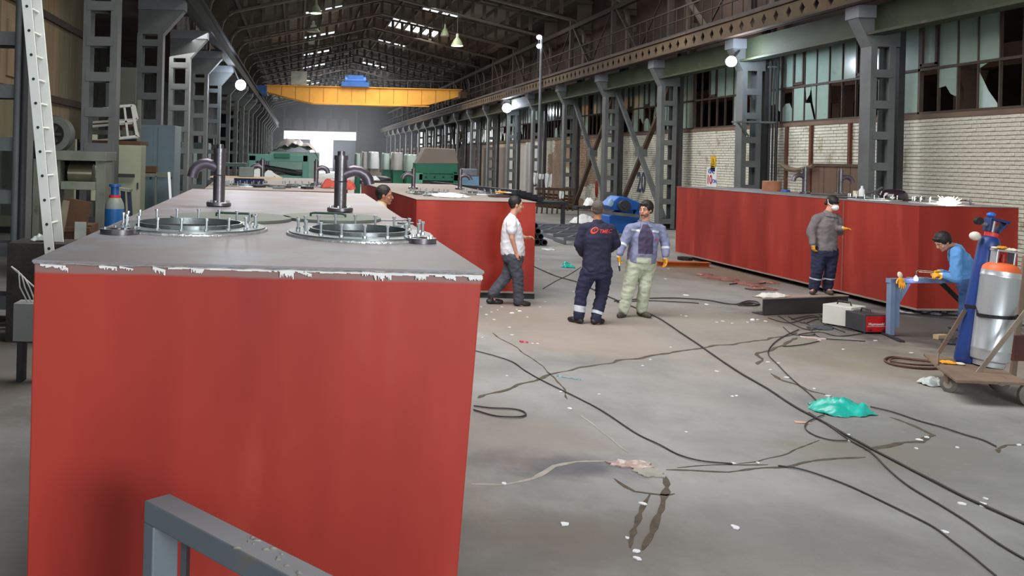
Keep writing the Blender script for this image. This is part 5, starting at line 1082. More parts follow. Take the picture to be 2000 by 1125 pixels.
# ---------- far machines on the hall floor
m_mg = M('machine_mint_green', (112, 172, 156), 0.5, 0, 0.12, 1.0); m_mg2 = M('machine_green', (38, 122, 92), 0.5, 0, 0.12, 1.0); m_tarp = M('grey_tarpaulin', (150, 138, 128), 0.8, 0, 0.08, 1.2, 0.1)
m_tarp_s = M('silvery_plastic_film', (176, 172, 170), 0.35, 0, 0.2, 1.2, 0.2)
t = pthing('roll_bending_machine', 'mint green frame machine with rolls beyond the far left tank', 'machine', 540, 46); O = t.location.copy()
prect(484, 303, 602, 314, 46, 1.2, org=O).build('top_beam', m_mg, t, bevel=0.03); prect(590, 303, 604, 352, 46, 1.2, org=O).build('right_post', m_mg, t, bevel=0.03); prect(484, 303, 500, 370, 46, 1.2, org=O).build('left_post', m_mg, t, bevel=0.03)
prect(484, 344, 604, 372, 46.2, 1.2, org=O).build('base', m_mg, t, bevel=0.03)
a_ = on_y(500, 325, 46.5)-O; b_ = on_y(590, 340, 46.5)-O
MB().cyl((a_.x, 0.5, a_.z), (b_.x, 0.5, b_.z), 0.16, n=14).build('roll', m_dark, t, smooth=40); MB().cyl((a_.x, 0.5, a_.z-0.3), (b_.x, 0.5, b_.z+0.1), 0.13, n=14).build('roll', M('dusty_roll', (110, 96, 88), 0.6), t, smooth=40)
prect(535, 300, 566, 308, 45.8, 0.5, org=O).build('gearbox', m_mg2, t, bevel=0.02)
t = pthing('covered_press', 'big pale green machine under plastic film in front of the far gate', 'machine', 570, 58); O = t.location.copy()
prect(524, 298, 624, 352, 58, 2.5, org=O).build('body', M('pale_green_machine', (150, 186, 176), 0.5, 0, 0.08, 0.6), t, bevel=0.06)
a_ = on_y(524, 300, 58)-O; b_ = on_y(622, 300, 58)-O
def fnt(u, v):
    x = a_.x+(b_.x-a_.x)*u; e = math.sin(PI*min(1, max(0, u)))**0.5; return (x, -0.1+2.6*v, a_.z-0.15+1.15*e*(0.75+0.5*noise.noise(Vector((u*4, v*3, 1))))+0.15*noise.noise(Vector((u*14, v*9, 4))))
MB().sheet(fnt, 26, 8, 0.03).build('plastic_film', m_tarp_s, t, smooth=60)
# group of covered machines right of the gate
m_pg = M('pale_mint_cover', (178, 196, 186), 0.6, 0, 0.12, 1.0)
def covered(px0, py0, px1, py1, y, mat, name, label, base=m_mg2):
    t = pthing(name, label, 'machine', (px0+px1)/2, y, group='film covered machines beyond the middle tank'); O = t.location.copy()
    px0 += 1.5; px1 -= 1.5; prect(px0, py0+(py1-py0)*0.55, px1, py1, y, 1.5, org=O).build('body', base, t, bevel=0.03)
    a = on_y(px0-1, py0, y)-O; b2 = on_y(px1+1, py0, y)-O; z1 = max(a.z, b2.z); z0 = (on_y(px0, py0+(py1-py0)*0.6, y)-O).z
    n = 20; mb = MB(); prof = []
    for i in range(n+1):
        u = i/n; ph = 2*PI*u; cx_ = math.cos(ph); sy = math.sin(ph); prof.append((abs(cx_)**0.5*(1 if cx_ > 0 else -1), abs(sy)**0.5*(1 if sy > 0 else -1)))
    rows = []
    for j in range(6):
        v = j/5; z = z0+(z1-z0)*v; k = 1-0.14*v*v; rows.append([((a.x+b2.x)/2+(b2.x-a.x)/2*k*px_*(1+0.06*math.sin(9*i+j)), 0.75+0.85*k*py_, z+0.05*math.sin(i*3)*v) for i, (px_, py_) in enumerate(prof[:-1])])
    for rw in rows: mb.v += rw
    m_ = len(rows[0])
    for j in range(5):
        for i in range(m_): mb.f.append((j*m_+i, j*m_+(i+1) % m_, (j+1)*m_+(i+1) % m_, (j+1)*m_+i))
    mb.f.append(tuple(5*m_+i for i in range(m_))); mb.build('film_cover', mat, t, smooth=60)
covered(694, 300, 706, 352, 52, m_pg, 'covered_machine', 'mint film-covered machine just right of the bright gate')
covered(708, 297, 719, 352, 52.5, m_tarp_s, 'covered_machine', 'narrow grey film-covered machine, second right of the gate')
covered(721, 298, 743, 350, 50, m_white, 'covered_machine', 'bright white covered machine right of the gate', m_tarp)
covered(748, 300, 764, 352, 51, m_pg, 'covered_machine', 'pale covered machine just right of the bright white one')
covered(766, 299, 790, 354, 50, m_tarp_s, 'covered_machine', 'wide film-covered machine with green base left of the press brake')
covered(792, 303, 818, 356, 49, m_pg, 'covered_machine', 'film-covered machine directly left of the green press brake')
t = pthing('press_brake', 'bright green press brake with a grey tarpaulin hood', 'machine', 855, 44); O = t.location.copy()
prect(811, 320, 894, 338, 44, 1.0, org=O).build('ram', m_mg2, t, bevel=0.02); prect(818, 341, 896, 352, 44, 1.0, org=O).build('bed', m_mg2, t, bevel=0.02); prect(811, 336, 826, 380, 44, 1.2, org=O).build('side_frame', m_mg, t, bevel=0.02); prect(885, 336, 898, 380, 44, 1.2, org=O).build('side_frame', m_mg2, t, bevel=0.02)
prect(818, 352, 896, 358, 44.1, 1.0, org=O).build('foot', m_dark, t)
for k in range(4): c_ = on_y(832+k*17, 346, 43.97)-O; MB().cyl((c_.x, -0.03, c_.z), (c_.x, 0.02, c_.z), 0.05, n=10).build('bolt', m_dark, t)
P = [on_y(*q, 43.9)-O for q in ((815, 320), (896, 320), (890, 291), (831, 288))]
mb = MB(); mb.v = [(p.x, -0.05, p.z) for p in P]+[(p.x, 1.3, p.z) for p in P]; mb.f = [(0, 1, 2, 3), (7, 6, 5, 4), (0, 4, 5, 1), (1, 5, 6, 2), (2, 6, 7, 3), (3, 7, 4, 0)]; mb.build('tarpaulin_hood', m_tarp, t, bevel=0.05)
t = pthing('lathe_machine', 'grey and blue machine right of the green press brake', 'machine', 920, 40); O = t.location.copy()
prect(903, 330, 934, 345, 40, 0.8, org=O).build('head', M('blue_grey_head', (112, 118, 128), 0.6), t, bevel=0.08); prect(902, 345, 936, 362, 40, 0.8, org=O).build('panel', M('faded_blue_panel', (110, 150, 180), 0.6, 0, 0.3, 2), t, bevel=0.02); prect(900, 362, 940, 385, 40, 0.9, org=O).build('base', m_dark, t, bevel=0.02)
t = pthing('work_table', 'dark table heaped with parts right of the covered machines', 'table', 732, 38); O = t.location.copy()
prect(706, 354, 765, 360, 38, 1.4, org=O).build('table_top', m_dark, t)
for px in (708, 760): prect(px, 358, px+4, 408, 38.1, 0.1, org=O).build('leg', m_dark, t)
MB().ell(on_y(745, 351, 38.6)-O, (0.45, 0.4, 0.16)).build('dark_heap', M('dark_parts', (40, 40, 48), 0.5), t, smooth=60)
p = on_y(728, 354, 38.4); crumple('white sheet heap on the dark table beyond the middle tank', 'white_sheet', 'cloth', (p.x, p.y, on_y(728, 353.5, 38).z+0.01), 0.65, 0.7, 0.16, m_white, 111, 0, 5, dome=1)
t = pthing('bench_long', 'green-topped bench left of the mint green machine', 'table', 455, 30); O = t.location.copy()
prect(435, 319, 480, 325, 30, 1.0, org=O).build('top', M('bench_dark_green', (48, 72, 64), 0.6), t)
for px in (438, 473): prect(px, 325, px+5, 440, 30.1, 0.1, org=O).build('leg', m_dark, t)
t = pthing('white_mesh_rack', 'white slanted panel with discs behind the second left tank', 'rack', 520, 38); O = t.location.copy()
c1_ = on_y(505, 340, 38)-O; c2_ = on_y(526, 342, 38)-O
MB().lathe([(0.24, 0), (0.24, 0.05)], tuple(c1_), 20, Matrix.Rotation(PI/2, 3, 'X')).build('disc', m_white, t); MB().lathe([(0.2, 0), (0.2, 0.05)], tuple(c2_), 20, Matrix.Rotation(PI/2, 3, 'X')).build('disc', m_white, t)
MB().beam(on_y(522, 334, 38.2)-O, on_y(556, 352, 38.2)-O, 0.1, 0.2, (0, 1, 0)).build('slanted_panel', m_white, t); prect(498, 348, 560, 352, 38.2, 0.3, org=O).build('shelf', m_steel, t)
for px in (500, 554): prect(px, 350, px+4, 408, 38.3, 0.1, org=O).build('leg', m_steel, t)
# ---------- mid right: bench with black bars, racks, pipes, blue machine
Yb = 33.0; t = pthing('steel_bench', 'dark steel bench stacked with black beams behind the middle tank', 'table', 1040, Yb); O = t.location.copy()
m_blk = M('black_bars', (40, 42, 46), 0.5, 0, 0.2, 2, 0.05)
a_ = on_z(1070, 398, 0.83)
for k, (px, py) in enumerate(((1068, 389), (1056, 385), (1046, 381), (1034, 378), (1024, 376))):
    c_ = on_y(px, py, 31.5)-O; MB().beam((c_.x-0.2, -1.5, c_.z-0.0), (c_.x-1.9, 7.0, c_.z+0.0), 0.2, 0.16).build('black_beam', m_blk, t)
MB().beam((0.3, -1.4, 0.9), (-0.9, 5.0, 0.9), 1.2, 0.1).build('table_top', m_blk, t)
for x, y in ((0.75, -1.2), (-0.3, -1.2), (-0.5, 4.4), (-1.5, 4.4)):
    MB().box(x-0.06, x+0.06, y-0.06, y+0.06, 0, 0.86).build('leg', m_dark, t); MB().ell((x, y, 0.05), (0.11, 0.11, 0.05)).build('foot', m_black, t, smooth=50)
t = thing('black_pipe_stack', 'x', 'pipe'); bpy.data.objects.remove(t)
ring_m = MB(); n = 16
for (rr, y) in ((0.085, 0), (0.085, 5.0), (0.066, 5.0), (0.066, 0)): ring_m.v += [(rr*math.cos(2*PI*i/n), y, rr*math.sin(2*PI*i/n)) for i in range(n)]
for q in range(4):
    for i in range(n): ring_m.f.append((q*n+i, q*n+(i+1) % n, ((q+1) % 4)*n+(i+1) % n, ((q+1) % 4)*n+i))
rme = ring_m.mesh('black_pipe', m_blk, 40); Yp = 25.5; bz = on_z(1065, 475).x; x0 = on_y(1070, 470, Yp).x; k = 0
for row in range(4):
    for c in range(9-row):
        o = bpy.data.objects.new('black_pipe', rme); COL.objects.link(o); o.location = (x0-0.09-0.175*c-0.0875*row, Yp+0.03*((c*7+row*3) % 4), 0.087+0.152*row)
        tag(o, 'black pipe of the stack, %s from the right in the %s row' % (ORD[c+1].replace('nearest', 'first'), ['bottom', 'second', 'third', 'top'][row]), 'pipe', 'stack of black pipes'); k += 1
# steel lattice frames on the floor
for i, (ya_, xs_, z_) in enumerate(((26.0, 0, 0.0), (27.4, -0.1, 0.0), (28.8, 0.1, 0.0), (30.2, 0.0, 0.0))):
    q = on_z(1072, 470); t = thing('lattice_frame', 'grey welded steel lattice frame lying flat behind the pipes, %s from the camera' % ORD[i+1], 'frame', (7.55+0.1*i, ya_, 0.01), 0.02*i, group='flat lattice frames')
    m_lat = M('lattice_grey', (96, 102, 110), 0.5, 0, 0.15, 2)
    for y in (0, 1.1): MB().box(0, 2.35, y, y+0.06, 0.1+0.0*i, 0.2).build('rail', m_lat, t)
    for k in range(4): MB().beam((0.05+k*0.56, 0.05, 0.15), (0.6+k*0.56, 1.1, 0.15), 0.07, 0.06).build('diagonal_bar', m_lat, t)
    for x in (0.0, 2.29): MB().box(x, x+0.06, 0, 1.1, 0, 0.1).build('foot_bar', m_lat, t)
# blue machine
Ym = 30.5; t = pthing('blue_bending_machine', 'blue tilted metal-working machine in front of the number 20', 'machine', 1218, Ym); O = t.location.copy()
m_bl = M('vivid_machine_blue', (22, 92, 176), 0.45, 0, 0.12, 2, 0.03)
MB().prism([(p_.x, p_.z) for p_ in [on_y(*q, Ym)-O for q in ((1190, 458), (1240, 455), (1238, 425), (1248, 398), (1190, 422))]], 'y', 0, 0.8).build('base', m_bl, t, bevel=0.02)
MB().prism([(p_.x, p_.z) for p_ in [on_y(*q, Ym-0.2)-O for q in ((1188, 402), (1210, 383), (1226, 386), (1250, 396), (1246, 410), (1215, 412), (1196, 410))]], 'y', -0.2, 0.7).build('head', m_bl, t, bevel=0.03)
c_ = on_y(1218, 402, Ym-0.3)-O; MB().cyl((c_.x, -0.45, c_.z), (c_.x, -0.1, c_.z), 0.19, n=20).cyl((c_.x, -0.5, c_.z), (c_.x, -0.45, c_.z), 0.1, n=16).build('motor', M('motor_dark', (50, 54, 60), 0.5), t, smooth=40)
a_ = on_y(1170, 414, Ym-0.4)-O; b_ = on_y(1248, 422, Ym-0.4)-O; MB().beam((a_.x, -0.45, a_.z), (b_.x, -0.45, b_.z), 0.1, 0.08, (0, 1, 0)).build('guide_bar', M('grey_guide_bar', (110, 112, 112), 0.5, 0.3), t)
prect(1235, 396, 1250, 455, Ym, 0.8, org=O).build('cabinet', m_bl, t, bevel=0.02)
c_ = on_y(1192, 396, Ym-0.25)-O; MB().ell((c_.x, -0.3, c_.z), (0.1, 0.05, 0.14)).build('guard', M('pale_blue_guard', (150, 186, 216), 0.5), t, smooth=50)
# stand with white sheets, rusty rack
t = pthing('roller_stand', 'thin dark stand left of the blue machine with pale papers', 'stand', 1150, 33); O = t.location.copy()
for px in (1128, 1168): prect(px, 405, px+3, 440, 33, 0.05, org=O).build('leg', m_dark, t)
prect(1126, 404, 1172, 408, 33, 0.5, org=O).build('top', m_dark, t); prect(1122, 438, 1140, 441, 33, 0.5, org=O).build('foot', m_dark, t)
p = on_y(1150, 404, 33.2); crumple('white papers heaped on the thin dark stand', 'paper_heap', 'paper', (p.x, p.y, p.z+0.03), 0.4, 0.4, 0.25, m_white, 121, 0, 6, dome=1)
p = on_y(1148, 420, 34.2); crumple('white sheet lying on the floor behind the thin dark stand', 'white_sheet', 'cloth', (p.x, 34.6, 0), 0.9, 0.9, 0.3, m_white, 122, 0, 5, dome=1)
t = pthing('rusty_rack', 'low rusty rack of steel bars along the wall behind the bench', 'rack', 1075, 41); O = t.location.copy()
prect(1046, 368, 1122, 371, 41, 0.1, org=O).build('top_rail', m_rust, t); prect(1046, 400, 1122, 403, 41, 0.1, org=O).build('bottom_rail', m_rust, t)
for k in range(8): MB().beam(on_y(1048+k*10, 412, 41)-O, on_y(1052+k*10, 369, 41)-O, 0.06, 0.06, (0, 1, 0)).build('upright', m_rust, t)
for k in range(5): MB().beam(on_y(1050, 378+k*6, 41.4)-O, on_y(1120, 384+k*6, 41.4)-O, 0.1, 0.08, (0, 1, 0)).build('stored_bar', m_brn, t)
for i, (x0_, y0_, x1_, y1_, lab) in enumerate(((1042, 338, 1050, 360, 'left white rag hanging on the pole behind the bench'), (1064, 340, 1078, 366, 'white torn sheet hanging right of the thin pole'), (1092, 374, 1101, 388, 'small white paper on the rusty rack'), (1052, 340, 1062, 350, 'short white rag tied on the thin pole'))):
    p = on_y((x0_+x1_)/2, (y0_+y1_)/2, 45.9 if i != 2 else 40.8); w_ = (x1_-x0_)/1800*p.y; h_ = (y1_-y0_)/1800*p.y
    def fn(u, v): return ((u-0.5)*w_*(1-0.2*v), 0.06*math.sin(u*9+v*3), -(v-0.5)*h_*(1+0.1*math.sin(u*7)))
    mb = MB(); A_ = [[fn(i_/8, j_/8) for j_ in range(9)] for i_ in range(9)]
    mb.v = [q for r0 in A_ for q in r0]+[(q[0], q[1]+0.02, q[2]) for r0 in A_ for q in r0]
    for i_ in range(8):
        for j_ in range(8):
            q = i_*9+j_; mb.f += [(q, q+9, q+10, q+1), (q+81, q+82, q+91, q+90)]
    for i_ in range(8):
        for q, s_ in ((i_*9, 9), (i_*9+8, 9), (i_, 1), (72+i_, 1)): mb.f.append((q, q+s_, q+s_+81, q+81))
    tag(mb.build('hanging_rag', m_white, loc=p, smooth=60), lab, 'rag')

def ground(t):
    """let the lowest edges of a standing thing reach the floor"""
    ch = [o for o in t.children if o.type == 'MESH']; zm = min(v.co.z for o in ch for v in o.data.vertices)
    if zm > 0.0001:
        for o in ch:
            for v in o.data.vertices:
                if v.co.z < zm+0.03: v.co.z = 0.0
for o in list(sc.objects):
    if o.parent is None and o.type == 'EMPTY' and o.name.split('.')[0] in ('covered_machine', 'covered_press', 'press_brake', 'roll_bending_machine', 'work_table', 'shelf_rack', 'tall_cabinet', 'brown_crate', 'lathe_machine', 'electrical_cabinet', 'sheet_machine', 'storage_shelf', 'white_mesh_rack', 'bench_long', 'rusty_rack', 'roller_stand', 'blue_bending_machine'): ground(o)
# ================================================================ PEOPLE
def cap(mb, p0, p1, r0, r1, n=12):
    """tapered capsule, closed, for the voxel union"""
    p0 = Vector(p0); p1 = Vector(p1); d = p1-p0
    if d.length < 1e-5: d = Vector((0, 0, 1e-4))
    L = d.length; d = d/L; P = []; R = []
    for k in range(4): a = PI/2*(k+0.15)/4; P.append(p0-d*(r0*math.cos(a))); R.append(r0*math.sin(a))
    P.append(p0); R.append(r0)
    P.append(p0+d*L); R.append(r1)
    for k in range(3, -1, -1): a = PI/2*(k+0.15)/4; P.append(p1+d*(r1*math.cos(a))); R.append(r1*math.sin(a))
    return mb.tube(P, R, n)
def loft(mb, secs, n=20):
    """secs: (centre, half width, half depth, width direction) from bottom to top, closed"""
    k0 = len(mb.v)
    for c, a, b, wd in secs:
        c = Vector(c); wd = Vector(wd).normalized(); dd = Vector((0, 0, 1)).cross(wd); 
        for j in range(n): t = 2*PI*j/n; mb.v.append(tuple(c+wd*(a*math.copysign(abs(math.cos(t))**0.85, math.cos(t)))+dd*(b*math.copysign(abs(math.sin(t))**0.85, math.sin(t)))))
    m = len(secs)
    for i in range(m-1):
        for j in range(n): mb.f.append((k0+i*n+j, k0+i*n+(j+1) % n, k0+(i+1)*n+(j+1) % n, k0+(i+1)*n+j))
    mb.f.append(tuple(k0+j for j in range(n))[::-1]); mb.f.append(tuple(k0+(m-1)*n+j for j in range(n))); return mb
def melt(mb, name, mat, parent, voxel, smooth=3, wrinkle=0.0, wfreq=14, seed=0, stretch=(1, 1, 1), org=None):
    """union of closed pieces by voxel remesh, smoothed, with cloth folds"""
    o = mb.build('tmp', mat); md = o.modifiers.new('r', 'REMESH'); md.mode = 'VOXEL'; md.voxel_size = voxel; md.use_smooth_shade = True
    sm_ = o.modifiers.new('s', 'SMOOTH'); sm_.factor = 0.5; sm_.iterations = smooth
    bpy.context.view_layer.update(); me = bpy.data.meshes.new_from_object(o.evaluated_get(bpy.context.evaluated_depsgraph_get()))
    bpy.data.objects.remove(o); me.name = name
    if wrinkle:
        nrm = [v.normal.copy() for v in me.vertices]
        for v, nn in zip(me.vertices, nrm):
            q = Vector((v.co.x*stretch[0], v.co.y*stretch[1], v.co.z*stretch[2]))*wfreq+Vector((seed, seed, 0))
            v.co += nn*(wrinkle*(1-2*abs(noise.noise(q)))+wrinkle*0.5*noise.noise(q*2.3))
    if org is not None:
        for v in me.vertices: v.co -= org
    me.materials.clear(); me.materials.append(mat); me.shade_smooth()
    ob = bpy.data.objects.new(name, me); COL.objects.link(ob); ob.parent = parent; return ob
m_skin = M('skin', (206, 150, 124), 0.55, 0, 0.06, 8); m_skin2 = M('skin_tan', (176, 122, 92), 0.55, 0, 0.06, 8)
m_hair = M('black_hair', (26, 20, 18), 0.6, 0, 0.2, 30, 0.3); m_hairg = M('greying_cropped_hair', (92, 82, 78), 0.8, 0, 0.2, 40, 0.3)
m_eye = M('eye_dark', (30, 22, 20), 0.3); m_lip = M('lip', (164, 96, 84), 0.6); m_eyew = M('eye_white', (226, 220, 214), 0.4)
def hand_prims(mb, wr_, dr_, palm, side, s=1.0, curl=0.5, gl=1.0):
    """palm and five curled fingers; dr_ = pointing direction, palm = palm facing normal, side = thumb side (+-1)"""
    d = Vector(dr_).normalized(); pn = Vector(palm); pn = (pn-d*pn.dot(d)).normalized(); ac = d.cross(pn).normalized()*side
    w_ = Vector(wr_)
    for k in (-0.026, -0.009, 0.009, 0.026): cap(mb, w_+ac*k*0.6*s, w_+d*0.085*s+ac*k*s, 0.019*s*gl, 0.0145*s*gl, 8)
    for k, L in zip((0.029, 0.010, -0.009, -0.027), (0.070, 0.080, 0.074, 0.056)):
        b0 = w_+d*0.085*s+ac*k*s; b1 = b0+(d*math.cos(curl*0.6)+pn*math.sin(curl*0.6))*L*0.45*s; b2 = b1+(d*math.cos(curl*1.4)+pn*math.sin(curl*1.4))*L*0.32*s; b3 = b2+(d*math.cos(curl*2.1)+pn*math.sin(curl*2.1))*L*0.25*s
        cap(mb, b0, b1, 0.0105*s*gl, 0.0095*s*gl, 8); cap(mb, b1, b2, 0.0095*s*gl, 0.009*s*gl, 8); cap(mb, b2, b3, 0.009*s*gl, 0.0075*s*gl, 8)
    t0 = w_+d*0.028*s+ac*0.028*s; t1_ = t0+(d*0.6+ac*0.75+pn*0.3).normalized()*0.045*s; t2_ = t1_+(d*0.9+ac*0.2+pn*0.5).normalized()*0.032*s
    cap(mb, t0, t1_, 0.014*s*gl, 0.0115*s*gl, 8); cap(mb, t1_, t2_, 0.0115*s*gl, 0.009*s*gl, 8)
def person(label, J, f, sc_=1.0, skin=m_skin, hair=m_hair, top=None, legs=None, shoe=None, sleeve='long', cuffs=None, gloves=None, torso=(0.19, 0.12, 0.16, 0.115), face=None, hairstyle='short', beard=False, belly=0.0, loose=1.0, root=None, hands=None, pose=None, curl=(0.6, 0.6)):
    """J: world joints. f: head facing vector"""
    V_ = {k: Vector(v) for k, v in J.items()}
    root = root or Vector(((V_['anL'].x+V_['anR'].x)/2, (V_['anL'].y+V_['anR'].y)/2, min(V_['anL'].z, V_['anR'].z)-0.08))
    t = thing('person', label, 'person', root); s = sc_
    hip = (V_['hiL']+V_['hiR'])/2; sho = (V_['shL']+V_['shR'])/2; hd = V_['head']; fw = Vector(f).normalized()
    sw = (V_['shR']-V_['shL']).normalized(); hw = (V_['hiR']-V_['hiL']).normalized(); tor = (sho-hip)
    W1, D1, W0, D0 = [q*s for q in torso]
    # ---- body, one continuous surface
    b = MB()
    loft(b, [(hip-Vector((0, 0, 0.06)), W0*0.9, D0*0.9, hw), (hip+tor*0.15, W0, D0, hw), (hip+tor*0.45, W0*0.92, D0*0.92, hw*0.6+sw*0.4), (hip+tor*0.75, W1*0.92, D1, sw), (hip+tor*0.97, W1*0.85, D1*0.8, sw), (sho+tor.normalized()*0.05, W1*0.4, D1*0.5, sw)])
    nk = sho+tor.normalized()*0.03; up_ = (hd-nk).normalized(); cap(b, nk-up_*0.03, nk.lerp(hd, 0.75), 0.062*s, 0.054*s)
    for q in 'LR':
        cap(b, V_['sh'+q]-Vector((0, 0, 0.02)), V_['el'+q], 0.05*s, 0.041*s); cap(b, V_['el'+q], V_['wr'+q], 0.041*s, 0.027*s); cap(b, sho.lerp(V_['sh'+q], 0.35), V_['sh'+q]-Vector((0, 0, 0.02)), 0.055*s, 0.05*s)
        cap(b, V_['hi'+q], V_['kn'+q], 0.085*s, 0.055*s); cap(b, V_['kn'+q], V_['an'+q], 0.055*s, 0.036*s); td = (V_['to'+q]-V_['an'+q]); cap(b, V_['an'+q]-Vector((0, 0, 0.03)), V_['an'+q].lerp(V_['to'+q], 0.7)-Vector((0, 0, 0.02)), 0.035*s, 0.03*s)
    # head
    rt = fw.cross(Vector((0, 0, 1))).normalized(); hu = rt.cross(fw).normalized(); HM = Matrix((rt, fw, hu)).transposed()
    def hp(x, y, z): return hd+HM@Vector((x, y, z))*s
    b.ell(hp(0, -0.008, 0.022), (0.078*s, 0.096*s, 0.098*s), HM, 20, 14); b.ell(hp(0, 0.022, -0.045), (0.056*s, 0.066*s, 0.07*s), HM, 16, 12)
    cap(b, hp(0, 0.05, -0.088), hp(0, 0.068, -0.092), 0.026*s, 0.02*s); cap(b, hp(0, 0.082, 0.012), hp(0, 0.104, -0.022), 0.011*s, 0.015*s, 10)
    for k in (-1, 1):
        b.ell(hp(k*0.079, -0.006, -0.005), (0.01*s, 0.021*s, 0.033*s), HM, 10, 8); cap(b, hp(k*0.016, 0.084, 0.022), hp(k*0.05, 0.07, 0.024), 0.011*s, 0.01*s, 8); b.ell(hp(k*0.04, 0.062, -0.028), (0.026*s, 0.022*s, 0.024*s), HM, 10, 8)
    cap(b, hp(-0.018, 0.082, -0.056), hp(0.018, 0.082, -0.056), 0.011*s, 0.011*s, 8)
    # hands
    for i, q in enumerate('LR'):
        dr_ = (V_['wr'+q]-V_['el'+q]).normalized(); hdir = hands[q][0] if hands and q in hands else dr_; pn = hands[q][1] if hands and q in hands else (sw if q == 'L' else -sw); sd_ = hands[q][2] if hands and q in hands else (1 if q == 'L' else -1)
        if not (gloves and q in gloves): hand_prims(b, V_['wr'+q], hdir, pn, sd_, s*0.98, curl[i])
        else: hand_prims(b, V_['wr'+q], hdir, pn, sd_, s*0.9, curl[i], 0.8)
    melt(b, 'body', skin, t, 0.0085, 2, org=root)
    # face details
    for k in (-1, 1):
        MB().ell(hp(k*0.033, 0.079, 0.005)-root, (0.013*s, 0.009*s, 0.0065*s), HM, 10, 6).build('eye', m_eyew, t, smooth=60)
        MB().ell(hp(k*0.033, 0.0855, 0.005)-root, (0.006*s, 0.004*s, 0.006*s), HM, 8, 6).build('iris', m_eye, t, smooth=60)
        MB().tube([hp(k*0.014, 0.096, 0.03)-root, hp(k*0.033, 0.093, 0.036)-root, hp(k*0.054, 0.078, 0.03)-root], [0.004*s, 0.005*s, 0.003*s], 6).build('eyebrow', m_hair, t, smooth=60)
    if not face: MB().tube([hp(-0.024, 0.086, -0.057)-root, hp(0, 0.095, -0.056)-root, hp(0.024, 0.086, -0.057)-root], [0.004*s, 0.007*s, 0.004*s], 6).build('mouth', m_lip, t, smooth=60)
    # hair
    h = MB()
    if hairstyle == 'cap':
        h.ell(hp(0, -0.012, 0.045), (0.092*s, 0.108*s, 0.092*s), HM, 20, 14); cap(h, hp(-0.06, -0.07, -0.03), hp(0.06, -0.07, -0.03), 0.03, 0.03)
        ho = melt(h, 'knitted_cap', m_hair, t, 0.008, 2, 0.0015, 60, org=root)
    else:
        tk = {'short': 0.012, 'crop': 0.004, 'full': 0.019}[hairstyle]
        h.ell(hp(0, -0.03, 0.043), ((0.078+tk)*s, (0.092+tk)*s, (0.086+tk)*s), HM, 20, 14); h.ell(hp(0, -0.055, -0.01), ((0.066+tk)*s, (0.045+tk)*s, 0.06*s), HM, 14, 10)
        if hairstyle == 'full': cap(h, hp(-0.045, 0.065, 0.092), hp(0.045, 0.07, 0.095), 0.012*s, 0.012*s); 
        for k in (-1, 1): cap(h, hp(k*0.074, 0.012, 0.02), hp(k*0.074, 0.005, -0.012), 0.012*s, 0.006*s, 8)
        ho = melt(h, 'hair', hair, t, 0.008, 2, 0.003, 40, org=root)
    if beard:
        h = MB(); h.ell(hp(0, 0.03, -0.066), (0.057*s, 0.062*s, 0.048*s), HM, 16, 10); melt(h, 'stubble', M('stubble', (140, 98, 82), 0.8, 0, 0.1, 40), t, 0.008, 2, org=root)
        MB().tube([hp(-0.024, 0.094, -0.057)-root, hp(0, 0.1, -0.056)-root, hp(0.024, 0.094, -0.057)-root], [0.004*s, 0.007*s, 0.004*s], 6).build('mouth', m_lip, t, smooth=60)
    if face == 'mask':
        k = MB(); k.ell(hp(0, 0.075, -0.042), (0.062*s, 0.06*s, 0.058*s), HM, 20, 14); melt(k, 'dust_mask', M('mask_white', (236, 238, 238), 0.6, 0, 0.02, 8), t, 0.008, 1, org=root)
        MB().tube([hp(-0.05, 0.06, -0.03)-root, hp(-0.088, 0.0, 0.0)-root, hp(-0.09, -0.03, 0.06)-root], 0.007*s, 6).build('mask_strap', m_white, t); MB().tube([hp(0.05, 0.06, -0.03)-root, hp(0.088, 0.0, 0.0)-root, hp(0.09, -0.03, 0.06)-root], 0.007*s, 6).build('mask_strap', m_white, t)
    # ---- trousers
    g = MB(); lo = 0.016*loose
    loft(g, [(hip-Vector((0, 0, 0.10)), W0*0.95+lo, D0+lo, hw), (hip, W0+lo, D0*1.08+lo, hw), (hip+tor*0.14, W0*0.98+lo, D0+lo*0.8, hw)])
    for q in 'LR':
        kk = V_['kn'+q]; an = V_['an'+q]
        cap(g, V_['hi'+q]-Vector((0, 0, 0.02)), kk, 0.096*s+lo, 0.064*s+lo, 16); cap(g, kk, an.lerp(kk, 0.08), 0.064*s+lo, 0.052*s+lo*1.1, 16)
    tro = melt(g, legs[1], legs[0], t, 0.014, 3, 0.012, 9, 3.3, (1, 1, 1.5), org=root)
    # ---- shoes
    for q in 'LR':
        an = V_['an'+q]; to = V_['to'+q]; k = MB(); zf = root.z; hd_ = Vector((to.x-an.x, to.y-an.y, 0)); hd_ = hd_.normalized() if hd_.length > 0 else Vector((0, 1, 0)); base = Vector((an.x, an.y, 0))-hd_*0.045
        k.ell(base+hd_*0.02+Vector((0, 0, zf+0.045)), (0.05*s, 0.065*s, 0.045), Matrix((hd_.cross(Vector((0, 0, 1))), hd_, Vector((0, 0, 1)))).transposed())
        cap(k, base+hd_*0.02+Vector((0, 0, zf+0.042)), base+hd_*0.21*s+Vector((0, 0, zf+0.035)), 0.042*s, 0.034*s, 14); cap(k, base+hd_*0.03+Vector((0, 0, zf+0.05)), an+Vector((0, 0, 0.03)), 0.046*s, 0.046*s, 12); cap(k, base+hd_*0.13+Vector((0, 0, zf+0.034)), base+hd_*0.17+Vector((0, 0, zf+0.034)), 0.05*s, 0.048*s, 12)
        so = melt(k, 'shoe', shoe, t, 0.009, 2)
        for v in so.data.vertices: v.co -= root; v.co.z = max(v.co.z, 0.002)
    # ---- upper garment
    u = MB(); lo = 0.014*loose
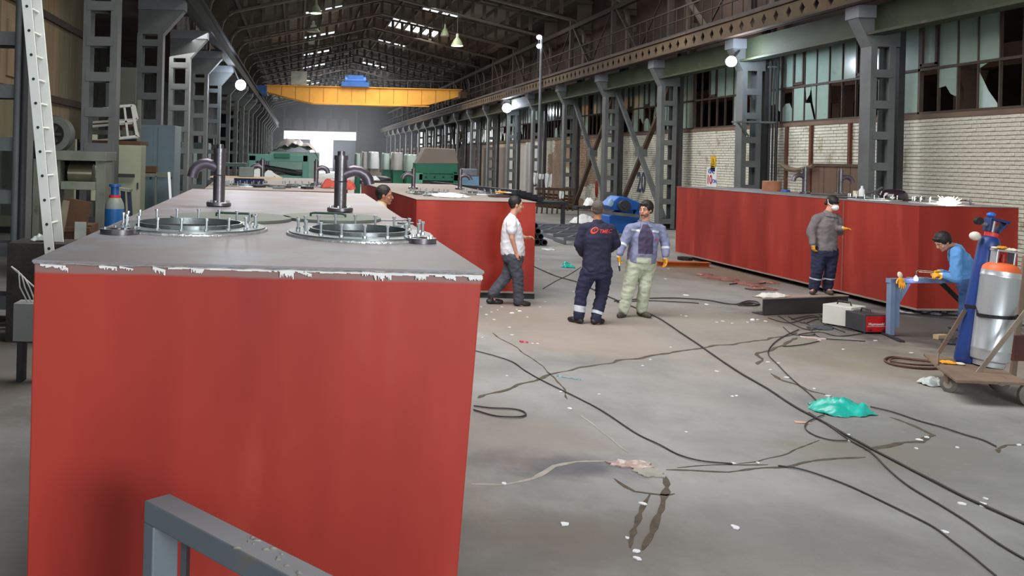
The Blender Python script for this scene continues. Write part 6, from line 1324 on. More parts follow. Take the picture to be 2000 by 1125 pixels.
    secs = [(hip+tor*0.0, W0+lo*1.6, D0*1.08+lo*1.4+belly*0.4, hw), (hip+tor*0.22+fw*0, W0+lo*1.6+belly*0.3, D0*1.06+lo+belly, hw), (hip+tor*0.45, W0*0.98+lo*1.4+belly*0.2, D0*1.0+lo+belly*0.8, hw*0.5+sw*0.5), (hip+tor*0.75, W1*0.97+lo, D1*1.03+lo, sw), (hip+tor*0.93, W1*0.84+lo, D1*0.85+lo, sw), (sho+tor.normalized()*0.05, W1*0.42, D1*0.6, sw)]
    loft(u, secs)
    for q in 'LR':
        cap(u, sho.lerp(V_['sh'+q], 0.3)+Vector((0, 0, 0.005)), V_['sh'+q]-Vector((0, 0, 0.022)), 0.062*s+lo*0.6, 0.054*s+lo, 14)
        if sleeve == 'long':
            cap(u, V_['sh'+q]-Vector((0, 0, 0.022)), V_['el'+q], 0.056*s+lo, 0.05*s+lo*0.9, 14); cap(u, V_['el'+q], V_['wr'+q].lerp(V_['el'+q], 0.06), 0.05*s+lo*0.9, 0.036*s+lo*0.7, 14)
        else: cap(u, V_['sh'+q]-Vector((0, 0, 0.02)), V_['sh'+q].lerp(V_['el'+q], 0.55), 0.062*s+lo, 0.058*s+lo, 14)
    if pose != 'noneck': cap(u, nk, nk+up_*0.035, 0.075*s, 0.068*s)
    shirt = melt(u, top[1], top[0], t, 0.013, 3, 0.009, 10, 7.7, org=root)
    # ---- gloves
    for q in (gloves or ''):
        i = 0 if q == 'L' else 1; k = MB(); dr_ = (V_['wr'+q]-V_['el'+q]).normalized(); hdir = hands[q][0] if hands and q in hands else dr_; pn = hands[q][1] if hands and q in hands else (sw if q == 'L' else -sw); sd_ = hands[q][2] if hands and q in hands else (1 if q == 'L' else -1)
        hand_prims(k, V_['wr'+q]+hdir*0.004, hdir, pn, sd_, s*1.04, curl[i], 1.18); melt(k, 'glove', m_glove, t, 0.006, 2, org=root)
        k = MB(); cap(k, V_['wr'+q]-dr_*0.05, V_['wr'+q]+hdir*0.03, 0.043*s, 0.038*s, 14); melt(k, 'glove_cuff', m_cuff, t, 0.008, 2, 0.001, 60, org=root)
    for o in t.children:
        pass
    return t, root, V_, shirt, tro
def band(t, root, c, axis_, r0, h, mat, name, flat=1.0, wd=None):
    """reflective band: short ring round a limb"""
    c = Vector(c)-root; a = Vector(axis_).normalized(); return c, a
def wrap_band(t, root, obj, p, axis_, h, mat, name, rmax=0.16, off=0.003, n=32, keep=None, arc=None):
    """band that hugs a garment: rays cast onto it around an axis"""
    bvh = BVHTree.FromPolygons([v.co for v in obj.data.vertices], [tuple(q.vertices) for q in obj.data.polygons]); a = Vector(axis_).normalized(); c = Vector(p)-root
    x = a.cross(Vector((0, 1, 0.01))).normalized(); y = a.cross(x); mb = MB(); rows = []
    for z in (-h/2, 0, h/2):
        rw = []
        for j in range(n):
            d = x*math.cos(2*PI*j/n)+y*math.sin(2*PI*j/n); o_ = c+a*z; hit = bvh.ray_cast(o_+d*rmax, -d, rmax)
            rw.append(((hit[0] if hit[0] else o_+d*rmax*0.5)+d*off, d))
        rows.append(rw)
    for rw in rows: mb.v += [tuple(q) for q, d in rw]
    for rw in rows: mb.v += [tuple(q-d*off*0.9) for q, d in rw]
    for i in range(2):
        for j in range(n):
            j2 = (j+1) % n; mb.f.append((i*n+j, i*n+j2, (i+1)*n+j2, (i+1)*n+j)); mb.f.append((3*n+i*n+j, 3*n+(i+1)*n+j, 3*n+(i+1)*n+j2, 3*n+i*n+j2))
    for j in range(n): j2 = (j+1) % n; mb.f.append((j, 3*n+j, 3*n+j2, j2)); mb.f.append((2*n+j, 2*n+j2, 5*n+j2, 5*n+j))
    return mb.build(name, mat, t, smooth=60)
def decal(t, root, obj, me, origin, right, upv, nrm, mat, name, off=0.003):
    """flat print pressed onto a garment from direction nrm"""
    bvh = BVHTree.FromPolygons([v.co for v in obj.data.vertices], [tuple(q.vertices) for q in obj.data.polygons])
    right = Vector(right).normalized(); upv = Vector(upv).normalized(); nrm = Vector(nrm).normalized(); o0 = Vector(origin)-root
    for v in me.vertices:
        q = o0+right*v.co.x+upv*v.co.y; hit = bvh.ray_cast(q+nrm*0.4, -nrm, 0.8); v.co = (hit[0] if hit[0] else q)+nrm*(off+max(0, v.co.z))
    me.materials.clear(); me.materials.append(mat); o = bpy.data.objects.new(name, me); COL.objects.link(o); o.parent = t; return o
def text_me(txt, size, bold=0.0):
    cu = bpy.data.curves.new('txt', 'FONT'); cu.body = txt; cu.size = size; cu.extrude = 0.0008; cu.align_x = 'CENTER'; cu.align_y = 'CENTER'; cu.offset = bold; cu.shear = 0.25
    o = bpy.data.objects.new('txt', cu); COL.objects.link(o); bpy.context.view_layer.update(); me = bpy.data.meshes.new_from_object(o.evaluated_get(bpy.context.evaluated_depsgraph_get())); bpy.data.objects.remove(o); return me
def grid_me(w_, h_, nx=14, ny=3, t=0.0008, fn=None):
    mb = MB(); mb.sheet(lambda u, v: ((u-0.5)*w_, (v-0.5)*h_*(fn(u) if fn else 1), t), nx, ny, t); return mb.mesh('g', m_white)
def taper_me():
    mb = MB(); mb.sheet(lambda u, v: ((u-0.5)*(0.235 if v < 0.62 else 0.235-0.15*((v-0.62)/0.38)), (v-0.5)*0.46, 0.003), 14, 22, 0.003); return mb.mesh('g', m_white)
def joints(Y, d):
    """d: name -> (px, py, depth offset)"""
    return {k: on_y(px, py, Y+dy) for k, (px, py, dy) in d.items()}
m_navy = M('navy_workwear', (38, 38, 62), 0.85, 0, 0.12, 6, 0.1); m_navyt = M('navy_trousers', (36, 38, 66), 0.85, 0, 0.12, 6, 0.1); m_refl = M('reflective_tape', (206, 212, 222), 0.4, 0.1)
m_blacks = M('black_shoe', (38, 36, 38), 0.5, 0, 0.15, 8); m_browns = M('brown_shoe', (74, 64, 58), 0.6, 0, 0.15, 8)
# --- man in navy, seen from behind
J = joints(13.4, dict(head=(1167, 409, 0.03), shL=(1141, 443, 0), shR=(1193, 444, 0), elL=(1130, 477, 0.02), wrL=(1137, 497, 0.2), elR=(1203, 476, 0.03), wrR=(1190, 489, 0.25), hiL=(1150, 529, 0), hiR=(1180, 529, 0), knL=(1136, 570, 0.03), anL=(1130, 621, 0), toL=(1116, 628, 0.12), knR=(1175, 576, 0.04), anR=(1163, 626, -0.05), toR=(1178, 632, 0.06)))
t, root, V_, sh_, tr_ = person('man in navy work overalls with red logo on the back, seen from behind', J, (0.22, 1, -0.02), 1.02, m_skin2, m_hairg, (m_navy, 'work_shirt'), (m_navyt, 'work_trousers'), m_blacks, hairstyle='crop', torso=(0.2, 0.12, 0.165, 0.12), loose=1.15, root=Vector((4.36, 13.4, 0)))
for q, zs in (('L', (0.30, 0.42)), ('R', (0.24,))):
    for f_ in zs: p = V_['an'+q].lerp(V_['kn'+q], f_ if q == 'L' else 0.30); wrap_band(t, root, tr_, p, V_['kn'+q]-V_['an'+q], 0.045, m_refl, 'reflective_band')
m_logo = M('logo_red', (212, 62, 40), 0.6)
c_ = on_y(1181, 451, 13.4); decal(t, root, sh_, text_me('TMEC', 0.072, 0.001), c_, (1, -0.0, 0), (0.02, 0, 1), (-0.25, -1, 0), m_logo, 'back_lettering')
mb = MB(); n = 28
for k in range(n):
    a0 = 2*PI*k/n; a1 = 2*PI*(k+1)/n
    def el2(a, r): x = 0.062*math.cos(a)*r; y = 0.04*math.sin(a)*r; return (x*0.85-y*0.55, x*0.55+y*0.85, 0.0008)
    ww = 0.66+0.14*math.cos(a0)
    mb.add([el2(a0, ww), el2(a1, ww), el2(a1, 1), el2(a0, 1)], [(0, 1, 2, 3)])
decal(t, root, sh_, mb.mesh('g', m_logo), on_y(1160, 449, 13.4), (1, 0, 0), (0, 0, 1), (-0.25, -1, 0), m_logo, 'back_emblem')
decal(t, root, sh_, text_me('C', 0.06, 0.0), on_y(1161, 449, 13.4), (1, 0, 0), (0, 0, 1), (-0.25, -1, 0), m_logo, 'back_emblem')
for s_ in (-1, 1): decal(t, root, tr_, grid_me(0.12, 0.13, 8, 8, 0.004), on_y(1167+s_*11, 540, 13.4), (1, 0, 0), (0, 0, 1), (-0.25, -1, 0), m_navyt, 'back_pocket', 0.002)
# --- man in grey-blue jacket
J = joints(14.15, dict(head=(1261, 410, -0.02), shL=(1231, 444, -0.06), shR=(1290, 445, 0.05), elL=(1219, 472, -0.05), wrL=(1209, 497, -0.14), elR=(1299, 473, 0.03), wrR=(1300, 500, -0.06), hiL=(1239, 513, -0.02), hiR=(1265, 513, 0.03), knL=(1229, 560, -0.05), anL=(1217, 609, -0.08), toL=(1206, 618, -0.26), knR=(1258, 562, -0.05), anR=(1253, 608, 0.0), toR=(1268, 615, -0.16)))
m_jack = M('grey_blue_jacket', (128, 132, 162), 0.85, 0, 0.12, 5, 0.1); m_khaki = M('pale_khaki', (188, 194, 172), 0.85, 0, 0.08, 5, 0.1)
t, root, V_, sh_, tr_ = person('man in grey-blue work jacket and pale trousers holding a small tool', J, (-0.72, -0.62, -0.08), 1.04, m_skin, m_hair, (m_jack, 'work_jacket'), (m_khaki, 'pale_trousers'), m_browns, hairstyle='full', beard=True, gloves='LR', torso=(0.215, 0.13, 0.175, 0.125), loose=1.25, belly=0.02, root=Vector((5.22, 14.15, 0)),
    hands={'L': (Vector((0, 0.05, -1)), Vector((1, 0, 0)), -1), 'R': (Vector((0.02, 0.0, -1)), Vector((-1, -0.2, 0)), 1)}, curl=(0.9, 0.35))
nrm = (-0.25, -1, 0.05)
decal(t, root, sh_, taper_me(), on_y(1259, 467, 14.15), (1, 0.1, 0), (0, 0, 1), nrm, M('dark_plum_sweater', (72, 62, 88), 0.9, 0, 0.1, 6), 'sweater', 0.002)
decal(t, root, sh_, grid_me(0.24, 0.05, 8, 4, 0.003), on_y(1256, 498, 14.15), (1, 0.1, 0), (0, 0, 1), nrm, M('grey_shirt_hem', (126, 130, 152), 0.85), 'shirt_hem', 0.004)
decal(t, root, sh_, grid_me(0.23, 0.1, 8, 6, 0.003), on_y(1255, 508, 14.15), (1, 0.1, 0), (0, 0, 1), nrm, m_khaki, 'trouser_front', 0.004)
for px, py, w_ in ((1239, 449, 0.13), (1279, 452, 0.12)): decal(t, root, sh_, grid_me(w_, 0.03, 8, 2, 0.002), on_y(px, py, 14.15), (1, 0.1, -0.1), (0, 0, 1), nrm, m_refl, 'reflective_strip', 0.004)
decal(t, root, sh_, grid_me(0.04, 0.035, 3, 3, 0.002), on_y(1281, 468, 14.15), (1, 0.1, 0), (0, 0, 1), nrm, M('badge_pink_red', (196, 92, 112), 0.6), 'chest_badge', 0.004)
for px in (1247, 1267): decal(t, root, sh_, grid_me(0.05, 0.11, 3, 6, 0.01), on_y(px, 436, 14.15), (1, 0.2 if px < 1255 else -0.1, 0), (0.25 if px < 1255 else -0.3, 0, 1), nrm, m_jack, 'collar_flap', 0.008)
wrap_band(t, root, sh_, V_['elR'].lerp(V_['wrR'], 0.45), V_['wrR']-V_['elR'], 0.035, m_refl, 'reflective_band', 0.12)
wrap_band(t, root, sh_, V_['elL'].lerp(V_['wrL'], 0.3), V_['wrL']-V_['elL'], 0.035, m_refl, 'reflective_band', 0.12)
q = V_['wrL']+Vector((0, 0, -0.11)); tl = thing('hand_tool', 'small steel chipping tool held in the left glove of the jacket man', 'tool', q)
MB().cyl((0.0, -0.01, 0.03), (0.0, -0.02, -0.06), 0.018, 0.016, 10).build('shaft', m_bolt, tl, smooth=40); MB().cyl((0, -0.02, -0.06), (0.01, -0.02, -0.14), 0.015, 0.01, 10).build('tip', m_dark, tl, smooth=40)
# --- walking man in white t-shirt
J = joints(14.9, dict(head=(1009, 400, 0), shL=(999, 430, 0.17), shR=(999, 432, -0.17), elL=(1013, 458, 0.26), wrL=(1026, 464, 0.24), elR=(1000, 465, -0.22), wrR=(1008, 493, -0.2), hiL=(1002, 499, 0.09), hiR=(1002, 499, -0.09), knR=(1012, 545, -0.08), anR=(1013, 590, -0.05), toR=(1035, 600, -0.02), knL=(990, 539, 0.09), anL=(960, 576, 0.1), toL=(972, 594, 0.12)))
m_tee = M('white_t_shirt', (226, 226, 232), 0.8, 0, 0.04, 5, 0.05); m_grt = M('dark_grey_trousers', (74, 76, 86), 0.85, 0, 0.12, 6, 0.1)
t, root, V_, sh_, tr_ = person('man in white t-shirt and dark grey trousers walking past the middle tank', J, (1, -0.12, -0.1), 1.03, m_skin, m_hair, (m_tee, 'white_t_shirt'), (m_grt, 'grey_trousers'), m_blacks, sleeve='short', hairstyle='short', torso=(0.19, 0.13, 0.16, 0.135), belly=0.025, loose=1.2, root=Vector((3.4, 14.9, 0)),
    hands={'R': (Vector((0.1, 0, -1)), Vector((0.6, 0.8, 0)), 1), 'L': (Vector((1, -0.2, 0.1)), Vector((0, -0.5, -1)), -1)}, curl=(0.7, 0.9))
# --- masked man on the beam
J = joints(15.15, dict(head=(1626, 397, -0.02), shL=(1596, 424, -0.02), shR=(1634, 424, 0.04), elL=(1584, 453, 0), wrL=(1588, 476, -0.08), elR=(1639, 452, 0.0), wrR=(1641, 446, -0.22), hiL=(1600, 489, 0), hiR=(1622, 489, 0.02), knL=(1596, 526, -0.04), anL=(1590, 563, 0), toL=(1584, 569, -0.16), knR=(1621, 526, -0.02), anR=(1616, 562, 0.02), toR=(1624, 568, -0.13)))
m_hood = M('grey_brown_sweatshirt', (118, 110, 112), 0.9, 0, 0.1, 6, 0.1)
t, root, V_, sh_, tr_ = person('man in grey sweatshirt, black knitted cap and white dust mask by the right tank', J, (0.22, -0.85, -0.35), 0.96, m_skin, m_hair, (m_hood, 'sweatshirt'), (m_navyt, 'work_trousers'), m_browns, hairstyle='cap', face='mask', gloves='LR', torso=(0.19, 0.13, 0.15, 0.12), loose=1.5, root=Vector((10.13, 15.15, 0.27+0.002)),
    hands={'R': (Vector((1, -0.25, 0.05)), Vector((0, 0, -1)), 1), 'L': (Vector((0.1, 0, -1)), Vector((1, 0, 0)), -1)}, curl=(0.8, 0.3))
for q in 'LR': wrap_band(t, root, tr_, V_['an'+q].lerp(V_['kn'+q], 0.52), V_['kn'+q]-V_['an'+q], 0.022, m_refl, 'reflective_band')
decal(t, root, sh_, grid_me(0.2, 0.07, 8, 4, 0.01), on_y(1618, 421, 15.15), (1, 0, -0.1), (0, 0, 1), (0, -1, 0.2), m_hood, 'collar', 0.01)
# --- bent worker cutting on the trestle
J = joints(12.75, dict(head=(1841, 473, -0.1), shL=(1873, 492, 0.12), shR=(1868, 489, -0.22), elL=(1862, 540, 0.12), wrL=(1838, 532, 0.08), elR=(1868, 544, -0.26), wrR=(1842, 538, -0.08), hiL=(1894, 556, 0.12), hiR=(1892, 556, -0.08), knL=(1886, 610, 0.1), anL=(1884, 664, 0.1), toL=(1866, 672, 0.0), knR=(1888, 612, -0.12), anR=(1888, 668, -0.1), toR=(1868, 676, -0.2)))
m_lb = M('light_blue_sweatshirt', (94, 150, 208), 0.85, 0, 0.1, 5, 0.1); m_jean = M('worn_blue_jeans', (58, 88, 132), 0.85, 0, 0.18, 6, 0.1)
t, root, V_, sh_, tr_ = person('man in light blue sweatshirt and jeans bending over the trestle with a torch', J, (-0.85, -0.1, -0.62), 0.98, m_skin, m_hair, (m_lb, 'blue_sweatshirt'), (m_jean, 'jeans'), m_browns, hairstyle='full', gloves='LR', torso=(0.16, 0.125, 0.13, 0.12), loose=1.15, root=Vector((9.25, 12.75, 0)),
    hands={'R': (Vector((-1, -0.05, 0.1)), Vector((0, 0.4, -1)), 1), 'L': (Vector((-1, 0.0, 0.05)), Vector((0, -0.4, -1)), -1)}, curl=(0.9, 0.9))
# --- man behind the near tank, only head and shoulders visible
Yh = 13.4
J = joints(Yh, dict(head=(752, 382, 0), shL=(742, 408, 0.17), shR=(743, 409, -0.18), elL=(742, 458, 0.24), wrL=(758, 486, 0.2), elR=(738, 460, -0.22), wrR=(752, 490, -0.2), hiL=(743, 500, 0.09), hiR=(743, 500, -0.09), knL=(752, 555, 0.09), anL=(735, 606, 0.1), toL=(752, 618, 0.1), knR=(738, 556, -0.09), anR=(728, 606, -0.1), toR=(746, 618, -0.1)))
for k in J:
    if k[:2] in ('an',): J[k].z = 0.09
    if k[:2] in ('to',): J[k].z = 0.03
t, root, V_, sh_, tr_ = person('man with short dark hair and beige shirt behind the near tank, facing right', J, (1, -0.25, -0.08), 1.12, m_skin2, m_hair, (M('beige_shirt', (196, 178, 150), 0.85, 0, 0.08, 6), 'beige_shirt'), (m_grt, 'grey_trousers'), m_blacks, hairstyle='short', torso=(0.2, 0.125, 0.16, 0.12), root=Vector(((J['anL'].x+J['anR'].x)/2, Yh, 0)))
# ================================================================ CABLES, DEBRIS, WALL SIGNS
def smooth_path(P, n=6):
    out = []
    for i in range(len(P)-1):
        p0 = P[max(i-1, 0)]; p1 = P[i]; p2 = P[i+1]; p3 = P[min(i+2, len(P)-1)]
        for k in range(n):
            t = k/n; out.append(0.5*((2*p1)+(p2-p0)*t+(2*p0-5*p1+4*p2-p3)*t*t+(3*p1-p0-3*p2+p3)*t**3))
    out.append(P[-1]); return out
m_cable = M('cable_rubber', (52, 49, 48), 0.6, 0, 0.15, 8)
m_hose = M('brown_hose', (96, 62, 52), 0.6, 0, 0.15, 8)
def cable(label, pts, r=0.011, mat=None, z=0.0, name='cable', lift=None):
    P = [on_z(px, py, 0) for px, py in pts]; S = smooth_path(P)
    S = [Vector((q.x, q.y, r+0.001+z+(0.004*noise.noise(q*4)+0.004 if z == 0 else 0))) for q in S]
    return tag(MB().tube(S, r, 7).build(name, mat or m_cable, smooth=60), label, 'cable' if name == 'cable' else 'hose')
cable('long thick black cable running from behind the jacket man to the right frame edge', [(1040, 520), (1085, 540), (1130, 553), (1180, 577), (1235, 600), (1285, 622), (1330, 652), (1362, 673), (1400, 700), (1445, 730), (1500, 762), (1550, 795), (1600, 822), (1640, 845), (1700, 878), (1780, 920), (1860, 962), (1930, 995), (2010, 1030)], 0.0095)
cable('long black cable forking downwards from the main cable to the lower right corner', [(1580, 808), (1620, 834), (1660, 862), (1700, 885), (1730, 915), (1765, 945), (1800, 968), (1850, 997), (1900, 1030), (1950, 1065), (2010, 1100)], 0.007, z=0.0)
cable('thin black cable from the near tank across to the crack in the floor', [(925, 686), (960, 695), (1000, 708), (1025, 725), (1060, 745), (1110, 770), (1160, 795), (1200, 820), (1240, 847), (1290, 872), (1330, 892), (1370, 903), (1430, 908)], 0.0062)
cable('thin black cable from the crack down to the bottom right corner of the frame', [(1520, 912), (1560, 918), (1610, 933), (1660, 952), (1710, 975), (1760, 1000), (1820, 1030), (1860, 1060), (1900, 1090), (1945, 1128)], 0.0062)
cable('thin cable running from the welding machines to the teal bag', [(1560, 645), (1520, 665), (1500, 690), (1520, 715), (1550, 745), (1580, 770), (1610, 800), (1640, 815)], 0.007)
cable('thin dark cable from the teal bag to the right', [(1700, 797), (1740, 806), (1790, 822), (1840, 837), (1880, 850), (1920, 862), (1945, 874)], 0.007)
cable('thin looped cable lying left of the teal bag', [(1610, 812), (1580, 825), (1572, 838), (1590, 852), (1625, 862), (1655, 863)], 0.006)
cable('cable loop lying beside the right side of the near tank', [(925, 795), (960, 799), (1000, 801), (1022, 806), (1026, 813), (1010, 817), (970, 815), (925, 803)], 0.008)
cable('thin cable crossing behind the legs of the man in navy', [(1060, 565), (1085, 550), (1110, 538), (1135, 522)], 0.006)
cable('pair of dark cables behind the jacket man towards the I-beam, upper one', [(1200, 590), (1260, 585), (1320, 584), (1380, 588), (1430, 596), (1470, 595)], 0.011)
cable('pair of dark cables behind the jacket man towards the I-beam, lower one', [(1205, 592), (1270, 589), (1340, 592), (1365, 594)], 0.009)
cable('small coil of black cable left of the dark I-beam', [(1440, 596), (1460, 590), (1480, 592), (1478, 598), (1455, 599), (1442, 597), (1465, 593), (1484, 597)], 0.012)
for i, pts in enumerate([[(1540, 620), (1570, 632), (1600, 625), (1640, 640), (1670, 648)], [(1520, 618), (1560, 640), (1590, 645), (1620, 630)], [(1560, 655), (1600, 650), (1640, 658), (1690, 652)], [(1500, 622), (1540, 632), (1580, 622), (1630, 620)],
                         [(1580, 640), (1600, 660), (1640, 665), (1690, 668)], [(1530, 640), (1550, 655), (1590, 655), (1575, 640)], [(1600, 615), (1625, 635), (1600, 645), (1570, 630)], [(1600, 668), (1560, 676), (1530, 678)], [(1545, 625), (1590, 618), (1610, 634), (1650, 650)]]):
    o = cable('tangled dark cable in front of the dark I-beam', pts, 0.007); o['group'] = 'tangle of cables before the I-beam'
p = on_z(1845, 712)
cable('brown hose loop lying left of the gas bottle cart, outer', [(1850, 722), (1800, 722), (1750, 716), (1728, 707), (1740, 700), (1780, 704), (1850, 712)], 0.013, m_hose, name='hose')
cable('brown hose loop lying left of the gas bottle cart, inner', [(1850, 718), (1800, 717), (1760, 713), (1738, 707), (1760, 704), (1850, 715)], 0.012, m_hose, z=0.012, name='hose')
cable('dark cable lying on the brown stain by the right tank', [(1425, 557), (1450, 554), (1480, 556), (1500, 552)], 0.011)
cable('dark cable lying on the brown stain nearer the I-beam', [(1455, 565), (1475, 568), (1500, 566), (1485, 562)], 0.011)
# wrench
pa = on_z(1093, 736); pb = on_z(1130, 742)
d = pb-pa; t = thing('spanner', 'pale blue-white open spanner lying on the concrete', 'wrench', pa, math.atan2(d.y, d.x)); L2 = d.length
m_sp = M('pale_blue_chrome', (168, 196, 206), 0.35, 0.4)
MB().box(0.01, L2-0.02, -0.008, 0.008, 0, 0.012).build('shank', m_sp, t, bevel=0.002)
MB().prism([(-0.03, 0.02), (0.0, 0.026), (0.025, 0.012), (0.025, -0.012), (0, -0.026), (-0.03, -0.02), (-0.006, -0.009), (-0.006, 0.009)], 'z', 0, 0.016).build('jaw', m_sp, t)
MB().lathe([(0.022, 0), (0.022, 0.016), (0.012, 0.016), (0.012, 0)], (L2, 0, 0), 16).build('ring_end', m_sp, t)
# paper and slag scraps on the floor
r = random.Random(17)
sm = [MB().prism([(0.03*math.cos(a)*k, 0.022*math.sin(a)*q) for a, k, q in [(2*PI*i/7, r.uniform(.6, 1.3), r.uniform(.6, 1.3)) for i in range(7)]], 'z', 0, 0.008).mesh('paper_scrap', m_white) for _ in range(5)]
spots = [(985, 946), (1430, 775), (1103, 1025), (1225, 1052), (1243, 1078), (1245, 1092), (1255, 985), (1432, 906), (1480, 905), (1657, 850), (1660, 862), (1435, 1031), (1340, 845), (1170, 771), (1113, 799), (1095, 766), (990, 735), (1270, 703), (1255, 715), (1310, 679), (1438, 774), (1400, 726),
         (1810, 855), (1795, 860), (1870, 875), (1790, 877), (1925, 975), (1920, 985), (1878, 985), (1920, 990), (1845, 1040), (1990, 870), (1780, 690), (1808, 696), (1647, 683), (1675, 667), (1710, 666), (1565, 658), (1600, 665), (1520, 710), (1505, 723), (1537, 738), (1617, 774), (1590, 760), (1500, 708), (1480, 625), (1495, 628),
         (1430, 632), (1412, 628), (1400, 630), (1330, 616), (1340, 618), (1460, 630), (1342, 577), (1305, 525), (1360, 520), (1300, 545), (995, 640), (1000, 655), (965, 625), (942, 660), (1040, 672), (1050, 672), (960, 610), (980, 600), (1010, 605), (1030, 620), (940, 600), (950, 615), (972, 606), (1055, 600), (1065, 590), (1180, 545), (1120, 570), (1070, 530), (1052, 507), (1150, 560)]
for i, (px, py) in enumerate(spots):
    p = on_z(px, py); o = bpy.data.objects.new('paper_scrap', sm[i % 5]); COL.objects.link(o); o.location = (p.x, p.y, 0.0015); o.rotation_euler = (0, 0, r.uniform(0, 6)); s = r.uniform(0.5, 1.1); o.scale = (s, s, 1)
    tag(o, 'tiny white scrap lying on the concrete floor', 'scrap', 'white scraps on the floor')
for i, (px, py, sx_, sy_) in enumerate([(1340, 577, .18, .12), (1470, 625, .25, .1), (1430, 545, .2, .2), (1000, 612, .12, .1), (1015, 608, .1, .1), (1380, 595, .12, .08)]):
    p = on_z(px, py); o = crumple('pale crumpled paper piece on the floor', 'crumpled_paper', 'paper', (p.x, p.y, 0), sx_*0.6, sy_*0.6, 0.02, m_white, 60+i, i, 12, nn=8); o['group'] = 'pale crumpled paper pieces'
lay('cardboard_piece', 'pinkish cardboard piece left of the teal bag', 'cardboard', MB().prism([(-0.07, -0.02), (0.07, -0.03), (0.06, 0.02), (-0.06, 0.035)], 'z', 0, 0.006), M('pink_cardboard', (204, 164, 146), 0.9), 1567, 826, 0)
lay('cardboard_piece', 'pinkish flat board piece in front of the cable tangle', 'cardboard', MB().prism([(-0.15, 0.06), (0.13, -0.06), (0.16, -0.01), (-0.1, 0.1)], 'z', 0, 0.014), M('pale_pink_board', (206, 180, 174), 0.9), 1590, 662, 0)
lay('cigarette_packet', 'small red and white packet on the concrete left of the man in navy', 'packet', MB().box(-0.05, 0.05, -0.02, 0.02, 0, 0.02), M('packet_red', (196, 40, 52), 0.5, 0, 0.1, 30, col2=(230, 220, 220), thr=0.52), 1023, 669, 0, -0.6)
p = on_z(1570, 638); crumple('flattened dark grey rag amid the cables', 'dark_rag', 'rag', (p.x+0.2, p.y-0.1, 0), 0.35, 0.3, 0.05, M('dark_grey_rag', (70, 74, 80), 0.9), 71, 0.3, 9)
# reddish debris under the right tank
m_deb = M('reddish_primer_flakes', (140, 92, 84), 0.9, 0, 0.25, 6, 0.2, col2=(196, 188, 180), thr=0.62)
for i, (px, py, s1_, s2_) in enumerate([(1395, 543, .5, .35), (1425, 547, .5, .4), (1460, 556, .6, .35), (1490, 565, .5, .3), (1375, 537, .4, .3), (1500, 552, .35, .3)]):
    p = on_z(px, py); o = crumple('reddish crumpled sheet debris along the right tank', 'sheet_debris', 'debris', (p.x, p.y, 0), s1_, s2_, 0.06, m_deb, 80+i, i, 8, nn=12); o['group'] = 'reddish debris along the right tank'
for i, px in enumerate(range(1775, 1900, 14)):
    p = on_z(px, 612+3*(i % 3)); o = crumple('pale and violet plastic scrap below the near end of the right tank', 'plastic_scrap', 'debris', (p.x, p.y+0.25, 0), 0.2, 0.2, 0.04, M('violet_grey_film', (140, 130, 152), 0.5, 0, 0.3, 8, col2=(196, 200, 190), thr=0.5) if i % 2 else m_clear, 90+i, i, 12, nn=8); o['group'] = 'scraps below the near end of the right tank'
lay('wooden_scrap', 'curved timber offcut behind the cart handle', 'timber', MB().obox((0, 0, 0.03), (0.2, 0.08, 0.06)), M('timber_tan', (186, 158, 122), 0.9), 1838, 662, 0, 0.3)
lay('black_dust', 'loose heap of black slag behind the cart', 'slag', MB().ell((0, 0, 0.02), (0.16, 0.1, 0.05)), m_dark, 1862, 672, 0)
lay('steel_strip', 'long dark steel strip lying on the sooty floor behind the trestle', 'strip', MB().beam((0, 0, 0.01), (1.6, -1.1, 0.01), 0.09, 0.02), m_dark, 1745, 612, 0)
# signs on the wall
ysn = 31.45
def wall_rot(): return (PI/2, 0, -PI/2)
def sign_at(px, py, w_, h_, mat, name, label, cat='sign'):
    p = on_x(px, py, XR-0.05); t = thing(name, label, cat, p)
    MB().box(-0.01, 0.01, -w_/2, w_/2, -h_/2, h_/2).build('board', mat, t, bevel=0.002); return t
ts = sign_at(1390, 346, 0.75, 0.66, M('sign_white', (226, 228, 228), 0.5, 0, 0.03, 3), 'load_sign', 'white crane load sign with VİNÇ 10 TON on the brick wall')
m_sb = M('sign_blue', (60, 84, 160), 0.5); m_sr = M('sign_red', (184, 44, 48), 0.5)
text_mesh('VİNÇ', 0.2, m_sb, 'lettering', ts, (-0.014, 0.02, 0.19), wall_rot(), 0.002, 0.006)
text_mesh('10', 0.42, m_sr, 'numerals', ts, (-0.014, 0.14, -0.1), wall_rot(), 0.002, 0.012)
text_mesh('TON', 0.17, m_sb, 'lettering', ts, (-0.014, -0.2, -0.14), wall_rot(), 0.002, 0.005)
ty = sign_at(1393, 320, 0.34, 0.52, M('sign_yellow', (222, 176, 36), 0.5, 0, 0.04, 3), 'warning_sign', 'small yellow warning sign above the white crane load sign')
MB().prism([(-0.13, -0.02), (0.13, -0.02), (0, 0.2)], 'x', -0.016, -0.011).build('triangle', M('sign_black', (34, 30, 20), 0.5), ty)
MB().prism([(-0.095, 0.0), (0.095, 0.0), (0, 0.165)], 'x', -0.019, -0.0165).build('triangle_field', M('sign_yellow', (222, 176, 36)), ty)
MB().box(-0.024, -0.02, -0.012, 0.012, 0.045, 0.1).box(-0.024, -0.02, -0.012, 0.012, 0.015, 0.03).build('exclamation_mark', M('sign_black', (34, 30, 20)), ty)
text_mesh('DİKKAT', 0.075, M('sign_black', (34, 30, 20)), 'lettering', ty, (-0.016, 0, -0.09), wall_rot(), 0.002, 0.002); text_mesh('VİNÇ', 0.075, M('sign_black', (34, 30, 20)), 'lettering', ty, (-0.016, 0, -0.18), wall_rot(), 0.002, 0.002)
p20 = on_x(1252, 358, XR-0.045)
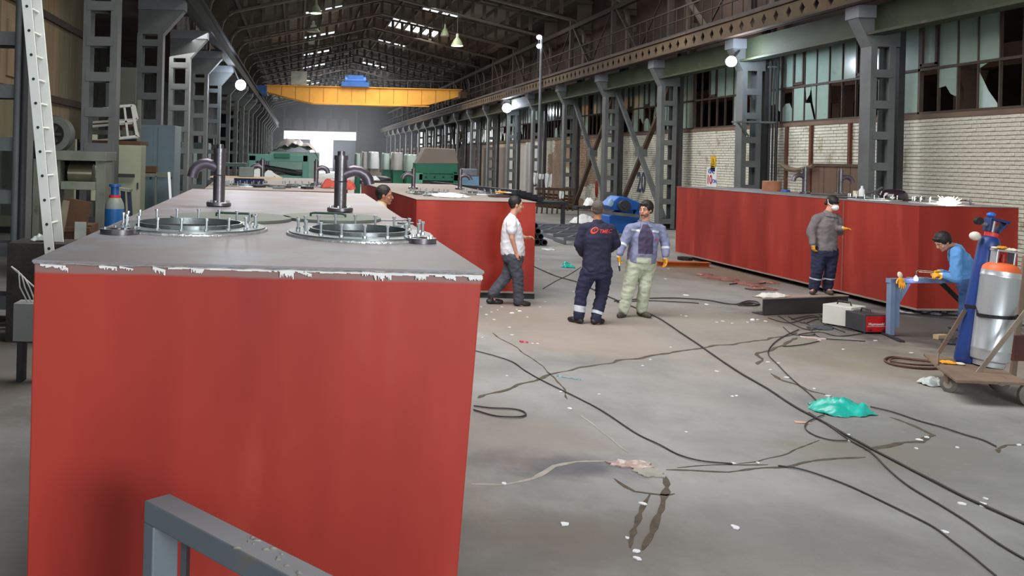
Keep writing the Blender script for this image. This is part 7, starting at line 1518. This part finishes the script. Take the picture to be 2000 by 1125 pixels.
text_mesh('20', 1.15, M('painted_dark_blue', (66, 78, 98), 0.8), 'painted_number', wr, p20, wall_rot(), 0.004, 0.02, 0.85)
pr_ = on_x(1165, 369, XR-0.06)
tag(MB().ell((0, 0, 0), (0.05, 0.18, 0.42), nu=10).build('red_valve_box', M('dark_red_paint', (140, 40, 34), 0.7), loc=pr_), 'small dark red box on the brick wall behind the navy man', 'box')
# brown boarded hatch and timber on the right wall
ya, yb = 583, 0
h0 = on_x(1588, 325, XR-0.08); h1_ = on_x(1690, 376, XR-0.08)
t = thing('boarded_hatch', 'brown boarded hatch in the brick wall behind the right tank', 'hatch', (XR-0.08, (h0.y+h1_.y)/2, 0))
hw = abs(h0.y-h1_.y)/2
for k in range(4): MB().box(-0.03, 0.0, -hw+k*hw/2+0.01, -hw+(k+1)*hw/2-0.01, 0, h0.z).build('board', M('brown_board', (104, 82, 68), 0.85, 0, 0.12, 1.5, 0.1, stretch=(1, 6, 0.4)), t)
MB().box(-0.06, 0.0, -hw-0.05, hw+0.05, h0.z, h0.z+0.08).build('frame', m_rust, t)
a = on_x(1527, 322, XR-0.25); b_ = on_x(1588, 325, XR-0.25); c_ = on_x(1558, 333, XR-0.25)
tag(MB().tube([a, a.lerp(c_, 0.5)-Vector((0, 0, 0.05)), c_, b_], [0.06, 0.08, 0.07, 0.05], 6).build('bent_branch', M('old_timber', (110, 94, 74), 0.9, 0, 0.2, 4, 0.3)), 'bent old timber fixed on the brick wall left of the brown hatch', 'timber')
# electrical box and conduits on the second column

# ================================================================ HAZE
hz_ = MB().box(-4.5, 13.9, 76, 139.5, 0.02, 11.9).build('haze', MATS['dark_steel'])
hm = bpy.data.materials.new('dusty_air'); hm.use_nodes = True; hn = hm.node_tree; hn.nodes.clear()
vo = hn.nodes.new('ShaderNodeVolumeScatter'); vo.inputs['Density'].default_value = 0.0035; vo.inputs['Anisotropy'].default_value = 0.3; vo.inputs['Color'].default_value = (0.9, 0.93, 1, 1)
ou = hn.nodes.new('ShaderNodeOutputMaterial'); hn.links.new(vo.outputs[0], ou.inputs['Volume'])
hz_.data.materials.clear(); hz_.data.materials.append(hm); tag(hz_, 'thin dusty haze filling the far half of the hall', 'haze', kind='stuff')
